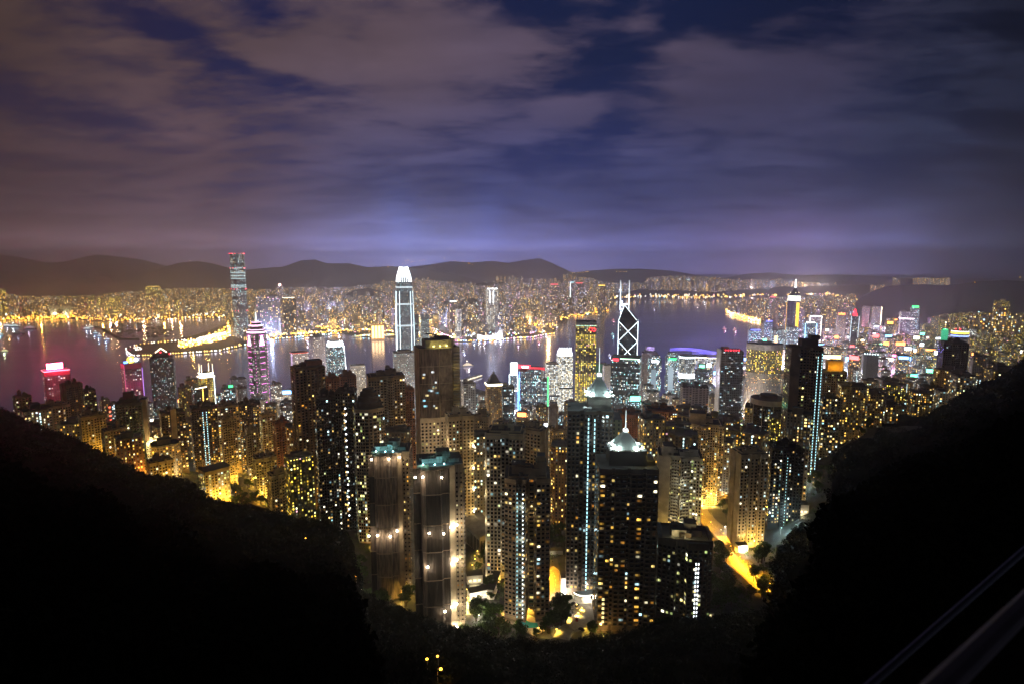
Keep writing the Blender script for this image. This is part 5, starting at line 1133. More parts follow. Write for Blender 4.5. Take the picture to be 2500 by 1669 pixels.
mb = MB(); mb.prism(rect(w * .82, d * .82), H - 1, H + 16, principled('slate_roof', (.07, .065, .07), .6), M_dark, poly2=rect(w * .25, d * .25)); mb.build('pyramid_roof', r); mb = MB(); mb.prism(ngon(w * .16, d * .16, 8), H + 16, H + 21, M_grey, M_dark); mb.tube((0, 0, H + 21), (0, 0, H + 33), .3, M_dark, 5); mb.build('lantern', r)
for k in range(2): point((-w * .3 + .6 * k * w, -d * 1.1, H * .5), 6000, (1, .7, .35), 2, r)
simple('office_block', 'white slab with dark window bands near the pier', 'office block', (1126, 1162, 936, 1250), .25, fl('pier_slab', (.5, .52, .56), p=.16, st=1.2, pal='white', bw=5, fh=3.8, wx=(.04, .96)), 'the banded white slab', light=(9000, (.8, .9, 1), 10, .2, 40))
simple('office_tower', 'dark teal glass tower with a white lit top, left of the stepped neon tower', 'office tower', (1225, 1256, 944, 1150), .1, FAC['darkoff'], 'the teal glass tower', u0=51)
simple('office_block', 'white tower with square window grid, right of the gold grid tower', 'office tower', (1471, 1494, 892, 1620), .3, fl('grid_white', (.6, .58, .62), p=.12, st=1.2, pal='white', bw=3.4, fh=3.6, wx=(.3, .7), wy=(.3, .7)), 'the white grid tower', light=(14000, (.85, .85, 1), 12, 0, 60))
simple('office_block', 'block wrapped in green construction mesh, behind the gold grid tower', 'office block', (1452, 1474, 888, 1700), .1, principled('green_mesh', (.03, .16, .1), .9, noise=(.1, .3)), 'the green-meshed block', light=(14000, (.7, 1, .8), 12, 0, 60))
# right of the X tower
r, w, d, H = simple('office_tower', 'brown topped tower carrying a violet lit roof box, right of the X braced tower', 'office tower', (1566, 1606, 862, 1560), .1, fl('brown_office', (.3, .2, .17), p=.12, st=1.2, pal='cool'), 'the roof-box tower', light=(9000, (.7, .6, 1), 10, 0, 60)); mb = MB(); mb.box(0, 0, H + 5, w * .55, d * .5, 11, principled('violet_lit_box', (.5, .42, .6), .5)); mb.build('roof_box', r); point((0, -d * .7, H + 14), 14000, (.6, .45, 1), 1, r)  # some of the box's violet light is put into its colour
def pods(label, spec, sh, u0, scol):
    r, w, d, H = land('office_tower', label, 'office tower', spec, .1, .9, sh, 14)
    for k, (f, a_, b_) in enumerate(((.86, 0, .2), (1.0, .2, .36), (.84, .36, .46), (1.0, .46, .66), (.84, .66, .76), (1.0, .76, .95), (.7, .95, 1))):
        pl = ngon(w * f, d * f, 8, math.pi / 8); body(r, pl, H * a_, H * b_, FAC['glassblue'], u0=u0 + k * 7, name='pod')
    mb = MB(); mb.box(0, -d * .48, H * .9, w * .5, 1, 5, scol); mb.build('roof_sign', r)
    mb = MB(); mb.box(-w * .1, -d * .52, H * .12, w * .36, 1, H * .3, emis('lit_screen', (.95, .95, .85), 1.6)); mb.build('lit_panel', r)
    mb = MB(); mb.box(-w * .1, -d * .52, H * .46, w * .36, 1, H * .34, principled('pale_panel', (.4, .45, .5), .3, emit=(.4, .6, .7), es=.35)); mb.build('upper_panel', r); point((0, -d * 1.1, 30), 9000, (1, .8, .4), 2, r)
pods('mirror glass tower of stacked octagonal pods, left of its green lit twin', (1580, 1618, 868, 1480), 'the left pod tower', 0, E_white)
pods('green lit twin pod tower with stacked octagonal pods', (1622, 1660, 862, 1500), 'the green pod tower', 60, E_green)
r, w, d, H = land('office_tower', 'curved glass tower with a flared brightly lit crown, right of the pod towers', 'office tower', (1658, 1698, 862, 1450), .1, .8, 'the flared-crown glass tower', 14)
pl = bowfront(w, d, d * .2, 8); body(r, pl, 0, H * .66, FAC['darkoff'], u0=90); body(r, scaled(pl, 1.03), H * .66, H * .72, E_white, name='lit_rim'); body(r, pl, H * .72, H * .93, fl('crown_glass', (.2, .24, .26), p=.8, st=1.1, pal='white', bw=4, fh=5, wx=(.05, .95)), name='crown', u0=4); body(r, scaled(pl, 1.04), H * .93, H * .95, E_cool, name='roof_rim')
simple('office_tower', 'dark teal office block, below the flared crown glass tower', 'office tower', (1696, 1738, 908, 1500), -.2, FAC['darkoff'], 'the dark teal block', u0=130)
M_v = fl('balcony_slab', (.5, .45, .47), p=.04, st=1.2, bw=6, fh=3.2, wx=(.02, .98), wy=(.45, .9)); VL = (22000, (.95, .85, 1), 14, -.3, 60)
simple('apartment_tower', 'pale pink slab with dark balcony stripes, left of an identical one', 'apartment tower', (1660, 1690, 944, 1060), .35, M_v, 'the left striped pink slab', light=VL)
simple('apartment_tower', 'pale pink slab with dark balcony stripes, right of an identical one', 'apartment tower', (1688, 1730, 946, 1040), .05, M_v, 'the right striped pink slab', u0=3, light=VL)
r, w, d, H = simple('office_tower', 'grey slab tower with a white fin edge and red roof lamps', 'office tower', (1750, 1816, 858, 1180), .35, FAC['slabw'], 'the white-finned slab', asp=.6); mb = MB(); mb.box(-w * .5 - 1, -d * .1, 0, 2, d * .9, H + 3, M_white); mb.build('fin_wall', r)
mb = MB()
for k in range(6): mb.blob((-w * .3 + k * w * .12, -d * .4, H + 1.5), 1.6, E_red)
mb.build('red_lamps', r); point((-w * .9, -d * .3, H * .75), 20000, (.9, .8, 1), 3, r); point((-w * .9, -d * .3, H * .3), 16000, (.9, .8, 1), 3, r)
r, w, d, H = land('hotel_tower', 'broad rounded hotel tower with gold lit upper floors and a pale collar', 'hotel', (1822, 1912, 842, 1480), .05, .62, 'the gold-lit round hotel', 16)
pl = bowfront(w, d, d * .32, 12); body(r, pl, 0, H * .64, fl('hotel_lower', (.38, .35, .32), p=.16, st=2.2, pal='warm', bw=3, fh=3.4, wx=(.04, .96), wy=(.45, .85), row=.5)); body(r, pl, H * .64, H * .93, fl('hotel_upper', (.1, .08, .06), p=.46, st=2.6, pal='gold', bw=3.4, fh=3.6, wx=(.12, .88), wy=(.15, .85)), name='upper_floors', u0=9)
body(r, scaled(pl, 1.015), H * .93, H * 1.0, M_pale, name='collar'); strip(r, (-w * .5, -d * .3, H * .645), (w * .5, -d * .3, H * .645), 1.4, M_dark, 'plant_band'); mb = MB(); mb.box(0, 0, H, w * .4, d * .4, 6, M_grey, M_roof)
mb.build('lift_house', r); point((-w * .3, -d * 1.4, H * .2), 26000, (1, .85, .6), 3, r); point((0, -d * 1.4, H * .98), 22000, (.95, .8, .85), 3, r)
# convention hall on the water
r = thing('convention_hall', 'low convention hall with overlapping wing roofs glowing violet beside the water', 'convention hall', (*ground_at(1712, 884, 5), 5), -.3)
MV = principled('violet_lit_roof', (.4, .38, .6), .4)  # violet floodlight tint put into the roof's base colour
for x_, y_ in ((-90, 0), (-20, -30), (50, 10), (115, -30)): point((x_, y_, 95), 2.6e5, (.25, .2, 1), 4, r)  # unseen violet lights added above the roofs for the floodlit look
for k, (x0_, x1_, y0_, h, c) in enumerate(((-130, 60, 10, 44, 16), (-40, 120, -10, 38, 14), (20, 150, -30, 30, 9))):
    rows_ = [[(x0_ + (x1_ - x0_) * i / 14, y0_ + (j - 2) * 22 * (1 - .3 * abs(i / 7 - 1)), h + c * math.sin(math.pi * i / 14) * .6 - 4 * abs(j - 2) + 10 * (1 - i / 14)) for i in range(15)] for j in range(5)]
    v = [p for q_ in rows_ for p in q_]; f = [(i * 15 + j, i * 15 + j + 1, i * 15 + 16 + j, i * 15 + 15 + j) for i in range(4) for j in range(14)]
    mb = MB()
    for q_ in f: mb.face([v[i] for i in q_], MV); mb.face([(v[i][0], v[i][1], v[i][2] - 1.5) for i in reversed(q_)], M_white)
    mb.build('wing_roof', r)
body(r, [(-100, -50), (120, -50), (120, 40), (-100, 40)], 0, 28, fl('hall_glass', (.2, .2, .25), p=.9, st=1.4, pal='white', bw=6, fh=7, wx=(.04, .96), wy=(.1, .9)), name='glass_hall'); strip(r, (-100, -52, 29), (120, -52, 29), 1.4, E_warm, 'eaves_light')
LAND.append((pix(r.location[0], r.location[1], 40), 'the violet winged hall', r, 40))

# Wan Chai side
r, w, d, H = land('skyscraper', 'tower with gold lit faces, a white lit cage crown and tall needle', 'skyscraper', (1918, 1962, 735, 2400), .5, 1.0, 'the gold-faced needle tower', 4)
q = []
for k in range(3):
    a = 2 * math.pi * k / 3 + math.pi / 6
    for da in (-.35, .35): q.append((w * .58 * math.cos(a + da), w * .58 * math.sin(a + da)))
body(r, q, 0, H, fl('needle_tower_glass', (.06, .06, .09), p=.1, st=1, pal='cool', bw=5, fh=6)); body(r, scaled(q, .96), H, H + 20, emis('cage_light', (.95, 1, .85), 2.2), name='crown')
mb = MB(); mb.prism(scaled(q, .96), H + 20, H + 52, M_dark, M_dark, poly2=scaled(q, .1)); mb.build('crown_roof', r)
for x, y in q: strip(r, (x * .98, y * .98, H), (x * .6, y * .6, H + 34), 1.0, E_warm, 'crown_rib')
mb = MB(); mb.tube((0, 0, H + 50), (0, 0, H + 86), 2.2, E_white, 6, 1.4); mb.tube((0, 0, H + 86), (0, 0, H + 108), .9, M_white, 5, .4); mb.build('needle', r)
for i in range(6):
    a, b = q[i], q[(i + 1) % 6]; L_ = math.hypot(a[0] - b[0], a[1] - b[1])
    if L_ < w * .5:
        mx, my = (a[0] + b[0]) / 2 * 1.02, (a[1] + b[1]) / 2 * 1.02; mb = MB(); mb.box(0, 0, 0, L_ * .62, 1.5, H * .92, E_gold); o = mb.build('gold_face', r); o.location = (mx, my, H * .05); o.rotation_euler = (0, 0, math.atan2(b[1] - a[1], b[0] - a[0]))
def sgn(label, spec, mat, short, colr, part='roof_sign', hh=8, th=.2, u0=0, edge=None, lamp=None):
    r, w, d, H = simple('office_tower', label, 'office tower', spec, th, mat, short, u0=u0, light=lamp)
    if colr: mb = MB(); mb.box(0, -d * .3, H + 1, w * .8, 1.5, hh, colr); mb.build(part, r)
    if edge:
        for x_ in (-1, 1): strip(r, (x_ * w * .5, -d * .52, 0), (x_ * w * .5, -d * .52, H), 1.1, edge, 'edge_light')
    return r, w, d, H
PK = (120000, (1, .5, .85), 20, 0, 60); BL = (110000, (.3, .4, 1), 20, 0, 60)  # unseen pink and blue lights added before the towers for their glow
FW = FAC['officew']; FBg = facade('blue_led_offices', (.05, .08, .3), (.02, .03, .08), 4, 4, (.1, .9), (.2, .8), .5, 2.0, 'cool', .3)
r, w, d, H = sgn('tower with a white and blue lit grid face, right of the gold needle tower', (1960, 1994, 790, 1900), FBg, 'the blue-grid tower', E_cool, 'roof_light', 3, .3, edge=emis('blue_edge', (.3, .6, 1), 4)); mb = MB()
for k in range(9): mb.box(w * .52, -d * .4 + k * d * .1, H * .1, .8, 1.4, H * .86, emis('cyan_fin', (.5, .8, 1), 2.2))
mb.build('lit_fins', r)
sgn('twin violet glass tower, nearer the gold faced needle tower', (1918, 1950, 800, 2050), FAC['glassblue'], 'the near violet twin', None, u0=200, lamp=BL); r, w, d, H = sgn('twin violet glass tower with an orange lit panel, left of the other', (1880, 1919, 806, 2000), FAC['glassblue'], 'the orange-panel twin', None, u0=230, lamp=BL)
mb = MB(); mb.box(-w * .2, -d * .52, H * .3, w * .22, 1, H * .6, emis('orange_screen', (1, .6, .35), 3)); mb.build('lit_screen', r)
sgn('blue washed block on the waterfront, left of the gold faced needle tower', (1866, 1888, 786, 2500), FBg, 'the blue waterfront block', emis('deep_blue', (.15, .2, 1), 3), 'roof_light', 5, u0=9, lamp=BL); sgn('wide blue lit block on the waterfront, behind the gold lit round hotel', (1826, 1860, 808, 2250), FBg, 'the wide blue block', emis('deep_blue', (.15, .2, 1), 3), 'roof_light', 4, u0=22, lamp=BL)
r, w, d, H = sgn('tower with a white lit arch frame and clock face, behind the blue grid tower', (1974, 2006, 772, 2350), FW, 'the clock-arch tower', None, u0=60, edge=emis('white_edge', (1, .92, .8), 5)); strip(r, (-w * .5, -d * .52, H), (w * .5, -d * .52, H), 1.5, emis('white_edge', (1, .92, .8), 5), 'arch_light'); mb = MB(); mb.box(0, -d * .53, H * .66, w * .4, 1, w * .4, emis('clock_panel', (1, .97, .9), 2.4)); mb.box(0, -d * .53 - .8, H * .66 + w * .2, .8, .5, w * .16, M_dark); mb.box(w * .05, -d * .53 - .8, H * .66 + w * .19, w * .12, .5, .8, M_dark); mb.build('clock_face', r)
sgn('grey tower with a red and orange roof sign, among the pink lit blocks', (2042, 2066, 770, 2500), FAC['flatmix'], 'the red-orange sign tower', emis('orange_red_sign', (1, .22, .04), 6), u0=8, lamp=PK)
r, w, d, H = sgn('slender dark tower with a red pointed top and pale blue stripes', (2076, 2098, 772, 2200), FAC['darkoff'], 'the red-pointed tower', None, u0=80, edge=emis('pale_blue_edge', (.75, .9, 1), 1.6), lamp=PK); mb = MB(); mb.prism(rect(w * .6, d * .6), H, H + 26, E_red, E_red, poly2=rect(w * .1, d * .1)); mb.build('pointed_top', r)
r, w, d, H = sgn('pale tower with a glowing pink white ring near its top', (2196, 2232, 762, 2500), FW, 'the pink-ring tower', None, u0=100, lamp=PK); mb = MB(); mb.prism(rect(w * 1.04, d * 1.04), H * .86, H * .86 + 4, emis('pink_ring', (1, .7, .85), 5)); mb.build('light_ring', r)
sgn('glass tower with a green roof sign and mast, far right of the pink lit blocks', (2222, 2246, 752, 2900), FAC['glassblue'], 'the green-signed glass tower', E_green, hh=9, u0=140)
sgn('pale twin apartment tower, left of its neighbour above the pink lit blocks', (2104, 2124, 748, 3000), FAC['flatmix'], 'the left pale twin', None, u0=33, lamp=PK); r, w, d, H = sgn('apartment tower with a white lit edge, right of the pale twin', (2126, 2154, 749, 3000), FAC['flatmix'], 'the white-edged twin', None, u0=55); strip(r, (w * .45, -d * .55, 0), (w * .45, -d * .55, H), 1.4, E_warm, 'edge_light')
sgn('narrow tower with an orange sign panel, right of the red pointed tower', (2162, 2182, 792, 2300), FAC['flatmix'], 'the orange-panel tower', emis('orange_panel', (1, .4, .06), 6), hh=10, u0=77, lamp=PK)
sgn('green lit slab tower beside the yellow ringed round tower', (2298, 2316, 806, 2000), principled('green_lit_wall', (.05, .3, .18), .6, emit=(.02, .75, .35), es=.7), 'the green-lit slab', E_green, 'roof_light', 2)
r, w, d, H = land('round_tower', 'round tower whose top is ringed with yellow, white and blue light', 'office tower', (2322, 2366, 808, 1840), 0, 1.0, 'the yellow-ringed round tower', 20)
pl = ngon(w, d, 24); body(r, pl, 0, H * .9, fl('round_tower_fins', (.2, .2, .24), p=.1, st=1.1, pal='cool', bw=2.4, fh=3.4, wx=(.3, .9))); 
for a_, b_, c in ((.9, .925, emis('blue_ring', (.25, .35, 1), 3)), (.925, .945, M_dark), (.945, .972, emis('yellow_ring', (1, .82, .08), 3)), (.972, .98, M_dark), (.98, .995, emis('white_ring', (1, .95, .8), 3))): body(r, scaled(pl, 1.03), H * a_, H * b_, c, name='light_ring')
mb = MB(); mb.blob((0, 0, H + 3), 2.4, E_red); mb.blob((-w * .25, 0, H + 3), 2, E_red); mb.build('red_lamps', r)
r, poly, w, d, H = tower('apartment_tower', 'broad nearly black tower below the yellow ringed round tower', 'apartment tower', (2290, 2366, 838, 960), M_dkbrown, 'notch', .3, .8, 'yellow', .05, 40, 3.1, 3.0, .6, .5, 90, roofs=2, planarg=(2, 1.8, 3), short='the broad black right tower')
r, w, d, H = simple('office_block', 'white louvred block with bright lamps along its roof', 'office block', (2104, 2146, 866, 1350), .15, fl('louvres', (.5, .55, .56), p=.0, bw=40, fh=2.4, wx=(0, 1), wy=(.5, .9)), 'the louvred block', light=(30000, (.75, 1, 1), 16, -.2, 50)); mb = MB()
for k in range(6): mb.blob((-w * .42 + k * w * .17, -d * .45, H + 1.5), 1.4, E_cool)
mb.build('roof_lamps', r)
r, w, d, H = simple('office_block', 'wide low block with a white lit fin frame on its end, far right', 'office block', (2368, 2424, 872, 1150), .4, fl('wide_low', (.3, .26, .22), p=.16, st=1.3), 'the white-framed low block', asp=.5); mb = MB()
for k in range(7): mb.box(-w * .5 - .6, -d * .4 + k * d * .12, H * .2, .8, 1, H * .75, M_white)
mb.box(-w * .5 - .6, 0, H * .95, 1, d, 2.5, M_white); mb.build('fin_frame', r); point((-w * .8, -d * .2, H * .6), 22000, (.8, .95, 1), 2, r)
r, poly, w, d, H = tower('apartment_tower', 'dark terraced block with cyan stair windows, low on the right slope', 'apartment tower', (2245, 2302, 945, 860), M_brown, 'notch', .3, .7, 'mixed', .1, 30, 3.1, 3.2, .6, .5, 91, roofs=1, planarg=(1, 1.6, 3), short='the dark terraced block'); stair_strip(r, poly, 9, .5, 4, H - 4, 3.1, .9, 1.3, 'stair', 'stair_window', 14)
simple('apartment_tower', 'tan block with tiny square windows on the far right slope', 'apartment tower', (2408, 2430, 888, 1000), .3, fl('tan_small', (.4, .33, .22), p=.16, st=1.4), 'the far right tan block', light=(9000, AMB, 8, 0, 20))

# left hand residential rows
for (l_, r_, t_, Y_, lab, wl, pal_, lit_, th, sd, sh) in (
    (30, 78, 968, 760, 'brown block with a tall lift house at the far left edge', M_tan, 'yellow', .1, .2, 101, 'the far left brown block'),
    (145, 202, 938, 800, 'grey slab with a blank side wall in front of the crimson sign tower', M_brown, 'warm', .05, .45, 102, 'the blank-sided grey slab'),
    (200, 234, 952, 820, 'dark tower with rows of yellow office windows, right of the blank sided slab', M_black, 'yellow', .4, .2, 103, 'the yellow-window tower'),
    (92, 172, 992, 720, 'wide beige flats with cyan roof lamps, low on the far left', M_tan, 'mixed', .14, .2, 104, 'the wide left flats'),
    (190, 258, 1016, 680, 'beige flats with a yellow lit light well, above the left ridge', M_beige, 'warm', .16, .15, 105, 'the light-well flats'),
    (246, 312, 1050, 640, 'low tan flats with a plain central shaft, against the left ridge', M_tan, 'yellow', .1, .2, 106, 'the low shaft flats'),
    (280, 352, 985, 690, 'stepped dark green glass tower with a brown side slab', M_green, 'yellow', .06, -.15, 107, 'the stepped green tower'),
    (388, 452, 1008, 700, 'dark brown tower divided by a pale central strip', M_dkbrown, 'warm', .24, .12, 108, 'the pale-striped brown tower'),
    (462, 530, 994, 740, 'dark tower with two dotted columns of cold stair lights', M_dkbrown, 'warm', .22, .1, 109, 'the twin-column stair tower'),
    (524, 582, 990, 790, 'wide brown tower with many amber windows, right of the twin column stair tower', M_tan, 'warm', .25, .15, 110, 'the wide amber tower'),
    (538, 572, 1022, 690, 'slim beige tower with tiny windows in front of the wide amber tower', M_beige, 'warm', .1, .2, 111, 'the slim beige front tower'),
    (580, 636, 985, 830, 'broad dark tower glittering with amber windows, under the magenta barred tower', M_dkbrown, 'warm', .34, .1, 112, 'the glittering broad tower'),
    (598, 630, 1048, 700, 'short dark grey tower in front of the glittering broad tower', M_grey, 'mixed', .14, .2, 113, 'the short grey tower'),
    (632, 672, 1012, 780, 'beige tower with an orange lit base and bright stair windows', M_beige, 'yellow', .3, .3, 114, 'the orange-based tower'),
    (664, 708, 1032, 680, 'orange brown tower beside the tall red brown tower', M_red, 'warm', .12, .3, 115, 'the orange-brown tower'),
    (650, 712, 1160, 590, 'yellow lit low flats at the roadside below the orange brown tower', M_sand, 'warm', .16, .3, 116, 'the yellow roadside flats'),
    (616, 676, 1118, 650, 'low stepped flats left of the yellow roadside flats', M_grey, 'warm', .12, .2, 117, 'the low stepped flats'),
    (350, 400, 1078, 700, 'plain white block under construction lamps, left of the pale striped tower', M_pale, 'white', .02, .2, 118, 'the lamp-lit white block'),
    (356, 424, 1128, 610, 'two storey hillside block with yellow lit terraces', M_beige, 'warm', .2, .2, 119, 'the terrace-lit block'),
    (484, 560, 1150, 600, 'six storey school block with a sloped roof and bright classroom windows', M_sand, 'yellow', .4, .35, 120, 'the bright school block')):
    kind = 'school_block' if 'school' in lab else 'apartment_tower'
    WPAL.setdefault('white', WPAL['stairw'])
    r, poly, w, d, H = tower(kind, lab, 'school' if 'school' in lab else 'apartment block', (l_, r_, t_, Y_), wl, 'rect' if 'school' in lab else 'notch', th, .75, pal_, lit_, 70, 3.1, 3.0, .58, .5, sd, roofs=2 if 'school' not in lab else 0, planarg=(2, 1.6, 2.4), skip=(23, 24, 25, 26, 27) if sd == 102 else (), short=sh, ant=sd % 3 == 0)
    base_e = {116: 26000, 114: 26000, 115: 22000, 120: 9000, 117: 12000, 105: 7000, 106: 6000, 111: 7000, 118: 9000, 119: 5000}.get(sd, 4500)
    lit_base(r, w, d, base_e, (1, .62, .14) if sd not in (118,) else (1, .9, .75), 2, 10 if sd != 118 else 40)
    if sd == 120: mb = MB(); mb.prism(rect(w * 1.1, d * 1.15), H + .8, H + 4, principled('grey_tile_roof', (.07, .07, .075), .7), None, poly2=rect(w * .9, d * .1)); mb.build('hipped_roof', r)
    if sd == 109:
        stair_strip(r, poly, 4, .25, 4, H - 4, 3.1, .8, 1.7, 'stair', 'stair_window', 45); stair_strip(r, poly, 4, .75, 4, H - 4, 3.1, .8, 1.7, 'stair', 'stair_window', 45)
    if sd == 108: mb = MB(); mb.box(0, -d * .51, 0, w * .22, 1.2, H + 4, M_beige); mb.build('central_strip', r)
    if sd == 107:
        mb = MB(); mb.prism(rect(w * .7, d * .7), H, H + 5, M_green, M_roof); mb.prism(rect(w * .4, d * .4), H + 5, H + 12, M_dkbrown, M_roof); mb.build('stepped_crown', r); mb = MB(); mb.box(w * .56, d * .1, 0, w * .22, d * .7, H + 2, M_brown, M_roof); mb.build('side_slab', r)
# ------------------------------------------------------------------ landmarks across the water
def far(name, label, cat, spec, mat, th=.1, asp=.7, short=None, u0=0, crown=None, crh=8, edge=None, plan=None, taper=None):
    X, Y, _, _, w, d, rot = place(*spec, th, asp); base = KZ(Y) - 2 if Y < 9000 else 60
    _, zt = XZ((spec[0] + spec[1]) / 2, spec[2], Y - d / 2); H = zt - base
    r = thing(name, label, cat, (X, Y, base), rot); pl = plan(w, d) if plan else rect(w, d)
    body(r, pl, 0, H, mat, u0=u0, poly2=scaled(pl, taper) if taper else None)
    if crown: mb = MB(); mb.box(0, -d * .1, H, w * .8, d * .7, crh, crown, M_roof); mb.build('crown_light', r)
    if edge: strip(r, (-w * .5, -d * .52, 0), (-w * .5, -d * .52, H), 2, edge, 'edge_light')
    LAND.append((pix(X, Y, base + H * .6), short or label, r, H)); return r, w, d, H
FF = facade('far_flats', (.25, .22, .2), (.03, .03, .035), 9, 9, (.18, .82), (.25, .8), .36, 4.5, 'far')
FG = facade('far_gold_flats', (.06, .05, .045), (.02, .02, .02), 8, 8, (.15, .85), (.2, .8), .38, 4.0, 'gold')
FC = facade('far_cool_flats', (.22, .22, .3), (.03, .03, .04), 9, 9, (.18, .82), (.25, .8), .32, 4.5, 'farcool')
FD = facade('far_dark_flats', (.05, .05, .06), (.02, .02, .02), 8, 7, (.15, .85), (.2, .8), .22, 4.0, 'far')
FB2 = facade('far_bright_wall', (.5, .5, .55), (.1, .1, .1), 9, 9, (.1, .9), (.2, .85), .75, 1.8, 'white')
far('apartment_tower', 'wide violet glass twin tower with an arched gap, right of the tallest far skyscraper', 'apartment tower', (622, 682, 722, 3500), FC, .1, .4, 'the arched violet twin')
far('apartment_tower', 'dark tower with gold windows, right of the arched violet twin', 'apartment tower', (686, 722, 728, 3500), FD, .2, .7, 'the dark gold-windowed far tower', crown=E_warm, crh=3)
r, w, d, H = far('office_tower', 'slim far tower topped by a rosy glowing dome', 'office tower', (676, 690, 698, 4300), FC, .1, 1, 'the rosy-domed tower'); mb = MB(); mb.blob((0, 0, H + 6), 11, emis('rosy_dome', (1, .55, .45), 7), 8); mb.build('dome', r)
far('apartment_tower', 'block of golden windows with a taller lit top, above the typhoon shelter', 'apartment tower', (354, 392, 700, 5400), FG, .1, .6, 'the golden stepped block', crown=emis('amber_roof', (1, .65, .1), 2.5), crh=4)
for i, (l_, r_, t_, lab, sh) in enumerate(((214, 234, 726, 'dark block with gold windows at the west end of the far shore row', 'the west gold block'), (236, 262, 728, 'broad dark block with gold windows, second in the far shore row', 'the second gold block'), (262, 280, 726, 'narrow dark block with gold windows, third in the far shore row', 'the third gold block'), (280, 294, 724, 'dark block with gold windows at the east end of the far shore row', 'the east gold block'))):
    far('apartment_tower', lab, 'apartment tower', (l_, r_, t_, 4750 + 20 * i), FG, .1, .5, sh, u0=i * 11)
far('apartment_tower', 'golden lit tower cut by the left edge of the picture', 'apartment tower', (-4, 13, 706, 4700), FG, .1, .8, 'the golden edge tower', u0=60)
for i, (l_, r_, lab, sh) in enumerate(((120, 142, 'floodlit pale low slab across the water, left of its twin', 'the left pale low slab'), (146, 172, 'floodlit pale low slab across the water, right of its twin', 'the right pale low slab'))):
    r, w, d, H = far('apartment_block', lab, 'apartment block', (l_, r_, 746, 4800), facade('floodlit_slab', (.6, .6, .5), (.1, .1, .08), 5, 7, (.3, .7), (.2, .9), .5, 1.4, 'gold'), .05, .3, sh, u0=i * 9); point((0, -d * 1.5, 10), 120000, (1, .95, .6), 5, r)
r, w, d, H = far('office_tower', 'white floodlit tower glowing pale violet, tallest on the far shore right of centre', 'office tower', (1186, 1217, 706, 3700), FB2, .1, .9, 'the white far tower', crown=E_white, crh=5)
for x_ in (-.25, .05): mb = MB(); mb.box(x_ * w, -d * .52, H * .68, 3, 1, H * .28, E_white); mb.build('lit_column', r)
far('office_tower', 'slim far tower with an orange crown standing by the water gap', 'office tower', (1459, 1478, 698, 4700), FD, .2, .9, 'the orange-topped far tower', crown=emis('orange_crown', (1, .6, .08), 4), crh=7)
far('office_tower', 'curved white lit slab on the far shore', 'office tower', (1110, 1128, 755, 3250), FB2, .5, .8, 'the curved white slab', taper=.86)
far('office_tower', 'blue topped glass tower behind the curved white slab', 'office tower', (1096, 1116, 737, 3500), FC, .1, .8, 'the blue-topped far tower', crown=E_cool, crh=5)
far('office_tower', 'dark glass slab on the far quay, right of the silver skyscraper', 'office tower', (1008, 1022, 768, 3000), FAC['darkoff'], .1, .8, 'the dark quay slab', u0=77); far('office_tower', 'dark blue glass block on the far quay with a green base line', 'office tower', (1024, 1048, 770, 3050), FAC['glassblue'], .2, .8, 'the blue quay block', u0=99)
for i, (l_, r_, t_, c, lab, sh) in enumerate(((1342, 1364, 695, (1, .1, .15), 'dark far tower with a red roof sign', 'the red-signed far tower'), (1392, 1402, 690, (.4, .8, 1), 'far tower with a stack of white blue signs', 'the white-blue sign tower'), (1405, 1424, 692, (1, .1, .1), 'far tower with a dim red roof line', 'the dim red far tower'), (1498, 1512, 697, (.8, .7, 1), 'pale lit far tower by the water', 'the pale far tower'))):
    far('office_tower', lab, 'office tower', (l_, r_, t_, 7900 if i == 3 else 5200 + i * 60), FC, .1, .8, sh, u0=i * 14, crown=emis('far_sign_%d' % i, c, 4), crh=6, edge=E_cool if i in (1, 3) else None)
for i, (l_, r_, t_, c, lab, sh) in enumerate(((1656, 1670, 684, (.5, .85, 1), 'blue lit far tower on the east shore, left of its twin', 'the left blue far twin'), (1672, 1684, 684, (.5, .85, 1), 'blue lit far tower on the east shore, right of its twin', 'the right blue far twin'), (1602, 1612, 702, (.1, .9, 1), 'far block with a square cyan screen', 'the cyan-screen block'), (1752, 1770, 700, (.1, 1, .7), 'far block with a teal roof sign', 'the teal-signed block'), (1878, 1896, 726, (1, .1, .12), 'tower with a red sign on the near eastern point', 'the red-signed eastern tower'))):
    Yf = 8000 if i < 4 else 4600
    far('office_tower', lab, 'office tower', (l_, r_, t_, Yf), FC, .1, .8, sh, u0=i * 19, crown=emis('far_sign_b%d' % i, c, 4), crh=11 if i < 4 else 6)
r, w, d, H = far('lit_block', 'low block with four orange lit panels on the far waterfront', 'office block', (905, 938, 792, 3250), emis('glowing_panel_wall', (1, .5, .18), .8), .05, .4, 'the orange-panelled block')  # wall given a glow of its own in place of floodlighting
for k in range(4): mb = MB(); mb.box(-w * .36 + k * w * .24, -d * .55, H * .1, w * .17, 1, H * .8, emis('orange_panel_light', (1, .62, .25), 5)); mb.build('lit_panel', r)
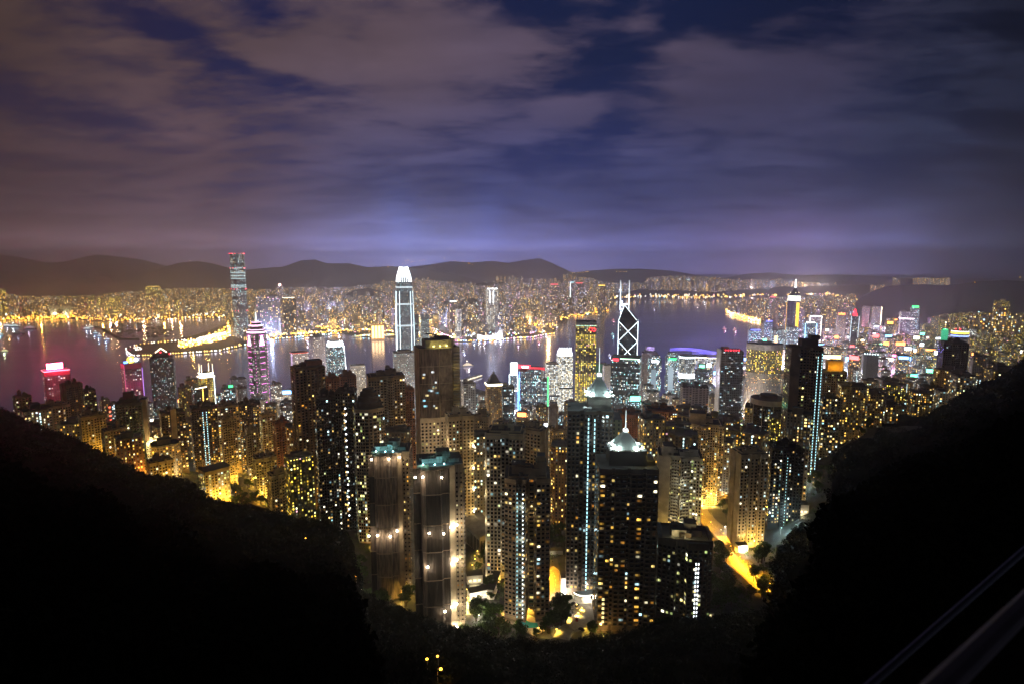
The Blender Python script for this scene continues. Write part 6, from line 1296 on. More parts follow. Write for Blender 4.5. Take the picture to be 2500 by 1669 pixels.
# sloping white hall on the far quay
bx, by = ground_at(1196, 826, 3); r = thing('arts_hall', 'white floodlit hall with a sweeping sloped roof on the far quay', 'concert hall', (bx, by, 3), .05); mb = MB()
hw = 72
prof_ = [(-1, 26), (-.4, 14), (.2, 17), (.6, 34), (.75, 52), (1.0, 52)]
for (a_, h0), (b_, h1) in zip(prof_, prof_[1:]):
    mb.face([(a_ * hw, -14, 0), (b_ * hw, -14, 0), (b_ * hw, -14, h1), (a_ * hw, -14, h0)], M_white); mb.face([(a_ * hw, -14, h0), (b_ * hw, -14, h1), (b_ * hw, 22, h1), (a_ * hw, 22, h0)], M_white)
mb.face([(hw, -14, 0), (hw, 22, 0), (hw, 22, 52), (hw, -14, 52)], M_white); mb.face([(-hw, 22, 0), (-hw, -14, 0), (-hw, -14, 26), (-hw, 22, 26)], M_white); mb.build('hall_body', r)
for k in range(5):
    m2 = MB(); m2.box(-60 + k * 30, -24, 0, 1, 1, 2, E_white); m2.build('floodlight', r); point((-60 + k * 30, -32, 6), 130000, (1, .95, 1), 3, r)
LAND.append((pix(bx, by, 30), 'the sloping white hall', r, 50))

# ------------------------------------------------------------------ infill: every visible building of the near shore
HZ = [1560.0] * 2700
for i in range(2700): HZ[i] = min(1669.0, lerp_table(HILL, i - 100))
def vis(l, r, top):
    a = 0
    for c in range(max(-100, int(l)), min(2599, int(r)) + 1): a += max(0.0, HZ[c + 100] - top)
    return a
def cover(l, r, top):
    for c in range(max(-100, int(l)), min(2599, int(r)) + 1): HZ[c + 100] = min(HZ[c + 100], top)
CAP = {0: [(0, 985), (230, 1012), (350, 1020), (640, 1015), (700, 1005), (1000, 1015), (1130, 1005), (1250, 1030), (1400, 1045), (1500, 1035), (1600, 1000), (1680, 985), (1750, 1000), (1830, 1030), (1920, 985), (2000, 945), (2100, 925), (2250, 905), (2400, 895), (2500, 890)],
       1: [(0, 1000), (350, 962), (600, 952), (680, 946), (900, 935), (1060, 950), (1130, 955), (1230, 962), (1330, 975), (1490, 985), (1560, 935), (1600, 912), (1700, 925), (1800, 915), (1900, 890), (2000, 872), (2150, 862), (2300, 860), (2500, 870)],
       2: [(600, 950), (1100, 945), (1600, 905), (1800, 880), (1830, 832), (1900, 806), (1960, 812), (2050, 792), (2120, 772), (2200, 778), (2260, 785), (2330, 764), (2400, 760), (2480, 775), (2600, 790)]}
rnd = random.Random(99); cand = []
def addc(px, Y, zone): cand.append((Y, px, zone))
Y = 560.0
while Y < 1750:
    stp = 25 + Y * .004; px = -40 + rnd.uniform(0, 20)
    while px < 2540:
        addc(px + rnd.uniform(-5, 5), Y + rnd.uniform(-12, 12), 0 if Y < 1150 else 1); px += F / Y * stp * rnd.uniform(.85, 1.3)
    Y += stp * 1.25
Y = 1770.0
while Y < 3500:
    px = 1840 if Y > 2150 else 1700
    while px < 2520: addc(px + rnd.uniform(-4, 4), Y + rnd.uniform(-20, 20), 2); px += F / Y * 29 * rnd.uniform(.8, 1.35)
    Y += 46
cand.sort()
known = sorted([(y, l, r, t) for l, r, t, y in SIL if y < 4500]); ki = 0
FILL = []
BARE = [(1700, 1790, 1205, 1300), (1180, 1240, 1330, 1560), (1330, 1385, 1280, 1560), (1800, 1915, 1000, 1110), (1590, 1700, 985, 1060), (430, 700, 1150, 1260), (1490, 1580, 1090, 1200)]
for Y, px, zone in cand:
    while ki < len(known) and known[ki][0] <= Y:
        cover(known[ki][1], known[ki][2], known[ki][3]); ki += 1
    X, _ = XZ(px, 900, Y); yq = lerp_table(QUAY, px)
    if Y > yq - 40: continue
    if Y < lerp_table(HILLY, px) + 45: continue
    if any((X - a) ** 2 + (Y - b) ** 2 < (c + 15) ** 2 for a, b, c in USED): continue
    g = G(X, Y); wm = rnd.uniform(18, 30) if zone < 2 else rnd.uniform(18, 34); wpx = F * wm / Y
    yb = pix(X, Y, g)[1]
    if any(a < px < b and c < yb < d_ for a, b, c, d_ in BARE): continue
    cap = lerp_table(CAP[zone], px)
    hmax = {0: 115, 1: 120, 2: 150}[zone]
    ytop = cap + abs(rnd.gauss(0, 1)) * {0: 45, 1: 40, 2: 32}[zone]
    yt_min = pix(X, Y, g + hmax * rnd.uniform(.6, 1))[1]; ytop = max(ytop, yt_min)
    _, zt = XZ(px, ytop, Y); H = zt - g
    if H < 14: continue
    v = vis(px - wpx / 2, px + wpx / 2, ytop)
    if v < (170 if zone < 2 else 60): continue
    if v / (wpx * max(6, yb - ytop)) < .06: continue
    cover(px - wpx / 2, px + wpx / 2, ytop); USED.append((X, Y, wm * .55)); FILL.append((X, Y, g - 4, H + 4, wm, zone, px, ytop, yb, v))
FILL.sort(key=lambda t: -t[9]); REST = FILL[215:]; FILL = FILL[:215]; print('infill', len(FILL), len(REST))
NF = len(FILL)
FM = {0: [('beige', 'amber', fl('infill_beige', (.34, .27, .18), p=.26, st=2.3, pal='warm', bw=3.0)), ('dark brown', 'amber', fl('infill_brown', (.1, .07, .05), p=.28, st=2.3, pal='warm', bw=3.2)), ('grey', 'mixed', fl('infill_grey', (.22, .21, .2), p=.26, st=2.3, pal='mixed', bw=3.1)), ('brick red', 'amber', fl('infill_red', (.24, .11, .06), p=.25, st=2.3, pal='warm', bw=3.0)), ('cream', 'mixed', fl('infill_cream', (.4, .36, .28), p=.26, st=2.3, pal='mixed', bw=3.4)), ('black', 'yellow', fl('infill_black', (.035, .03, .028), p=.3, st=2.3, pal='gold', bw=3.0))],
      1: [('grey', 'white', fl('infill_office', (.25, .25, .26), p=.38, st=2.2, pal='white', bw=3.4, fh=3.6, row=.4)), ('white', 'mixed', fl('infill_white', (.5, .48, .5), p=.28, st=2.2, pal='mixed', bw=3.4)), ('dark glass', 'cool', fl('infill_glass', (.05, .06, .08), p=.4, st=2.2, pal='cool', bw=3, fh=3.8, wx=(.08, .92), row=.5)), ('brown', 'amber', fl('infill_brown2', (.2, .14, .1), p=.3, st=1.6, pal='warm', bw=3.2))],
      2: [('grey', 'mixed', fl('infill_w1', (.25, .24, .26), p=.36, st=3.0, pal='mixed', bw=4, fh=4)), ('pale', 'white', fl('infill_w2', (.5, .46, .5), p=.45, st=3.2, pal='white', bw=4.4, fh=4.4, row=.3)), ('dark', 'amber', fl('infill_w3', (.07, .06, .06), p=.36, st=3.2, pal='warm', bw=4.2, fh=4)), ('violet tinted', 'rosy', fl('infill_w4', (.3, .24, .34), p=.42, st=3.2, pal='farcool', bw=4.4, fh=4.2)), ('dark estate', 'yellow', fl('infill_w5', (.08, .08, .07), p=.36, st=2.1, pal='gold', bw=4.4, fh=4))]}
SGN = [((1, .2, .5), 'pink'), ((.8, .9, 1), 'white'), ((1, .3, .08), 'orange'), ((.2, .5, 1), 'blue'), ((1, .9, .7), 'cream'), ((.15, 1, .55), 'green'), ((1, .12, .12), 'red')]
rnd = random.Random(5); items = []
def relation(px, py, Y, w):
    """the landmark that singles this one out best, and on which side of it it stands"""
    best = None
    for (q, short, o, H) in LAND:
        lx, ly = q; dd = math.hypot(px - lx, (py - ly) * .8)
        if best is None or dd < best[0]: best = (dd, short, lx, o)
    dd, short, lx, o = best; dx = px - lx
    if abs(dx) < w * .6 + 8: return short, ('behind' if Y > o.location[1] else 'in front of'), dd
    return short, ('left of' if dx < 0 else 'right of'), dd
for X, Y, g, H, wm, zone, px, yt, yb, v in FILL:
    opts = FM[zone]
    if zone == 2: k = 4 if px > 2260 else rnd.choice((0, 1, 1, 2, 3, 3) if px < 2200 else (0, 1, 2, 3, 4))
    elif zone == 1: k = rnd.choice((0, 0, 1, 2, 3)) if px < 2000 else rnd.choice((0, 1, 3, 3))
    else: k = rnd.choice((0, 0, 1, 2, 3, 4, 5))
    cname, wname, mat = opts[k]; d = wm * rnd.uniform(.7, 1.1); asp = H / wm
    rot = -math.atan2(X, Y) + rnd.uniform(-.35, .5)
    pl = rnd.choice((rect, rect, lambda a, b: notch(a, b, 1, 1.6, 3), lambda a, b: cross(a, b, .6, .6), lambda a, b: chamfer(a, b, a * .15)))(wm, d)
    mb = MB(); mb.prism(pl, 0, H, mat, M_rooflight if k % 2 else M_roof, u0=rnd.randrange(400))
    kind = 'office_block' if zone == 1 and k in (0, 2) else 'apartment_block'
    nm = 'office_block' if kind == 'office_block' else 'apartment_block'
    r = mb.build(nm, None, (X, Y, g), rot)
    m2 = MB(); m2.box(rnd.uniform(-.15, .15) * wm, rnd.uniform(-.1, .15) * d, H, wm * rnd.uniform(.3, .5), d * rnd.uniform(.3, .5), rnd.uniform(3, 7), M_rooflight, M_roof); m2.build('lift_house', r)
    m2 = MB(); m2.prism(scaled(pl, 1.01), H - .2, H + 1.2, M_rooflight, None); m2.build('parapet', r)
    extra = ''
    if zone >= 1 and rnd.random() < (.75 if zone == 2 and px < 2280 else .25):
        c, cn = rnd.choice(SGN if zone == 2 else SGN[1:6]); m2 = MB(); sz = rnd.uniform(.5, .9)
        if rnd.random() < .5: m2.box(0, -d * .53, H * .94, wm * sz, 1, rnd.uniform(5, 13), emis('sign_' + cn, c, 6)); extra = ' and a %s roof sign' % cn
        else: m2.box(wm * .3, -d * .53, H * rnd.uniform(.25, .5), wm * .25, 1, H * rnd.uniform(.3, .45), emis('sign_' + cn, c, 6)); extra = ' and an upright %s sign' % cn if cn == 'orange' else ' and a tall %s sign' % cn
        m2.build('lit_sign', r)
        if zone == 2 and rnd.random() < .8: point((0, -d * .5 - 12, H * .6), 120000, tuple(.35 + .65 * x for x in c), 2, r)
    elif rnd.random() < .18 and zone < 2 and H > 45:
        me = WMESH.get('strip_l')
        m2 = MB()
        z = 4
        while z < H - 3: m2.box(0, -d * .5 - .08 - (0 if pl[0][1] == -d / 2 else 0), z, 1, .3, 1.8, litmat((.62, .95, 1), 2.6)); z += 3.2
        o = m2.build('stair_lights', r); o['kind'] = 'stuff'; extra = ' and a cold stair line'
    if zone < 2 and rnd.random() < .55: point((rnd.uniform(-.5, .5) * wm, -d / 2 - 9, 8), rnd.uniform(9000, 32000), rnd.choice((AMB, AMB, AMB, (1, .75, .35), (.8, .95, 1)) if zone == 0 else (AMB, (.9, .92, 1), (1, .9, .75), (.8, .9, 1))), 1.2, r)  # added light without a lamp body, for street glow on the wall
    size = 'slim' if asp > 4.2 else 'tall' if asp > 3 else 'low' if asp < 1.5 else 'broad' if wm > 26 else 'plain'
    items.append([r, '%s %s %s' % (size, cname, 'office block' if kind == 'office_block' else 'block'), wname, extra, relation(px, (yt + min(yb, yt + 60)) / 2, Y, F * wm / Y), px])
ORD = ['nearest', 'second', 'third', 'fourth', 'fifth', 'sixth', 'seventh', 'eighth', 'ninth', 'tenth', 'eleventh', 'twelfth', 'thirteenth', 'fourteenth', 'fifteenth', 'sixteenth', 'seventeenth', 'eighteenth', 'nineteenth', 'twentieth', 'outermost', 'last', 'remotest', 'endmost', 'utmost']
def label_by_relation(items, noun, cat, group, ord_=ORD):
    bk = {}
    for it in items: bk.setdefault((it[4][0], it[4][1]), []).append(it)
    for (short, side), lst in bk.items():
        lst.sort(key=lambda t: t[4][2])
        for i, it in enumerate(lst):
            o = '' if len(lst) < 2 else ord_[i] if i < len(ord_) else '%dth' % (i + 1)
            win = (' with %s windows' % it[2]) if it[2] else ''
            lab = '%s%s%s, %s%s %s' % (it[1], win, it[3], (o + ' ') if o else '', side, short)
            w_ = lab.split()
            if len(w_) > 16: lab = '%s%s, %s%s %s' % (it[1], it[3] if it[3] else win, (o + ' ') if o else '', side, short)
            if len(lab.split()) > 16: lab = '%s, %s%s %s' % (it[1], (o + ' ') if o else '', side, short)
            tag(it[0], lab, cat, group)
label_by_relation(items, 'block', 'apartment block', 'infill blocks of the near shore')

# ------------------------------------------------------------------ the far city as one mass, and its lamps
rnd = random.Random(77)
FCAP = [(-100, 716), (0, 714), (60, 722), (180, 722), (240, 718), (380, 706), (470, 702), (560, 704), (640, 706), (700, 700), (850, 700), (930, 690), (1000, 681), (1050, 684), (1100, 688), (1180, 694), (1250, 690), (1340, 691), (1372, 690), (1390, 676), (1440, 676), (1470, 688), (1570, 690), (1590, 676), (1650, 672), (1740, 676), (1800, 683), (1900, 685), (2000, 690), (2060, 698), (2120, 705)]
mb = MB(); Mr = M_rooflight
def fbox(px, Y, w, d, ytop, mat, g):
    X, zt = XZ(px, ytop, Y)
    if zt < g + 10: zt = g + 10
    c = rnd.uniform(-.4, .6) - math.atan2(X, Y)
    mb.box(X, Y, g - 3, w, d, zt - g + 3, mat, Mr, c, u0=rnd.randrange(3000))
n = 0
while n < 5200:
    px = rnd.uniform(-60, 2060); yc = coastY(px)
    s = rnd.random() ** .8
    Y = yc + 50 + (9300 - yc) * s
    if px < 560 and Y < 5000 and rnd.random() < .6: continue
    if 556 < px < 640 and Y < 3150: continue
    if 650 < px < 1120 and Y < yc + 330 and rnd.random() < .7: continue
    yb = pix((px - 1250) / F * Y, Y, KZ(Y))[1]; cap = lerp_table(FCAP, px)
    t = rnd.random() ** 1.7; hm = 60 + 90 * (rnd.random() ** 2) + (40 if Y > 6500 else 0)
    ytop = max(cap + abs(rnd.gauss(0, 7)), yb - hm * F / Y * (.35 + .65 * (1 - t)))
    if yb - ytop < 4: continue
    wz = rnd.uniform(22, 48) * (1.15 if Y > 6000 else 1)
    mat = rnd.choice((FF, FF, FC, FC, FD, FC)) if px > 640 else rnd.choice((FF, FF, FF, FG, FD, FF))
    fbox(px, Y, wz, wz * rnd.uniform(.5, 1), ytop, mat, KZ(Y)); n += 1
# slabs of estates in rows before the hills
for px0, px1, yt, Yd in ((930, 1060, 684, 8300), (1000, 1050, 678, 8500), (1215, 1275, 676, 8800), (1125, 1215, 690, 8600), (1300, 1370, 682, 8700), (1378, 1410, 666, 9000), (1580, 1660, 680, 9200), (1655, 1740, 674, 9300), (1780, 1920, 682, 9200), (1925, 2045, 692, 8600), (2130, 2160, 694, 7000)):
    px = px0
    while px < px1: fbox(px, Yd + rnd.uniform(-40, 40), rnd.uniform(26, 40), 24, yt + rnd.uniform(-3, 5), FF, 60); px += rnd.uniform(6, 10)
for px in (2234, 2241, 2249, 2257, 2264, 2276, 2283, 2290, 2300, 2308, 2316): fbox(px, 7200, 34, 26, 676 + rnd.uniform(0, 5), FF, 100)
for px in (2184, 2193): fbox(px, 7200, 40, 26, 680 + rnd.uniform(-4, 4), FD, 100)
k = 0
while k < 330:   # the eastern point and the town behind it
    px = rnd.uniform(1778, 2085); Y = rnd.uniform(3700 if px > 1900 else 4350, 6200)
    if px < 1860 and Y < 4400 + (1860 - px) * 8: continue
    cap = lerp_table([(1778, 742), (1830, 732), (1880, 725), (1960, 722), (2040, 720), (2085, 716)], px)
    yb = pix((px - 1250) / F * Y, Y, 3)[1]; ytop = max(cap + abs(rnd.gauss(0, 9)), yb - 130 * F / Y)
    if yb - ytop < 6: continue
    fbox(px, Y, rnd.uniform(20, 36), 22, ytop, rnd.choice((FF, FF, FC, FD)), 4); k += 1
k = 0
while k < 260:   # estates in the valley on the right
    px = rnd.uniform(2255, 2500); Y = rnd.uniform(2500, 3700)
    cap = lerp_table([(2255, 800), (2280, 772), (2330, 762), (2400, 760), (2425, 765), (2430, 728), (2458, 728), (2462, 768), (2480, 770), (2500, 760)], px)
    yb = pix((px - 1250) / F * Y, Y, 60)[1]; ytop = max(cap + abs(rnd.gauss(0, 14)), yb - 170 * F / Y)
    if yb - ytop < 8: continue
    fbox(px, Y, rnd.uniform(18, 30), 20, ytop, FM[2][4][2] if rnd.random() < .6 else FF, 10); k += 1
for X, Y, g, H, wm, zone, px, yt, yb, v in REST:
    k = rnd.choice(range(len(FM[zone]))); mb.box(X, Y, g, wm, wm * .8, H, FM[zone][k][2], M_roof, rnd.uniform(-.3, .5) - math.atan2(X, Y), rnd.randrange(400))
    if zone == 2 and rnd.random() < .7 and px < 2300: c, cn = rnd.choice(SGN); mb.box(X, Y - wm * .7, g + H * .9, wm * .7, 1, rnd.uniform(4, 10), emis('sign_' + cn, c, 6))
o = mb.build('distant_city'); tag(o, 'hazy mass of countless lit towers filling the far shore', 'distant city', kind='stuff')

LM = {'s': emis('sodium_lamp', (1, .45, .04), 7, 'AUTO'), 'a': emis('amber_lamp', (1, .6, .12), 8, 'AUTO'), 'w': emis('white_lamp', (1, .93, .8), 7, 'AUTO'), 'c': emis('cyan_lamp', (.5, .95, 1), 5, 'AUTO'), 'p': emis('pink_lamp', (1, .4, .7), 4, 'AUTO'), 'b': emis('blue_lamp', (.35, .55, 1), 5, 'AUTO')}
mb = MB()
def lamp_at(px, py, z, c='s', s=1.0):
    X, Y = ground_at(px, py, z); r_ = .00125 * Y * s * rnd.uniform(.55, 1.25)
    mb.blob((X, Y, z), r_, LM[c], 4)
def lamp_line(pts, step, z=8, cols='s', s=1.0, jit=.6):
    for (a, b), (c, d) in zip(pts, pts[1:]):
        L_ = math.hypot(c - a, d - b); n = max(1, int(L_ / step))
        for k in range(n):
            t = (k + rnd.uniform(.2, .8)) / n; lamp_at(a + (c - a) * t, b + (d - b) * t + rnd.uniform(-jit, jit), z, rnd.choice(cols), s)
for rep, dy in ((0, -1), (1, -4), (2, -8), (3, -13), (4, -18)):
    lamp_line([(-20, 781 + dy), (100, 780 + dy), (180, 776 + dy), (215, 778 + dy)], 5, 9, 'sssa', 1.1, 3); lamp_line([(215, 782 + dy), (300, 782 + dy), (420, 779 + dy), (560, 774 + dy)], 7 + rep * 2, 9, 'ssaw', .9, 2)
for dy in (0, 3, 6, 9, -3): lamp_line([(555, 792 + dy), (566, 806 + dy), (548, 816 + dy), (515, 824 + dy), (470, 833 + dy), (435, 838 + dy)], 4, 9, 'aaws', 1.2, 2.5)
for dy in (0, 2.5): lamp_line([(550, 812 + dy), (520, 819 + dy), (480, 828 + dy)], 3.2, 10, 'w', 1.5, 1.5)
for dy in (-12, -7, 12, 17): lamp_line([(560, 800 + dy), (540, 814 + dy * .7), (505, 826 + dy * .5)], 4.5, 9, 'ssa', 1.1, 3)
for px_, py_ in ((555, 808), (535, 818), (505, 826), (470, 834), (100, 778), (250, 780), (400, 777)): X, Y = ground_at(px_, py_, 20); point((X, Y, 32), 4.5e5, (1, .5, .06), 4)  # added unseen lights, each for many of these sodium lamps
lamp_line([(325, 867), (370, 866), (421, 862), (470, 859), (533, 855), (592, 841)], 6, 7, 'aw', .9, .5); lamp_line([(307, 848), (309, 856), (318, 864), (325, 867)], 3.5, 7, 'w', 1, .5)
lamp_line([(312, 846), (350, 838), (430, 831), (470, 827)], 8, 7, 'wa', .8, .5); lamp_line([(326, 849), (338, 847), (348, 850), (340, 853), (328, 852)], 4, 6, 'w', .8, .3)
lamp_line([(596, 842), (656, 828), (753, 819), (835, 813)], 5, 8, 'scbw', .9, 1); lamp_line([(660, 800), (720, 792), (800, 800), (860, 795), (900, 800)], 3, 8, 'sa', 1, 3); lamp_line([(660, 815), (760, 812), (830, 806), (900, 803), (960, 808)], 3, 8, 'aws', 1, 2.5); lamp_line([(650, 822), (700, 812), (750, 810)], 4, 8, 'aa', 1.2, 3)
lamp_line([(865, 820), (961, 816)], 4, 9, 'sac', .9, 1); lamp_line([(1008, 828), (1060, 828), (1122, 831), (1190, 830), (1300, 822), (1354, 813)], 4, 7, 'wwabsp', .9, 1); lamp_line([(1010, 815), (1060, 812), (1120, 822)], 2.6, 10, 'wwap', 1.3, 4); lamp_line([(1120, 818), (1250, 815), (1330, 806)], 4, 10, 'wapb', 1, 4)
for dy in (0, 4, 8): lamp_line([(1280, 806 - dy), (1335, 790 - dy), (1390, 770 - dy), (1423, 768 - dy), (1487, 758 - dy)], 4, 8, 'ssa', 1, 2.5)
lamp_line([(1250, 800), (1310, 780), (1360, 770)], 3.4, 10, 'wap', 1.4, 8); lamp_line([(1150, 795), (1240, 780), (1320, 768)], 5, 14, 'wpac', 1.2, 12); lamp_line([(1000, 790), (1100, 785), (1180, 775)], 5, 14, 'wabp', 1.1, 14)
for dy in (0, -3): lamp_line([(1476, 726 + dy), (1577, 722 + dy), (1660, 725 + dy), (1740, 726 + dy), (1860, 719 + dy), (2000, 712 + dy)], 5, 9, 'saawc', .9, 1)
for dy in (0, -2.5, -5): lamp_line([(1772, 761 + dy), (1782, 767 + dy), (1802, 773 + dy), (1830, 779 + dy), (1857, 786 + dy)], 2.4, 10, 'aasw', 1, 1.5)
lamp_line([(1776, 758), (1830, 762), (1880, 775)], 5, 10, 'sap', 1, 8); lamp_line([(1945, 710), (1990, 713), (2060, 725), (2095, 728)], 4, 14, 'ssa', 1, 5)
for c, n_ in (('a', 240), ('s', 200), ('w', 180), ('p', 40), ('c', 40)):
    for k in range(n_):
        px = rnd.uniform(0, 2040); yc = lerp_table(COAST, px); lamp_at(px, yc - rnd.random() * (yc - 718) * .9, 40 if px > 600 else 25, c, rnd.uniform(.5, 1.2))
for pts, c in (([(910, 660), (960, 650), (1010, 640), (1060, 633)], 's'), ([(1060, 634), (1130, 640), (1170, 652)], 's'), ([(1395, 668), (1420, 666), (1447, 663)], 'a'), ([(1498, 665), (1530, 664)], 'a'), ([(15, 712), (60, 714), (120, 712)], 's'), ([(100, 715), (125, 712)], 'a')):
    for (a, b), (c_, d_) in zip(pts, pts[1:]):
        for k in range(7):
            t = rnd.random(); X, Z = XZ(a + (c_ - a) * t, b + (d_ - b) * t - 1, 8200); mb.blob((X, 8200, Z), rnd.uniform(2, 4), LM[c], 4)
for px, py, Yd, c in ((997, 636, 8100, 's'), (990, 637, 8100, 's'), (1085, 631, 8100, 'a'), (1316, 624, 10300, 'a'), (464, 637, 10200, 'w'), (2490, 677, 5000, 's'), (2380, 690, 4800, 's')):
    X, Z = XZ(px, py, Yd); mb.blob((X, Yd, Z), 7 if px in (997, 464) else 4, LM[c], 5)
# lamps of the near shore's lower streets that show between the buildings
for k in range(420):
    px = rnd.uniform(1850, 2480); Y = rnd.uniform(1800, 3300); X, _ = XZ(px, 850, Y); mb.blob((X, Y, rnd.uniform(8, 60)), rnd.uniform(1.2, 3.2), LM[rnd.choice('awwpcsb' if px < 2250 else 'aass')], 4)
for k in range(260):
    px = rnd.uniform(330, 1830); Y = rnd.uniform(900, 1500); X, _ = XZ(px, 900, Y); mb.blob((X, Y, max(4, G(X, Y)) + rnd.uniform(6, 14)), rnd.uniform(.7, 1.5), LM[rnd.choice('aswwc')], 4)
for k in range(58):   # unseen lights added for the glow these streets throw on walls and air
    px = rnd.uniform(-20, 2040); yc = coastY(px); Y = yc + 60 + (8200 - yc) * rnd.random() ** 1.6; c = ((1, .52, .2) if px < 620 else rnd.choice(((1, .6, .2), (.85, .7, 1), (1, .5, .7), (.6, .7, 1))) if px < 1420 else rnd.choice(((1, .6, .2), (.7, .8, 1), (1, .7, .5))))
    X, _ = XZ(px, 800, Y); point((X, Y, KZ(Y) + rnd.uniform(25, 75)), 5.5e5 if px < 620 else 1.3e6, c, 5)
for k in range(38): px = rnd.uniform(1860, 2270); Y = rnd.uniform(1850, 3100); X, _ = XZ(px, 800, Y); point((X, Y, rnd.uniform(20, 80)), 7e5, rnd.choice(((1, .25, .55), (.35, .45, 1), (1, .8, .9), (1, .45, .1), (.9, .85, 1), (.6, .3, 1))), 4)  # unseen coloured lights added to brighten these streets, walls and haze
for k in range(40): px = rnd.uniform(650, 1820); Y = rnd.uniform(1150, 1650); X, _ = XZ(px, 900, Y); point((X, Y, rnd.uniform(12, 40)), 2.4e5, rnd.choice(((.6, .72, 1), (1, .75, .4), (.9, .9, 1), (1, .6, .2))), 3)  # unseen lights added to brighten the streets between the central towers
o = mb.build('distant_street_lamps'); tag(o, 'countless amber and white lamp points along the far shore and streets', 'street lamps', kind='stuff')
# ------------------------------------------------------------------ piers and boats
def gpt(px, py):
    z = 177.0
    for _ in range(12):
        X, Y = ground_at(px, py, z); z = max(2.6, G(X, Y)) * .6 + z * .4
    return X, Y, max(2.6, G(X, Y))
def pier(label, a, b, wd, lights):
    A = ground_at(*a, 2); B = ground_at(*b, 2); L_ = math.hypot(B[0] - A[0], B[1] - A[1]); r = thing('pier', label, 'pier', ((A[0] + B[0]) / 2, (A[1] + B[1]) / 2, 0), math.atan2(B[1] - A[1], B[0] - A[0]))
    mb = MB(); mb.box(0, 0, -2, L_, wd, 4, M_kerb); mb.build('deck', r); mb = MB(); mb.box(0, 0, 2, L_ * .94, wd * .6, 7, fl('pier_hall', (.5, .48, .45), p=.9, st=2, pal='white', bw=5, fh=7, wx=(.1, .9)), M_white); mb.build('pier_hall', r)
    for s_ in (-1, 1):
        mb = MB(); mb.tube((-L_ * .48, s_ * wd * .42, 6), (L_ * .48, s_ * wd * .42, 6), .9, lights, 4); mb.build('light_row', r)
    return r
pier('white roofed ferry pier lit along its length, below the harbour centre', (1128, 931), (1172, 917), 26, emis('pier_light', (1, .86, .6), 3))
pier('long lit pier on the far shore with a green and white light row', (862, 823), (922, 815), 30, emis('pier_green', (.7, 1, .7), 2.5))
pier('far pier hall with pale roof lights beside the silver skyscraper', (912, 826), (960, 818), 30, emis('pier_pale', (1, .9, .8), 2))
M_hull = principled('white_hull', (.5, .5, .52), .5); M_hulld = principled('dark_hull', (.03, .03, .04), .6)
def boat(label, px, py, L_, ang, c, cat='boat', hull=M_hull, group=None, st=5):
    X, Y = ground_at(px, py); r = thing('boat', label, cat, (X, Y, 0), ang, group); w = L_ * .24; h = L_ * .07
    mb = MB(); pl = [(-L_ / 2, -w / 2), (L_ * .25, -w / 2), (L_ / 2, 0), (L_ * .25, w / 2), (-L_ / 2, w / 2)]; mb.prism(scaled(pl, .88), -.6, h, hull, hull, poly2=pl); hl = mb.build('hull', r)
    for k, (f, hh) in enumerate(((.7, .07), (.5, .06), (.25, .06))):
        mb = MB(); z = h + sum((0, .07, .13)[:k + 1][-1:]) * L_; mb.box(-L_ * .06, 0, z, L_ * f, w * .7, hh * L_, emis('cabin_' + str(c), c, st * (.25 if k != 1 else .6)), M_white); mb.build('cabin', r)
    mb = MB(); mb.tube((-L_ * .1, 0, h + .19 * L_), (-L_ * .1, 0, h + .34 * L_), .4, M_white, 4); mb.blob((-L_ * .1, 0, h + .34 * L_), L_ * .035, emis('mast_lamp_' + str(c), c, 9), 5); mb.build('mast', hl)
    point((0, -w, h + .25 * L_), L_ * 260, c, 1.5, r); return r
boat('white cruise boat with an orange lit upper deck in mid harbour', 1143, 893, 52, .35, (1, .8, .6), 'boat')
boat('small bright ferry left of the white cruise boat', 1132, 860, 26, .9, (.9, .95, 1), 'ferry')
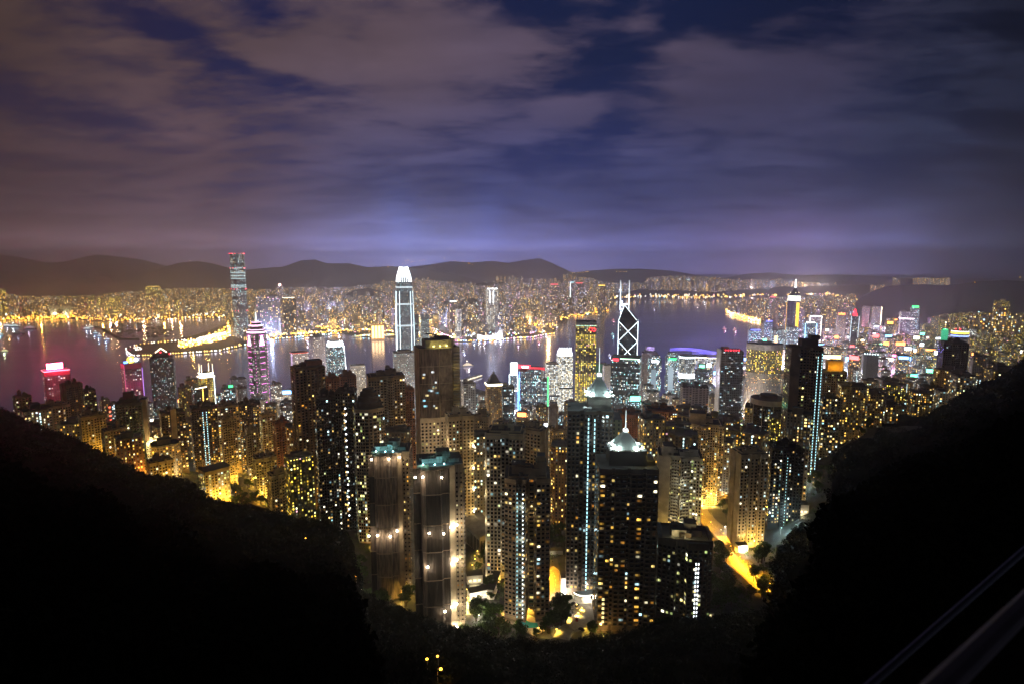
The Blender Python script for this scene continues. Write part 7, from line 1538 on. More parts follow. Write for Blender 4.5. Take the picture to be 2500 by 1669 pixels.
for lab, px, py, L_, a, c, hu in (('barge with white and blue lamps by the breakwater end', 214, 804, 60, .1, (.75, .92, 1), M_hulld), ('white lit barge beside the breakwater, outermost of the moored row', 222, 800, 50, .3, (1, 1, .85), M_hulld), ('moored boat with blue lamps, second along the breakwater', 234, 815, 45, -.4, (.5, .8, 1), M_hulld), ('moored boat with blue white lamps, third along the breakwater', 244, 822, 45, -.4, (.6, .85, 1), M_hulld), ('moored boat with blue lamps, inner end of the row along the breakwater', 262, 830, 48, -.1, (.5, .8, 1), M_hulld),
    ('ship with white deck lamps on the far left water, farthest out', 36, 798, 70, .1, (.8, 1, 1), M_hulld), ('anchored barge with white lamps on the far left water', 20, 797, 60, .3, (.9, .95, 1), M_hulld), ('dark ship with dim lamps, right of the far left barges', 75, 803, 80, .1, (.3, .3, .35), M_hulld), ('small boat with cyan lamps at the left picture edge', 3, 818, 40, .2, (.4, .9, 1), M_hulld), ('boat with one orange lamp on the left water', 24, 823, 34, .2, (1, .6, .2), M_hulld), ('boat with stacked green and yellow lamps, lowest on the left water', 13, 858, 40, .2, (.85, 1, .5), M_hulld), ('dark unlit barge on the left water', 48, 815, 70, .1, (.08, .1, .12), M_hulld),
    ('small cyan lit boat in the channel left of the X braced tower', 1496, 817, 30, .5, (.4, .95, 1), M_hull), ('boat with red and white lamps near the eastern gap', 1498, 783, 34, .1, (1, .4, .4), M_hull), ('ferry with amber lamps far out on the eastern water', 1636, 737, 50, .1, (1, .7, .3), M_hull), ('white lit ferry, right of the amber lamp ferry on the eastern water', 1719, 738, 50, .1, (.9, .95, 1), M_hull), ('two lamp ship in mid eastern water', 1703, 747, 60, .1, (1, .75, .6), M_hull), ('small dim boat low on the eastern water', 1597, 755, 30, .4, (.6, .6, .7), M_hull), ('boat with a reddish lamp near the violet harbour shore', 1769, 804, 36, .2, (1, .4, .5), M_hulld), ('sailing junk with rosy sails glow near the blue waterfront blocks', 1794, 806, 36, .3, (1, .5, .5), M_hulld), ('dim boat drifting before the far promenade', 1266, 841, 34, .05, (.6, .35, .45), M_hulld), ('moored launch at the far promenade quay', 1158, 836, 34, .05, (.7, .85, 1), M_hulld), ('low rosy boat left of the gold grid tower', 1316, 836, 26, .1, (1, .4, .5), M_hulld), ('tiny white boat just left of the black green topped tower', 1489, 868, 22, .3, (.9, .9, 1), M_hull)):
    boat(lab, px, py, L_, a, c, 'boat', hu, None, 4)

# ------------------------------------------------------------------ roads, forecourts and the pool among the near towers
M_road = principled('road_asphalt', (.15, .14, .13), .8, noise=(.4, .25)); M_line = principled('road_paint', (.7, .7, .65), .7); M_deck = principled('pool_paving', (.42, .33, .26), .8, noise=(.5, .15)); M_pave = principled('forecourt_paving', (.2, .18, .15), .8, noise=(.5, .2))
def road(name, pts, wd, mat=M_road, dz=.35, line=True):
    P_ = [gpt(*p) for p in pts]; C_ = []
    for i in range(len(P_) - 1):
        p0, p1, p2, p3 = P_[max(0, i - 1)], P_[i], P_[i + 1], P_[min(len(P_) - 1, i + 2)]
        for k in range(6):
            t = k / 6; C_.append(tuple(.5 * (2 * p1[j] + (p2[j] - p0[j]) * t + (2 * p0[j] - 5 * p1[j] + 4 * p2[j] - p3[j]) * t * t + (3 * p1[j] - p0[j] - 3 * p2[j] + p3[j]) * t ** 3) for j in range(3)))
    C_.append(P_[-1]); mb = MB(); mk = MB()
    def off(i, o, z):
        a, b = C_[max(0, i - 1)], C_[min(len(C_) - 1, i + 1)]; L_ = math.hypot(b[0] - a[0], b[1] - a[1]) or 1
        X, Y = C_[i][0] - (b[1] - a[1]) / L_ * o, C_[i][1] + (b[0] - a[0]) / L_ * o
        return (X, Y, max(2.6, G(C_[i][0], C_[i][1])) + z)
    for i in range(len(C_) - 1):
        mb.face([off(i, -wd / 2, dz), off(i + 1, -wd / 2, dz), off(i + 1, wd / 2, dz), off(i, wd / 2, dz)], mat)
        for s_ in (-1, 1):
            a, b = s_ * wd / 2, s_ * (wd / 2 + .35); q = [off(i, a, dz + .13), off(i + 1, a, dz + .13), off(i + 1, b, dz + .13), off(i, b, dz + .13)]; mb.face(q if s_ > 0 else q[::-1], M_kerb)
            mb.face([off(i, a, dz), off(i + 1, a, dz), off(i + 1, a, dz + .13), off(i, a, dz + .13)], M_kerb)
            c = s_ * (wd / 2 + 2.5); q = [off(i, b, dz + .12), off(i + 1, b, dz + .12), off(i + 1, c, -1.2), off(i, c, -1.2)]; mb.face(q if s_ > 0 else q[::-1], M_kerb)
        if line and i % 2 == 0: mb.face([off(i, -.09, dz + .01), off(i + 1, -.09, dz + .01), off(i + 1, .09, dz + .01), off(i, .09, dz + .01)], M_line)
    o = mb.build(name); o['kind'] = 'structure'; return C_
RD1 = road('road', [(1790, 1330), (1752, 1290), (1722, 1262), (1716, 1240), (1730, 1225), (1756, 1216), (1790, 1216)], 17)
RD2 = road('road', [(1335, 1500), (1340, 1470), (1356, 1430), (1352, 1400), (1336, 1385)], 10)
RD3 = road('road', [(1770, 1345), (1790, 1372), (1812, 1392), (1840, 1415), (1870, 1445)], 11)
RD4 = road('road', [(690, 1212), (704, 1196), (706, 1170), (700, 1140)], 9)
RD5 = road('road', [(1370, 1560), (1385, 1535), (1420, 1522), (1440, 1500), (1430, 1478), (1400, 1470)], 9, M_pave, .5, False)
RD6 = road('road', [(1150, 1500), (1156, 1450), (1168, 1390), (1180, 1350)], 7, M_pave, .4, False)
RD7 = road('road', [(1300, 1300), (1330, 1282), (1352, 1276), (1376, 1282)], 8)
RD8 = road('road', [(2050, 1070), (2078, 1060), (2105, 1050), (2128, 1044)], 9)
def ppoly(pts): return [gpt(*p)[:2] for p in pts]
def sheet(name, pts, z, mat, kind='structure', label=None, cat=None, thick=1.6):
    from mathutils.geometry import tessellate_polygon
    pl = ppoly(pts); n = len(pl); ar = sum(pl[i][0] * pl[(i + 1) % n][1] - pl[(i + 1) % n][0] * pl[i][1] for i in range(n))
    if ar < 0: pl = pl[::-1]
    mb = MB()
    for t in tessellate_polygon([[Vector((x, y, 0)) for x, y in pl]]):
        tri = [pl[i] for i in t]; s_ = (tri[1][0] - tri[0][0]) * (tri[2][1] - tri[0][1]) - (tri[1][1] - tri[0][1]) * (tri[2][0] - tri[0][0])
        if s_ < 0: tri.reverse()
        mb.face([(x, y, z) for x, y in tri], mat)
    mb.prism(pl, z - thick, z, mat); o = mb.build(name); tag(o, label, cat, kind=kind); return o
PZ = G(0, 362) + .6
sheet('pool_terrace', [(1222, 1495), (1250, 1478), (1290, 1500), (1320, 1515), (1330, 1540), (1300, 1552), (1262, 1530), (1232, 1515)], PZ, M_deck)
M_pool = principled('pool_water', (.05, .42, .42), .15)  # brighter teal base colour stands in for the lit water's glow
c0 = gpt(1275, 1518); point((c0[0], c0[1], PZ + 5), 1500, (.3, 1, .95), .5)  # teal light added above the water, for lamps below its surface
sheet('pool_water', [(1240, 1506), (1258, 1502), (1276, 1510), (1294, 1520), (1312, 1522), (1314, 1532), (1290, 1534), (1268, 1524), (1250, 1516)], PZ + .12, M_pool, None, 'kidney shaped swimming pool glowing teal at the foot of the beige slab', 'swimming pool', .1)
sheet('forecourt', [(1388, 1455), (1420, 1450), (1452, 1470), (1462, 1500), (1440, 1530), (1400, 1540), (1376, 1520), (1386, 1485)], G(40, 372) + .9, M_pave)
mb = MB(); rnd = random.Random(44)
for _ in range(90):
    px = rnd.uniform(274, 420); py = rnd.uniform(790, 822)
    if abs((px - 330) * .3) > (py - 786) * 1.6 + 8: continue
    X, Y = ground_at(px, py, 0); L_ = rnd.uniform(14, 32); a = rnd.uniform(-.3, .3); mb.box(X, Y, -.5, L_, L_ * .25, 3.2, M_hulld, M_hulld, a); mb.box(X - 2, Y, 2.7, L_ * .4, L_ * .2, 3, M_hulld, M_hulld, a); mb.tube((X, Y, 5), (X, Y, rnd.uniform(12, 22)), .3, M_dark, 4)
    if rnd.random() < .12: mb.blob((X, Y, 9), 2.2, LM[rnd.choice('wcsb')], 4)
o = mb.build('moored_boats'); tag(o, 'crowd of dark moored boats filling the typhoon shelter', 'moored boats', kind='stuff')
c0 = gpt(1416, 1496); r = thing('fountain', 'round stone forecourt pattern with a low fountain basin', 'fountain', (c0[0], c0[1], G(40, 372) + .92))
for a_, h in ((5.5, .06), (3.6, .12), (2.0, .5)): mb = MB(); mb.prism(ngon(a_, a_, 28), 0, h, M_kerb if a_ != 3.6 else M_pave, M_kerb if a_ != 3.6 else M_pave); mb.build('stone_ring', r)
c0 = gpt(1430, 1462); r = thing('entrance_canopy', 'curved glass entrance canopy lit white and red at the foot of the front pyramid tower', 'canopy', (c0[0], c0[1], G(40, 372) + .9), .2); mb = MB()
for k in range(8):
    a0, a1 = math.pi * (1.0 + k / 8), math.pi * (1.0 + (k + 1) / 8); mb.face([(9 * math.cos(a0), 6 * math.sin(a0), 5), (9 * math.cos(a1), 6 * math.sin(a1), 5), (9 * math.cos(a1), 0, 5.6), (9 * math.cos(a0), 0, 5.6)], M_white)
mb.build('canopy_roof', r); mb = MB()
for k in range(8): a0, a1 = math.pi * (1 + k / 8), math.pi * (1 + (k + 1) / 8); mb.tube((9.1 * math.cos(a0), 6.1 * math.sin(a0), 4.9), (9.1 * math.cos(a1), 6.1 * math.sin(a1), 4.9), .22, emis('canopy_light', (1, .92, .75), 9), 4)
mb.build('canopy_light', r)
for x_ in (-8, -3, 3, 8): mb = MB(); mb.tube((x_, -1.5, 0), (x_, -1.5, 5), .22, M_steel, 6); mb.build('column', r)
point((0, -4, 3.6), 2600, (1, .9, .7), .5, r)
for k, (px, py, a, c, lab) in enumerate(((1398, 1478, .9, (.02, .02, .025), 'black car parked left of the lit entrance canopy'), (1409, 1482, 1.0, (.05, .05, .06), 'grey car parked nearer the fountain before the canopy'), (1420, 1540, -.6, (.02, .02, .02), 'black car under the trees at the forecourt exit'), (1408, 1515, 1.5, (.25, .02, .02), 'red car with headlamps on, leaving the forecourt'))):
    c0 = gpt(px, py); r = thing('parked_car' if k != 3 else 'moving_car', lab, 'car', (c0[0], c0[1], G(40, 372) + .92), a); pm = principled('car_paint_%d' % k, c, .25, .2)
    mb = MB(); b0 = [(-2.2, -.85), (2.2, -.85), (2.3, 0), (2.2, .85), (-2.2, .85), (-2.25, 0)]; mb.prism(b0, .28, .85, pm, pm, poly2=scaled(b0, .97)); mb.prism([(x - .15, y) for x, y in rect(2.7, 1.55)], .85, 1.45, M_glass, pm, poly2=[(x - .2, y) for x, y in rect(1.7, 1.3)]); mb.build('body', r)
    for wx in (-1.35, 1.35):
        for wy in (-.86, .86): mb = MB(); mb.tube((wx, wy - .1, .33), (wx, wy + .1, .33), .33, M_dark, 12); mb.build('wheel', r)
    if k == 3:
        for wy in (-.6, .6): mb = MB(); mb.blob((2.3, wy, .65), .28, E_warm, 6); mb.build('headlight', r)
        point((4.2, 0, .9), 900, (1, .85, .6), .3, r)
# dark roofed hall and walled terraces
c0 = gpt(1172, 1325); r = thing('sports_hall', 'low hall with a pitched grey metal roof between the lamp edged and sand towers', 'hall', (c0[0], c0[1], c0[2]), .5); mb = MB(); mb.prism(rect(22, 46), 0, 18, facade('hall_piers', (.22, .2, .18), (.05, .045, .04), 16, 3, (.15, .85), (.1, .9), 0), None); mb.build('hall_wall', r)
mb = MB(); mb.face([(-11.8, -23.6, 18), (0, -23.6, 21), (0, 23.6, 21), (-11.8, 23.6, 18)], M_rooflight); mb.face([(11.8, 23.6, 18), (0, 23.6, 21), (0, -23.6, 21), (11.8, -23.6, 18)], M_rooflight); mb.face([(-11.8, -23.6, 18), (11.8, -23.6, 18), (0, -23.6, 21)], M_rooflight); mb.build('pitched_roof', r)
for k, (px, py, sx, sy, sz, a, lab) in enumerate(((1168, 1455, 15, 7, 6, .3, 'low white terrace house beside the steep lamp lit lane'), (1158, 1418, 12, 8, 7, .1, 'flat roofed garden lodge above the white terrace house'), (1206, 1440, 5, 26, 8, -.2, 'long retaining wall with lamps left of the swimming pool'), (1380, 1442, 7, 9, 13, .1, 'white lit lift tower wall beside the orange forecourt road'), (1345, 1350, 20, 6, 4, .1, 'low walled garden bank right of the beige pool slab'), (1810, 1345, 9, 6, 7, .5, 'glowing white gatehouse at the foot of the pale blank ended slab'), (1950, 1255, 14, 10, 12, .4, 'pale block with yellow louvre lights at the right slope edge'), (830, 1258, 14, 8, 5, .3, 'low building with orange lit striped awning in the woods'), (1720, 1500, 12, 5, 4, .1, 'low lit clubhouse right of the low dark block'))):
    c0 = gpt(px, py); nm = 'retaining_wall' if 'retaining' in lab else 'low_building'
    r = thing(nm, lab, 'wall' if 'retaining' in lab else 'building', (c0[0], c0[1], c0[2] - 1), a - math.atan2(c0[0], c0[1])); wl = M_white if k in (0, 3, 5) else M_pale
    mb = MB(); mb.prism(rect(sx, sy), 0, sz + 1, wl, M_rooflight); mb.build('wall', r)
    mb = MB(); mb.prism(rect(sx + .6, sy + .6), sz + 1, sz + 1.35, M_rooflight, M_roof); mb.build('coping' if k == 2 else 'roof_slab', r)
    if k in (0, 1, 6, 7, 8):
        for q in range(3): mb = MB(); mb.box(-sx * .3 + q * sx * .3, -sy / 2 - .1, sz * .45, sx * .18, .2, 1.6, litmat((1, .8, .4), 2.4)); mb.build('window', r)
    point((0, -sy / 2 - 4, 4), (1800, 1500, 900, 16000, 400, 4500, 2500, 1500, 1800)[k], (1, .85, .55) if k not in (3, 5) else (1, .9, .7), .5, r)

# street lamps that can be told apart, each with its own light
lm = {}
def street_lamp(px, py, h, c, e, lab, sz=.5, group='street lamps near the towers', xyz=None):
    x, y, z = xyz or gpt(px, py); k = (h, c)
    if k not in lm:
        mb = MB(); mb.tube((0, 0, -1), (0, 0, h), .1, M_steel, 6, .07); mb.tube((0, 0, h), (.9, 0, h + .15), .06, M_steel, 5); p = mb.build('lamp_post'); mb = MB(); mb.blob((.9, 0, h + .05), sz, LM[c], 6, .5); q = mb.build('lamp_head')
        lm[k] = (p.data, q.data); bpy.data.objects.remove(p); bpy.data.objects.remove(q)
    r = thing('street_lamp', lab, 'street lamp', (x, y, z), random.Random(px * 7 + py).uniform(0, 6.28), group)
    po = bpy.data.objects.new('lamp_post', lm[k][0]); COL.objects.link(po); po.parent = r; o = bpy.data.objects.new('lamp_head', lm[k][1]); COL.objects.link(o); o.parent = po
    point((.9, 0, h - .9), e * 1.7, {'s': (1, .4, .015), 'a': (1, .6, .08), 'w': (1, .9, .7), 'c': (.6, .95, 1)}[c], .35, r, 155 if c in 'sa' else None)
def along(C_, n, c, e, lab, h=7, side=5.5):
    for k in range(n):
        p = C_[int((k + .5) * len(C_) / n)]; q = C_[min(len(C_) - 1, int((k + .5) * len(C_) / n) + 1)]; L_ = math.hypot(q[0] - p[0], q[1] - p[1]) or 1
        street_lamp(k * 13 + int(p[0]), int(p[1]), h, c, e, lab % ('nearest', 'second nearest', 'third nearest', 'fourth nearest', 'fifth nearest', 'sixth nearest', 'seventh nearest', 'eighth nearest', 'ninth nearest')[k], xyz=(p[0] - (q[1] - p[1]) / L_ * side, p[1] + (q[0] - p[0]) / L_ * side, p[2]))
along(RD1, 9, 's', 42000, 'sodium lamp on the curving orange road, %s of the bend row', 7, 6); along(RD2, 5, 's', 30000, 'sodium lamp on the orange forecourt road behind the pool, %s of its row'); along(RD3, 8, 's', 34000, 'sodium lamp on the steep lane of the right valley, %s of its row', 6, 4.5)
along(RD4[::-1], 5, 's', 26000, 'sodium lamp on the street by the yellow roadside flats, %s of its row', 8); along(RD6, 7, 'a', 5000, 'amber lamp on the steep lane left of the pool, %s of its row', 4, 4); along(RD7, 4, 's', 24000, 'sodium lamp on the yellow bend above the garden bank, %s of its row', 7); along(RD8, 4, 's', 24000, 'sodium lamp on the slope road under the orange crowned tower, %s of its row', 8); along(RD5, 5, 'a', 3000, 'amber garden lamp round the forecourt loop, %s of its row', 3, 5.5)
for k, (px, py, c, e, lab) in enumerate(((1202, 1524, 'a', 2600, 'garden lamp on the bank left of the pool'), (1223, 1508, 'a', 2600, 'garden lamp at the upper end of the pool terrace'), (1318, 1549, 'a', 3000, 'garden lamp at the lower tip of the pool'), (1290, 1500, 'a', 3500, 'garden lamp at the yellow lit corner of the beige slab'), (862, 1430, 'a', 9000, 'lamp among yellow lit trees left of the grey netted tower'), (884, 1452, 'w', 4000, 'white lamp at the foot of the grey netted tower'), (1098, 1512, 'w', 4000, 'white lamp at the foot of the black netted tower'), (1150, 1480, 'w', 6000, 'white lamp under the green lit tree beside the lane'), (1168, 1515, 'w', 5000, 'lowest white lamp on the steep lane'), (1440, 1545, 'a', 5000, 'amber lamp under the front pyramid tower'), (1475, 1536, 'a', 5000, 'amber lamp at the right foot of the front pyramid tower'),
    (1816, 1352, 'w', 4500, 'bright lamp beside the glowing gatehouse'), (1832, 1340, 'a', 6000, 'amber lamp right of the glowing gatehouse'), (1770, 1300, 'w', 2500, 'white lamp left of the pale blank ended slab, lower one'), (1758, 1310, 'w', 2200, 'white lamp on the parking strip beside the bend'), (1780, 1296, 'w', 2500, 'white lamp left of the pale blank ended slab, upper one'), (1905, 1305, 'c', 7000, 'cold white lamp at the foot of the dark blue lit tower'), (560, 1205, 'w', 6000, 'white lamp right of the bright school block'), (578, 1214, 's', 6000, 'orange lamp in the trees right of the school block'), (590, 1222, 's', 6000, 'lower orange lamp in the trees right of the school'), (640, 1228, 's', 9000, 'orange lamp left of the yellow roadside flats'), (668, 1236, 'a', 16000, 'bright lamp at the foot of the yellow roadside flats'), (750, 1248, 's', 3000, 'orange lamp at the foot of the tall red brown tower'), (860, 1272, 'c', 2500, 'cyan lamp left of the bow fronted tan tower'),
    (1985, 1180, 'a', 9000, 'yellow lamp at the foot of the orange crowned tower'), (1970, 1190, 'c', 5000, 'cyan lamp at the foot of the cyan dotted tower'), (1660, 1075, 's', 9000, 'orange lamp in the park below the white finned slab'), (1790, 1005, 's', 16000, 'orange lamp on the park path left of the round disc topped tower'), (1808, 1045, 'a', 14000, 'amber lamp on the park path below its neighbour'), (1690, 1290, 'a', 4000, 'amber lamp right of the white zigzag slab'), (1330, 1245, 's', 14000, 'orange lamp above the yellow lit bend'), (1350, 1265, 'a', 9000, 'amber lamp among the lit trees of the yellow bend'))):
    street_lamp(px, py, 5 if k < 11 else 7, c, e, lab)
for k, (px, py, Ys, c) in enumerate(((1041, 1610, .47, 's'), (1066, 1640, .40, 's'), (868, 1392, .72, 's'), (740, 1350, .66, 's'), (1068, 1602, .5, 's'))):
    X, Y = ray(px, py)[0], ray(px, py)[1]; pxx = px; x, y, z = hill_z(px, Ys)
    street_lamp(px, py, 4, c, 1100, 'orange path lamp half hidden in the dark hillside wood, %s' % ('by the lowest lit thicket', 'below the lowest lit thicket', 'above the yellow lit trees', 'highest on the left hillside', 'beside the lowest lit thicket')[k], xyz=(x, y, z))

# ------------------------------------------------------------------ trees
def leafmat(name, c):
    mt = principled(name, c, 1.0, spec=0.0); nt = mt.node_tree; b = nt.nodes['Principled BSDF']
    n = nt.nodes.new('ShaderNodeTexNoise'); n.inputs['Scale'].default_value = .7; tc = nt.nodes.new('ShaderNodeTexCoord'); nt.links.new(tc.outputs['Object'], n.inputs['Vector'])
    mr = nt.nodes.new('ShaderNodeMapRange'); mr.inputs[1].default_value = .3; mr.inputs[2].default_value = .7; mr.inputs[3].default_value = .5; mr.inputs[4].default_value = 1.5; nt.links.new(n.outputs['Fac'], mr.inputs[0])
    v = nt.nodes.new('ShaderNodeVectorMath'); v.operation = 'SCALE'; v.inputs[0].default_value = c; nt.links.new(mr.outputs[0], v.inputs['Scale']); nt.links.new(v.outputs[0], b.inputs['Base Color'])
    return mt
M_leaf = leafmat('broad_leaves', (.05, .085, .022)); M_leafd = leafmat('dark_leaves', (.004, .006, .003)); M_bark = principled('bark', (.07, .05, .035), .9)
import numpy as np
def leaf_cloud(rs, cent, rad, n, size):
    """n leaf clumps spread through an uneven crown volume -> (4n,3) vertices"""
    d = rs.normal(size=(n, 3)); d /= np.linalg.norm(d, axis=1)[:, None]
    rr = rad * (rs.uniform(.35, 1, (n, 1)) ** .45); p = cent + d * rr * np.array([1, 1, .78])
    a = rs.normal(size=(n, 3)) ; a /= np.linalg.norm(a, axis=1)[:, None]; b = np.cross(a, rs.normal(size=(n, 3))); b /= np.linalg.norm(b, axis=1)[:, None]
    s = size * rs.uniform(.5, 1.3, (n, 1)); q = np.stack([p - a * s - b * s * .6, p + a * s - b * s * .6, p + a * s * .7 + b * s * .6, p - a * s * .7 + b * s * .6], 1)
    return q.reshape(-1, 3)
def np_mesh(name, V, mat):
    me = bpy.data.meshes.new(name); nq = len(V) // 4
    me.vertices.add(len(V)); me.vertices.foreach_set('co', V.astype('f').ravel()); me.loops.add(len(V)); me.loops.foreach_set('vertex_index', np.arange(len(V), dtype='i'))
    me.polygons.add(nq); me.polygons.foreach_set('loop_start', np.arange(0, len(V), 4, dtype='i')); me.polygons.foreach_set('loop_total', np.full(nq, 4, dtype='i'))
    me.materials.append(mat); me.update(calc_edges=True); me.validate(); return me
TV = []
for k in range(5):
    rs = np.random.RandomState(k + 3); parts = []; mb = MB(); rn = random.Random(k)
    top = Vector((rn.uniform(-.4, .4), rn.uniform(-.4, .4), 4.2)); mb.tube((0, 0, -1), tuple(top), .34, M_bark, 7, .2)
    for q in range(7):
        a = 6.28 * q / 7 + rn.uniform(-.4, .4); e = Vector((math.cos(a) * rn.uniform(1.2, 2.9), math.sin(a) * rn.uniform(1.2, 2.9), rn.uniform(5, 8.4))); mb.tube(tuple(top * rn.uniform(.7, 1)), tuple(e), .14, M_bark, 5, .05)
        parts.append(leaf_cloud(rs, np.array(e), rn.uniform(1.3, 2.1), 130, .3))
    parts.append(leaf_cloud(rs, np.array([0, 0, 7.4]), 1.9, 150, .3))
    tm = mb.build('trunk'); TV.append((tm.data, np_mesh('crown', np.concatenate(parts), M_leaf))); bpy.data.objects.remove(tm)
class Spot: pass
for px, py, nm in ((1275, 1522, 'the teal swimming pool'), (1425, 1500, 'the fountain forecourt'), (1812, 1345, 'the glowing gatehouse'), (1728, 1245, 'the orange road bend'), (1345, 1340, 'the walled garden bank'), (1345, 1460, 'the orange forecourt road'), (1830, 1420, 'the steep right lane'), (1162, 1440, 'the white terrace house'), (1798, 1030, 'the orange park lamps'), (1175, 1330, 'the grey roofed hall'),
    (864, 1430, 'the yellow lit woodland lamp'), (950, 1460, 'the foot of the grey netted tower'), (1105, 1515, 'the foot of the black netted tower'), (600, 1215, 'the orange lamps by the school'), (690, 1236, 'the yellow roadside flats'), (800, 1258, 'the low awning building'), (1460, 1542, 'the foot of the front pyramid tower'), (2000, 1180, 'the foot of the orange-crowned tower'), (2095, 1056, 'the lit slope road'), (1660, 1040, 'the park below the white-finned slab'), (1770, 1460, 'the low lit clubhouse'), (1860, 1350, 'the foot of the dark blue-lit tower'), (1365, 1260, 'the yellow lit bend'), (1205, 1440, 'the long retaining wall'), (1715, 1310, 'the foot of the white zigzag slab')):
    sp_ = Spot(); sp_.location = Vector(gpt(px, py)); LAND.append(((px, py), nm, sp_, 2))
rnd = random.Random(31); TR = []
ZONES = [((1185, 1235, 1490, 1560), 11, 1.0), ((1330, 1385, 1470, 1552), 13, 1.15), ((1100, 1180, 1470, 1530), 7, .9), ((1180, 1225, 1400, 1480), 6, .9), ((1440, 1520, 1530, 1552), 6, .8), ((1260, 1330, 1540, 1556), 5, .8), ((1340, 1385, 1235, 1340), 8, 1.1), ((1165, 1190, 1345, 1400), 5, .9), ((1748, 1775, 1345, 1400), 9, 1.1), ((1830, 1885, 1380, 1470), 8, 1.0), ((1735, 1800, 1405, 1490), 16, 1.05), ((1756, 1784, 1236, 1262), 3, .9), ((1676, 1706, 1230, 1320), 7, 1.1), ((1840, 1880, 1330, 1375), 6, 1.0), ((560, 650, 1185, 1235), 12, 1.2), ((650, 720, 1225, 1245), 6, 1.0), ((840, 895, 1380, 1450), 9, 1.2), ((740, 850, 1240, 1275), 9, 1.1), ((1970, 2040, 1110, 1240), 14, 1.3), ((2040, 2140, 1040, 1070), 8, 1.3), ((1800, 1840, 985, 1090), 10, 1.8), ((1620, 1700, 1010, 1060), 8, 1.6), ((930, 1000, 1440, 1480), 6, 1.1), ((1090, 1120, 1500, 1525), 3, 1.0)]
for (a, b, c, d_), n, s in ZONES:
    for _ in range(int(n * 1.55)):
        for tr in range(20):
            px, py = rnd.uniform(a, b), rnd.uniform(c, d_); X, Y, z = gpt(px, py)
            if all((X - u) ** 2 + (Y - v) ** 2 > (w_ + 1.5) ** 2 for u, v, w_ in USED if abs(u - X) < 60 and abs(v - Y) < 60): break
        else: continue
        if Y < lerp_table(HILLY, px) * .99: continue
        TR.append((X, Y, z, s * rnd.uniform(.75, 1.25), px, py))
TR = TR[:298]; items = []
for k, (X, Y, z, s, px, py) in enumerate(TR):
    r = thing('broadleaf_tree', None, None, (X, Y, z), rnd.uniform(0, 6.28)); tm, cm = TV[k % 5]
    for nm, d_ in (('trunk', tm), ('crown', cm)): o = bpy.data.objects.new(nm, d_); COL.objects.link(o); o.parent = r; o.scale = (s, s, s * rnd.uniform(.85, 1.15))
    items.append([r, ('tall' if s > 1.25 else 'small' if s < .85 else 'bushy') + ' broadleaf tree', '', '', relation(px, py, Y, 10), px])
ORD2 = ORD[:20] + ['%s' % w_ for w_ in ('outermost', 'farthest', 'remotest', 'endmost', 'utmost')]
label_by_relation(items, 'tree', 'tree', 'trees among the near towers', ORD2)

# shrubs and low growth on every bank left open between the towers
rs = np.random.RandomState(5); rnd = random.Random(6); parts = []; RP = [p for C_ in (RD1, RD2, RD3, RD4, RD5, RD6, RD7, RD8) for p in C_[::2]]
for _ in range(5200):
    px, py = rnd.uniform(430, 2150), 1050 + 510 * rnd.random() ** .8; X, Y, z = gpt(px, py)
    if Y < lerp_table(HILLY, px) * .97 or Y > 900 or math.sin(X * .07 + 1) * math.sin(Y * .06) < -.55: continue
    if any((X - p[0]) ** 2 + (Y - p[1]) ** 2 < 64 for p in RP): continue
    if any((X - u) ** 2 + (Y - v) ** 2 < (w_ * .8) ** 2 for u, v, w_ in USED if abs(u - X) < 40 and abs(v - Y) < 40): continue
    if 1222 < px < 1332 and 1476 < py < 1552 or 1376 < px < 1465 and 1448 < py < 1542 or 1140 < px < 1175 and 1395 < py < 1520 or 1700 < px < 1775 and 1205 < py < 1335: continue
    q = rnd.uniform(1.2, 3.4); parts.append(leaf_cloud(rs, np.array([X, Y, z + q * .45]), q, 42, .36))
me = np_mesh('undergrowth', np.concatenate(parts), M_leaf); o = bpy.data.objects.new('undergrowth', me); COL.objects.link(o); tag(o, 'leafy undergrowth on the banks between the near towers', 'undergrowth', kind='stuff')

# the wood that covers the hillside: nobody could count its crowns
rs = np.random.RandomState(11); rnd = random.Random(12); parts = []
px = -420.0
while px < 2920:
    Ys = lerp_table(HILLY, px)
    for s0, n, sz in ((1.0, 170, .38), (.972, 130, .42), (.94, 90, .5)):
        x, y, z = hill_z(px + rnd.uniform(-6, 6), s0); r_ = rnd.uniform(2.0, 4.4) * (Ys / 400) ** .5
        parts.append(leaf_cloud(rs, np.array([x, y, z + r_ * rnd.uniform(.45, 1.15)]), r_, n, sz * (Ys / 400) ** .5))
    px += 2900 / Ys * rnd.uniform(.8, 1.5)
for _ in range(2600):   # undergrowth close under the viewpoint
    px = rnd.uniform(-450, 2950); s0 = .012 * 12 ** rnd.random()
    x, y, z = hill_z(px, s0); r_ = rnd.uniform(.5, .9) * (s0 / .02) ** .55
    parts.append(leaf_cloud(rs, np.array([x, y, z + r_ * .2]), r_, 60, .17 * r_))
for _ in range(3600):
    px = rnd.uniform(-400, 2900); s0 = rnd.uniform(.02, .93) ** .6
    if s0 < .1: continue
    x, y, z = hill_z(px, s0); r_ = rnd.uniform(2.6, 5) * min(1.0, .35 + s0)
    parts.append(leaf_cloud(rs, np.array([x, y, z + r_ * rnd.uniform(.1, .5) - .6]), r_, 60, .6 * min(1, .3 + s0)))
me = np_mesh('hillside_wood', np.concatenate(parts), M_leafd); o = bpy.data.objects.new('hillside_wood', me); COL.objects.link(o); tag(o, 'dark dense wood covering the near hillside in silhouette', 'wood', kind='stuff')

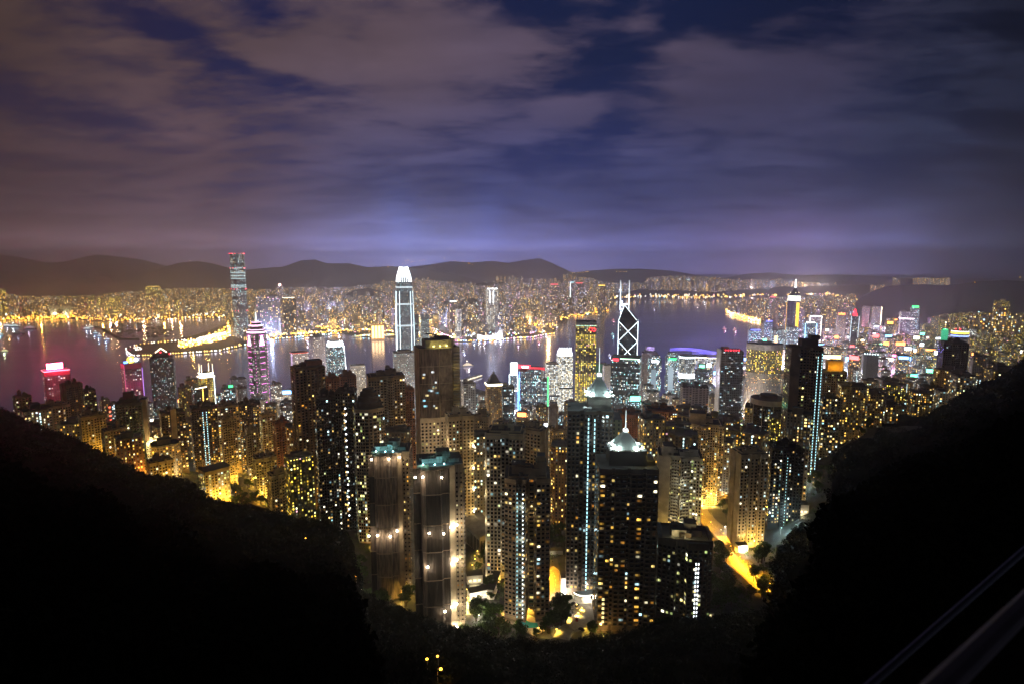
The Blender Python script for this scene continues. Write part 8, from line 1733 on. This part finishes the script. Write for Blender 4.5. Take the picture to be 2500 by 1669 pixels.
# rail of the viewing terrace, close to the lens and out of focus
M_rail = principled('rail_metal', (.02, .016, .017), .7, .2, noise=(9, .5))
r = thing('guard_rail', 'blurred dark metal handrail slanting across the lower right corner', 'railing', (0, 0, CAMZ))
def near(px, py, dist):
    d = Vector(ray(px, py)); return d * (dist / d.length)
mb = MB(); mb.tube(tuple(near(2560, 1420, 1.5)), tuple(near(2230, 1740, .95)), .016, M_rail, 10); mb.build('handrail', r)
mb = MB(); mb.tube(tuple(near(2560, 1290, 2.2)), tuple(near(2020, 1760, 1.5)), .008, principled('rail_wire', (.02, .02, .03), .4, .5), 8); mb.build('lower_rail', r)
mb = MB(); p = near(2620, 1360, 1.6); mb.tube(tuple(p), (p[0], p[1], p[2] - 1.1), .022, M_rail, 8); mb.build('rail_post', r)

# ------------------------------------------------------------------ air
def build_haze():
    mt = bpy.data.materials.new('haze_air'); mt.use_nodes = True; nt = mt.node_tree; nt.nodes.clear()
    o = nt.nodes.new('ShaderNodeOutputMaterial'); v = nt.nodes.new('ShaderNodeVolumePrincipled')
    v.inputs['Color'].default_value = (.84, .86, .98, 1); v.inputs['Density'].default_value = HAZE; v.inputs['Anisotropy'].default_value = .75
    nt.links.new(v.outputs[0], o.inputs['Volume'])
    mb = MB(); x0, x1, y0, y1, z0, z1 = -26000, 28000, -400, 17000, -12, 760
    for f in ([(x0, y0, z0), (x0, y1, z0), (x1, y1, z0), (x1, y0, z0)], [(x0, y0, z1), (x1, y0, z1), (x1, y1, z1), (x0, y1, z1)], [(x0, y0, z0), (x1, y0, z0), (x1, y0, z1), (x0, y0, z1)], [(x1, y0, z0), (x1, y1, z0), (x1, y1, z1), (x1, y0, z1)], [(x1, y1, z0), (x0, y1, z0), (x0, y1, z1), (x1, y1, z1)], [(x0, y1, z0), (x0, y0, z0), (x0, y0, z1), (x0, y1, z1)]): mb.face(f, mt)
    me = bpy.data.meshes.new('haze'); verts = []; idx = {}; fs = []
    for f in mb.f:
        q = []
        for i in f:
            p = mb.v[i]
            if p not in idx: idx[p] = len(verts); verts.append(p)
            q.append(idx[p])
        fs.append(q)
    me.from_pydata(verts, [], fs); me.materials.append(mt); me.update()
    ob = bpy.data.objects.new('haze', me); COL.objects.link(ob); ob['kind'] = 'stuff'; ob['label'] = 'thin night haze over the harbour'
HAZE = 0.00012
build_haze()
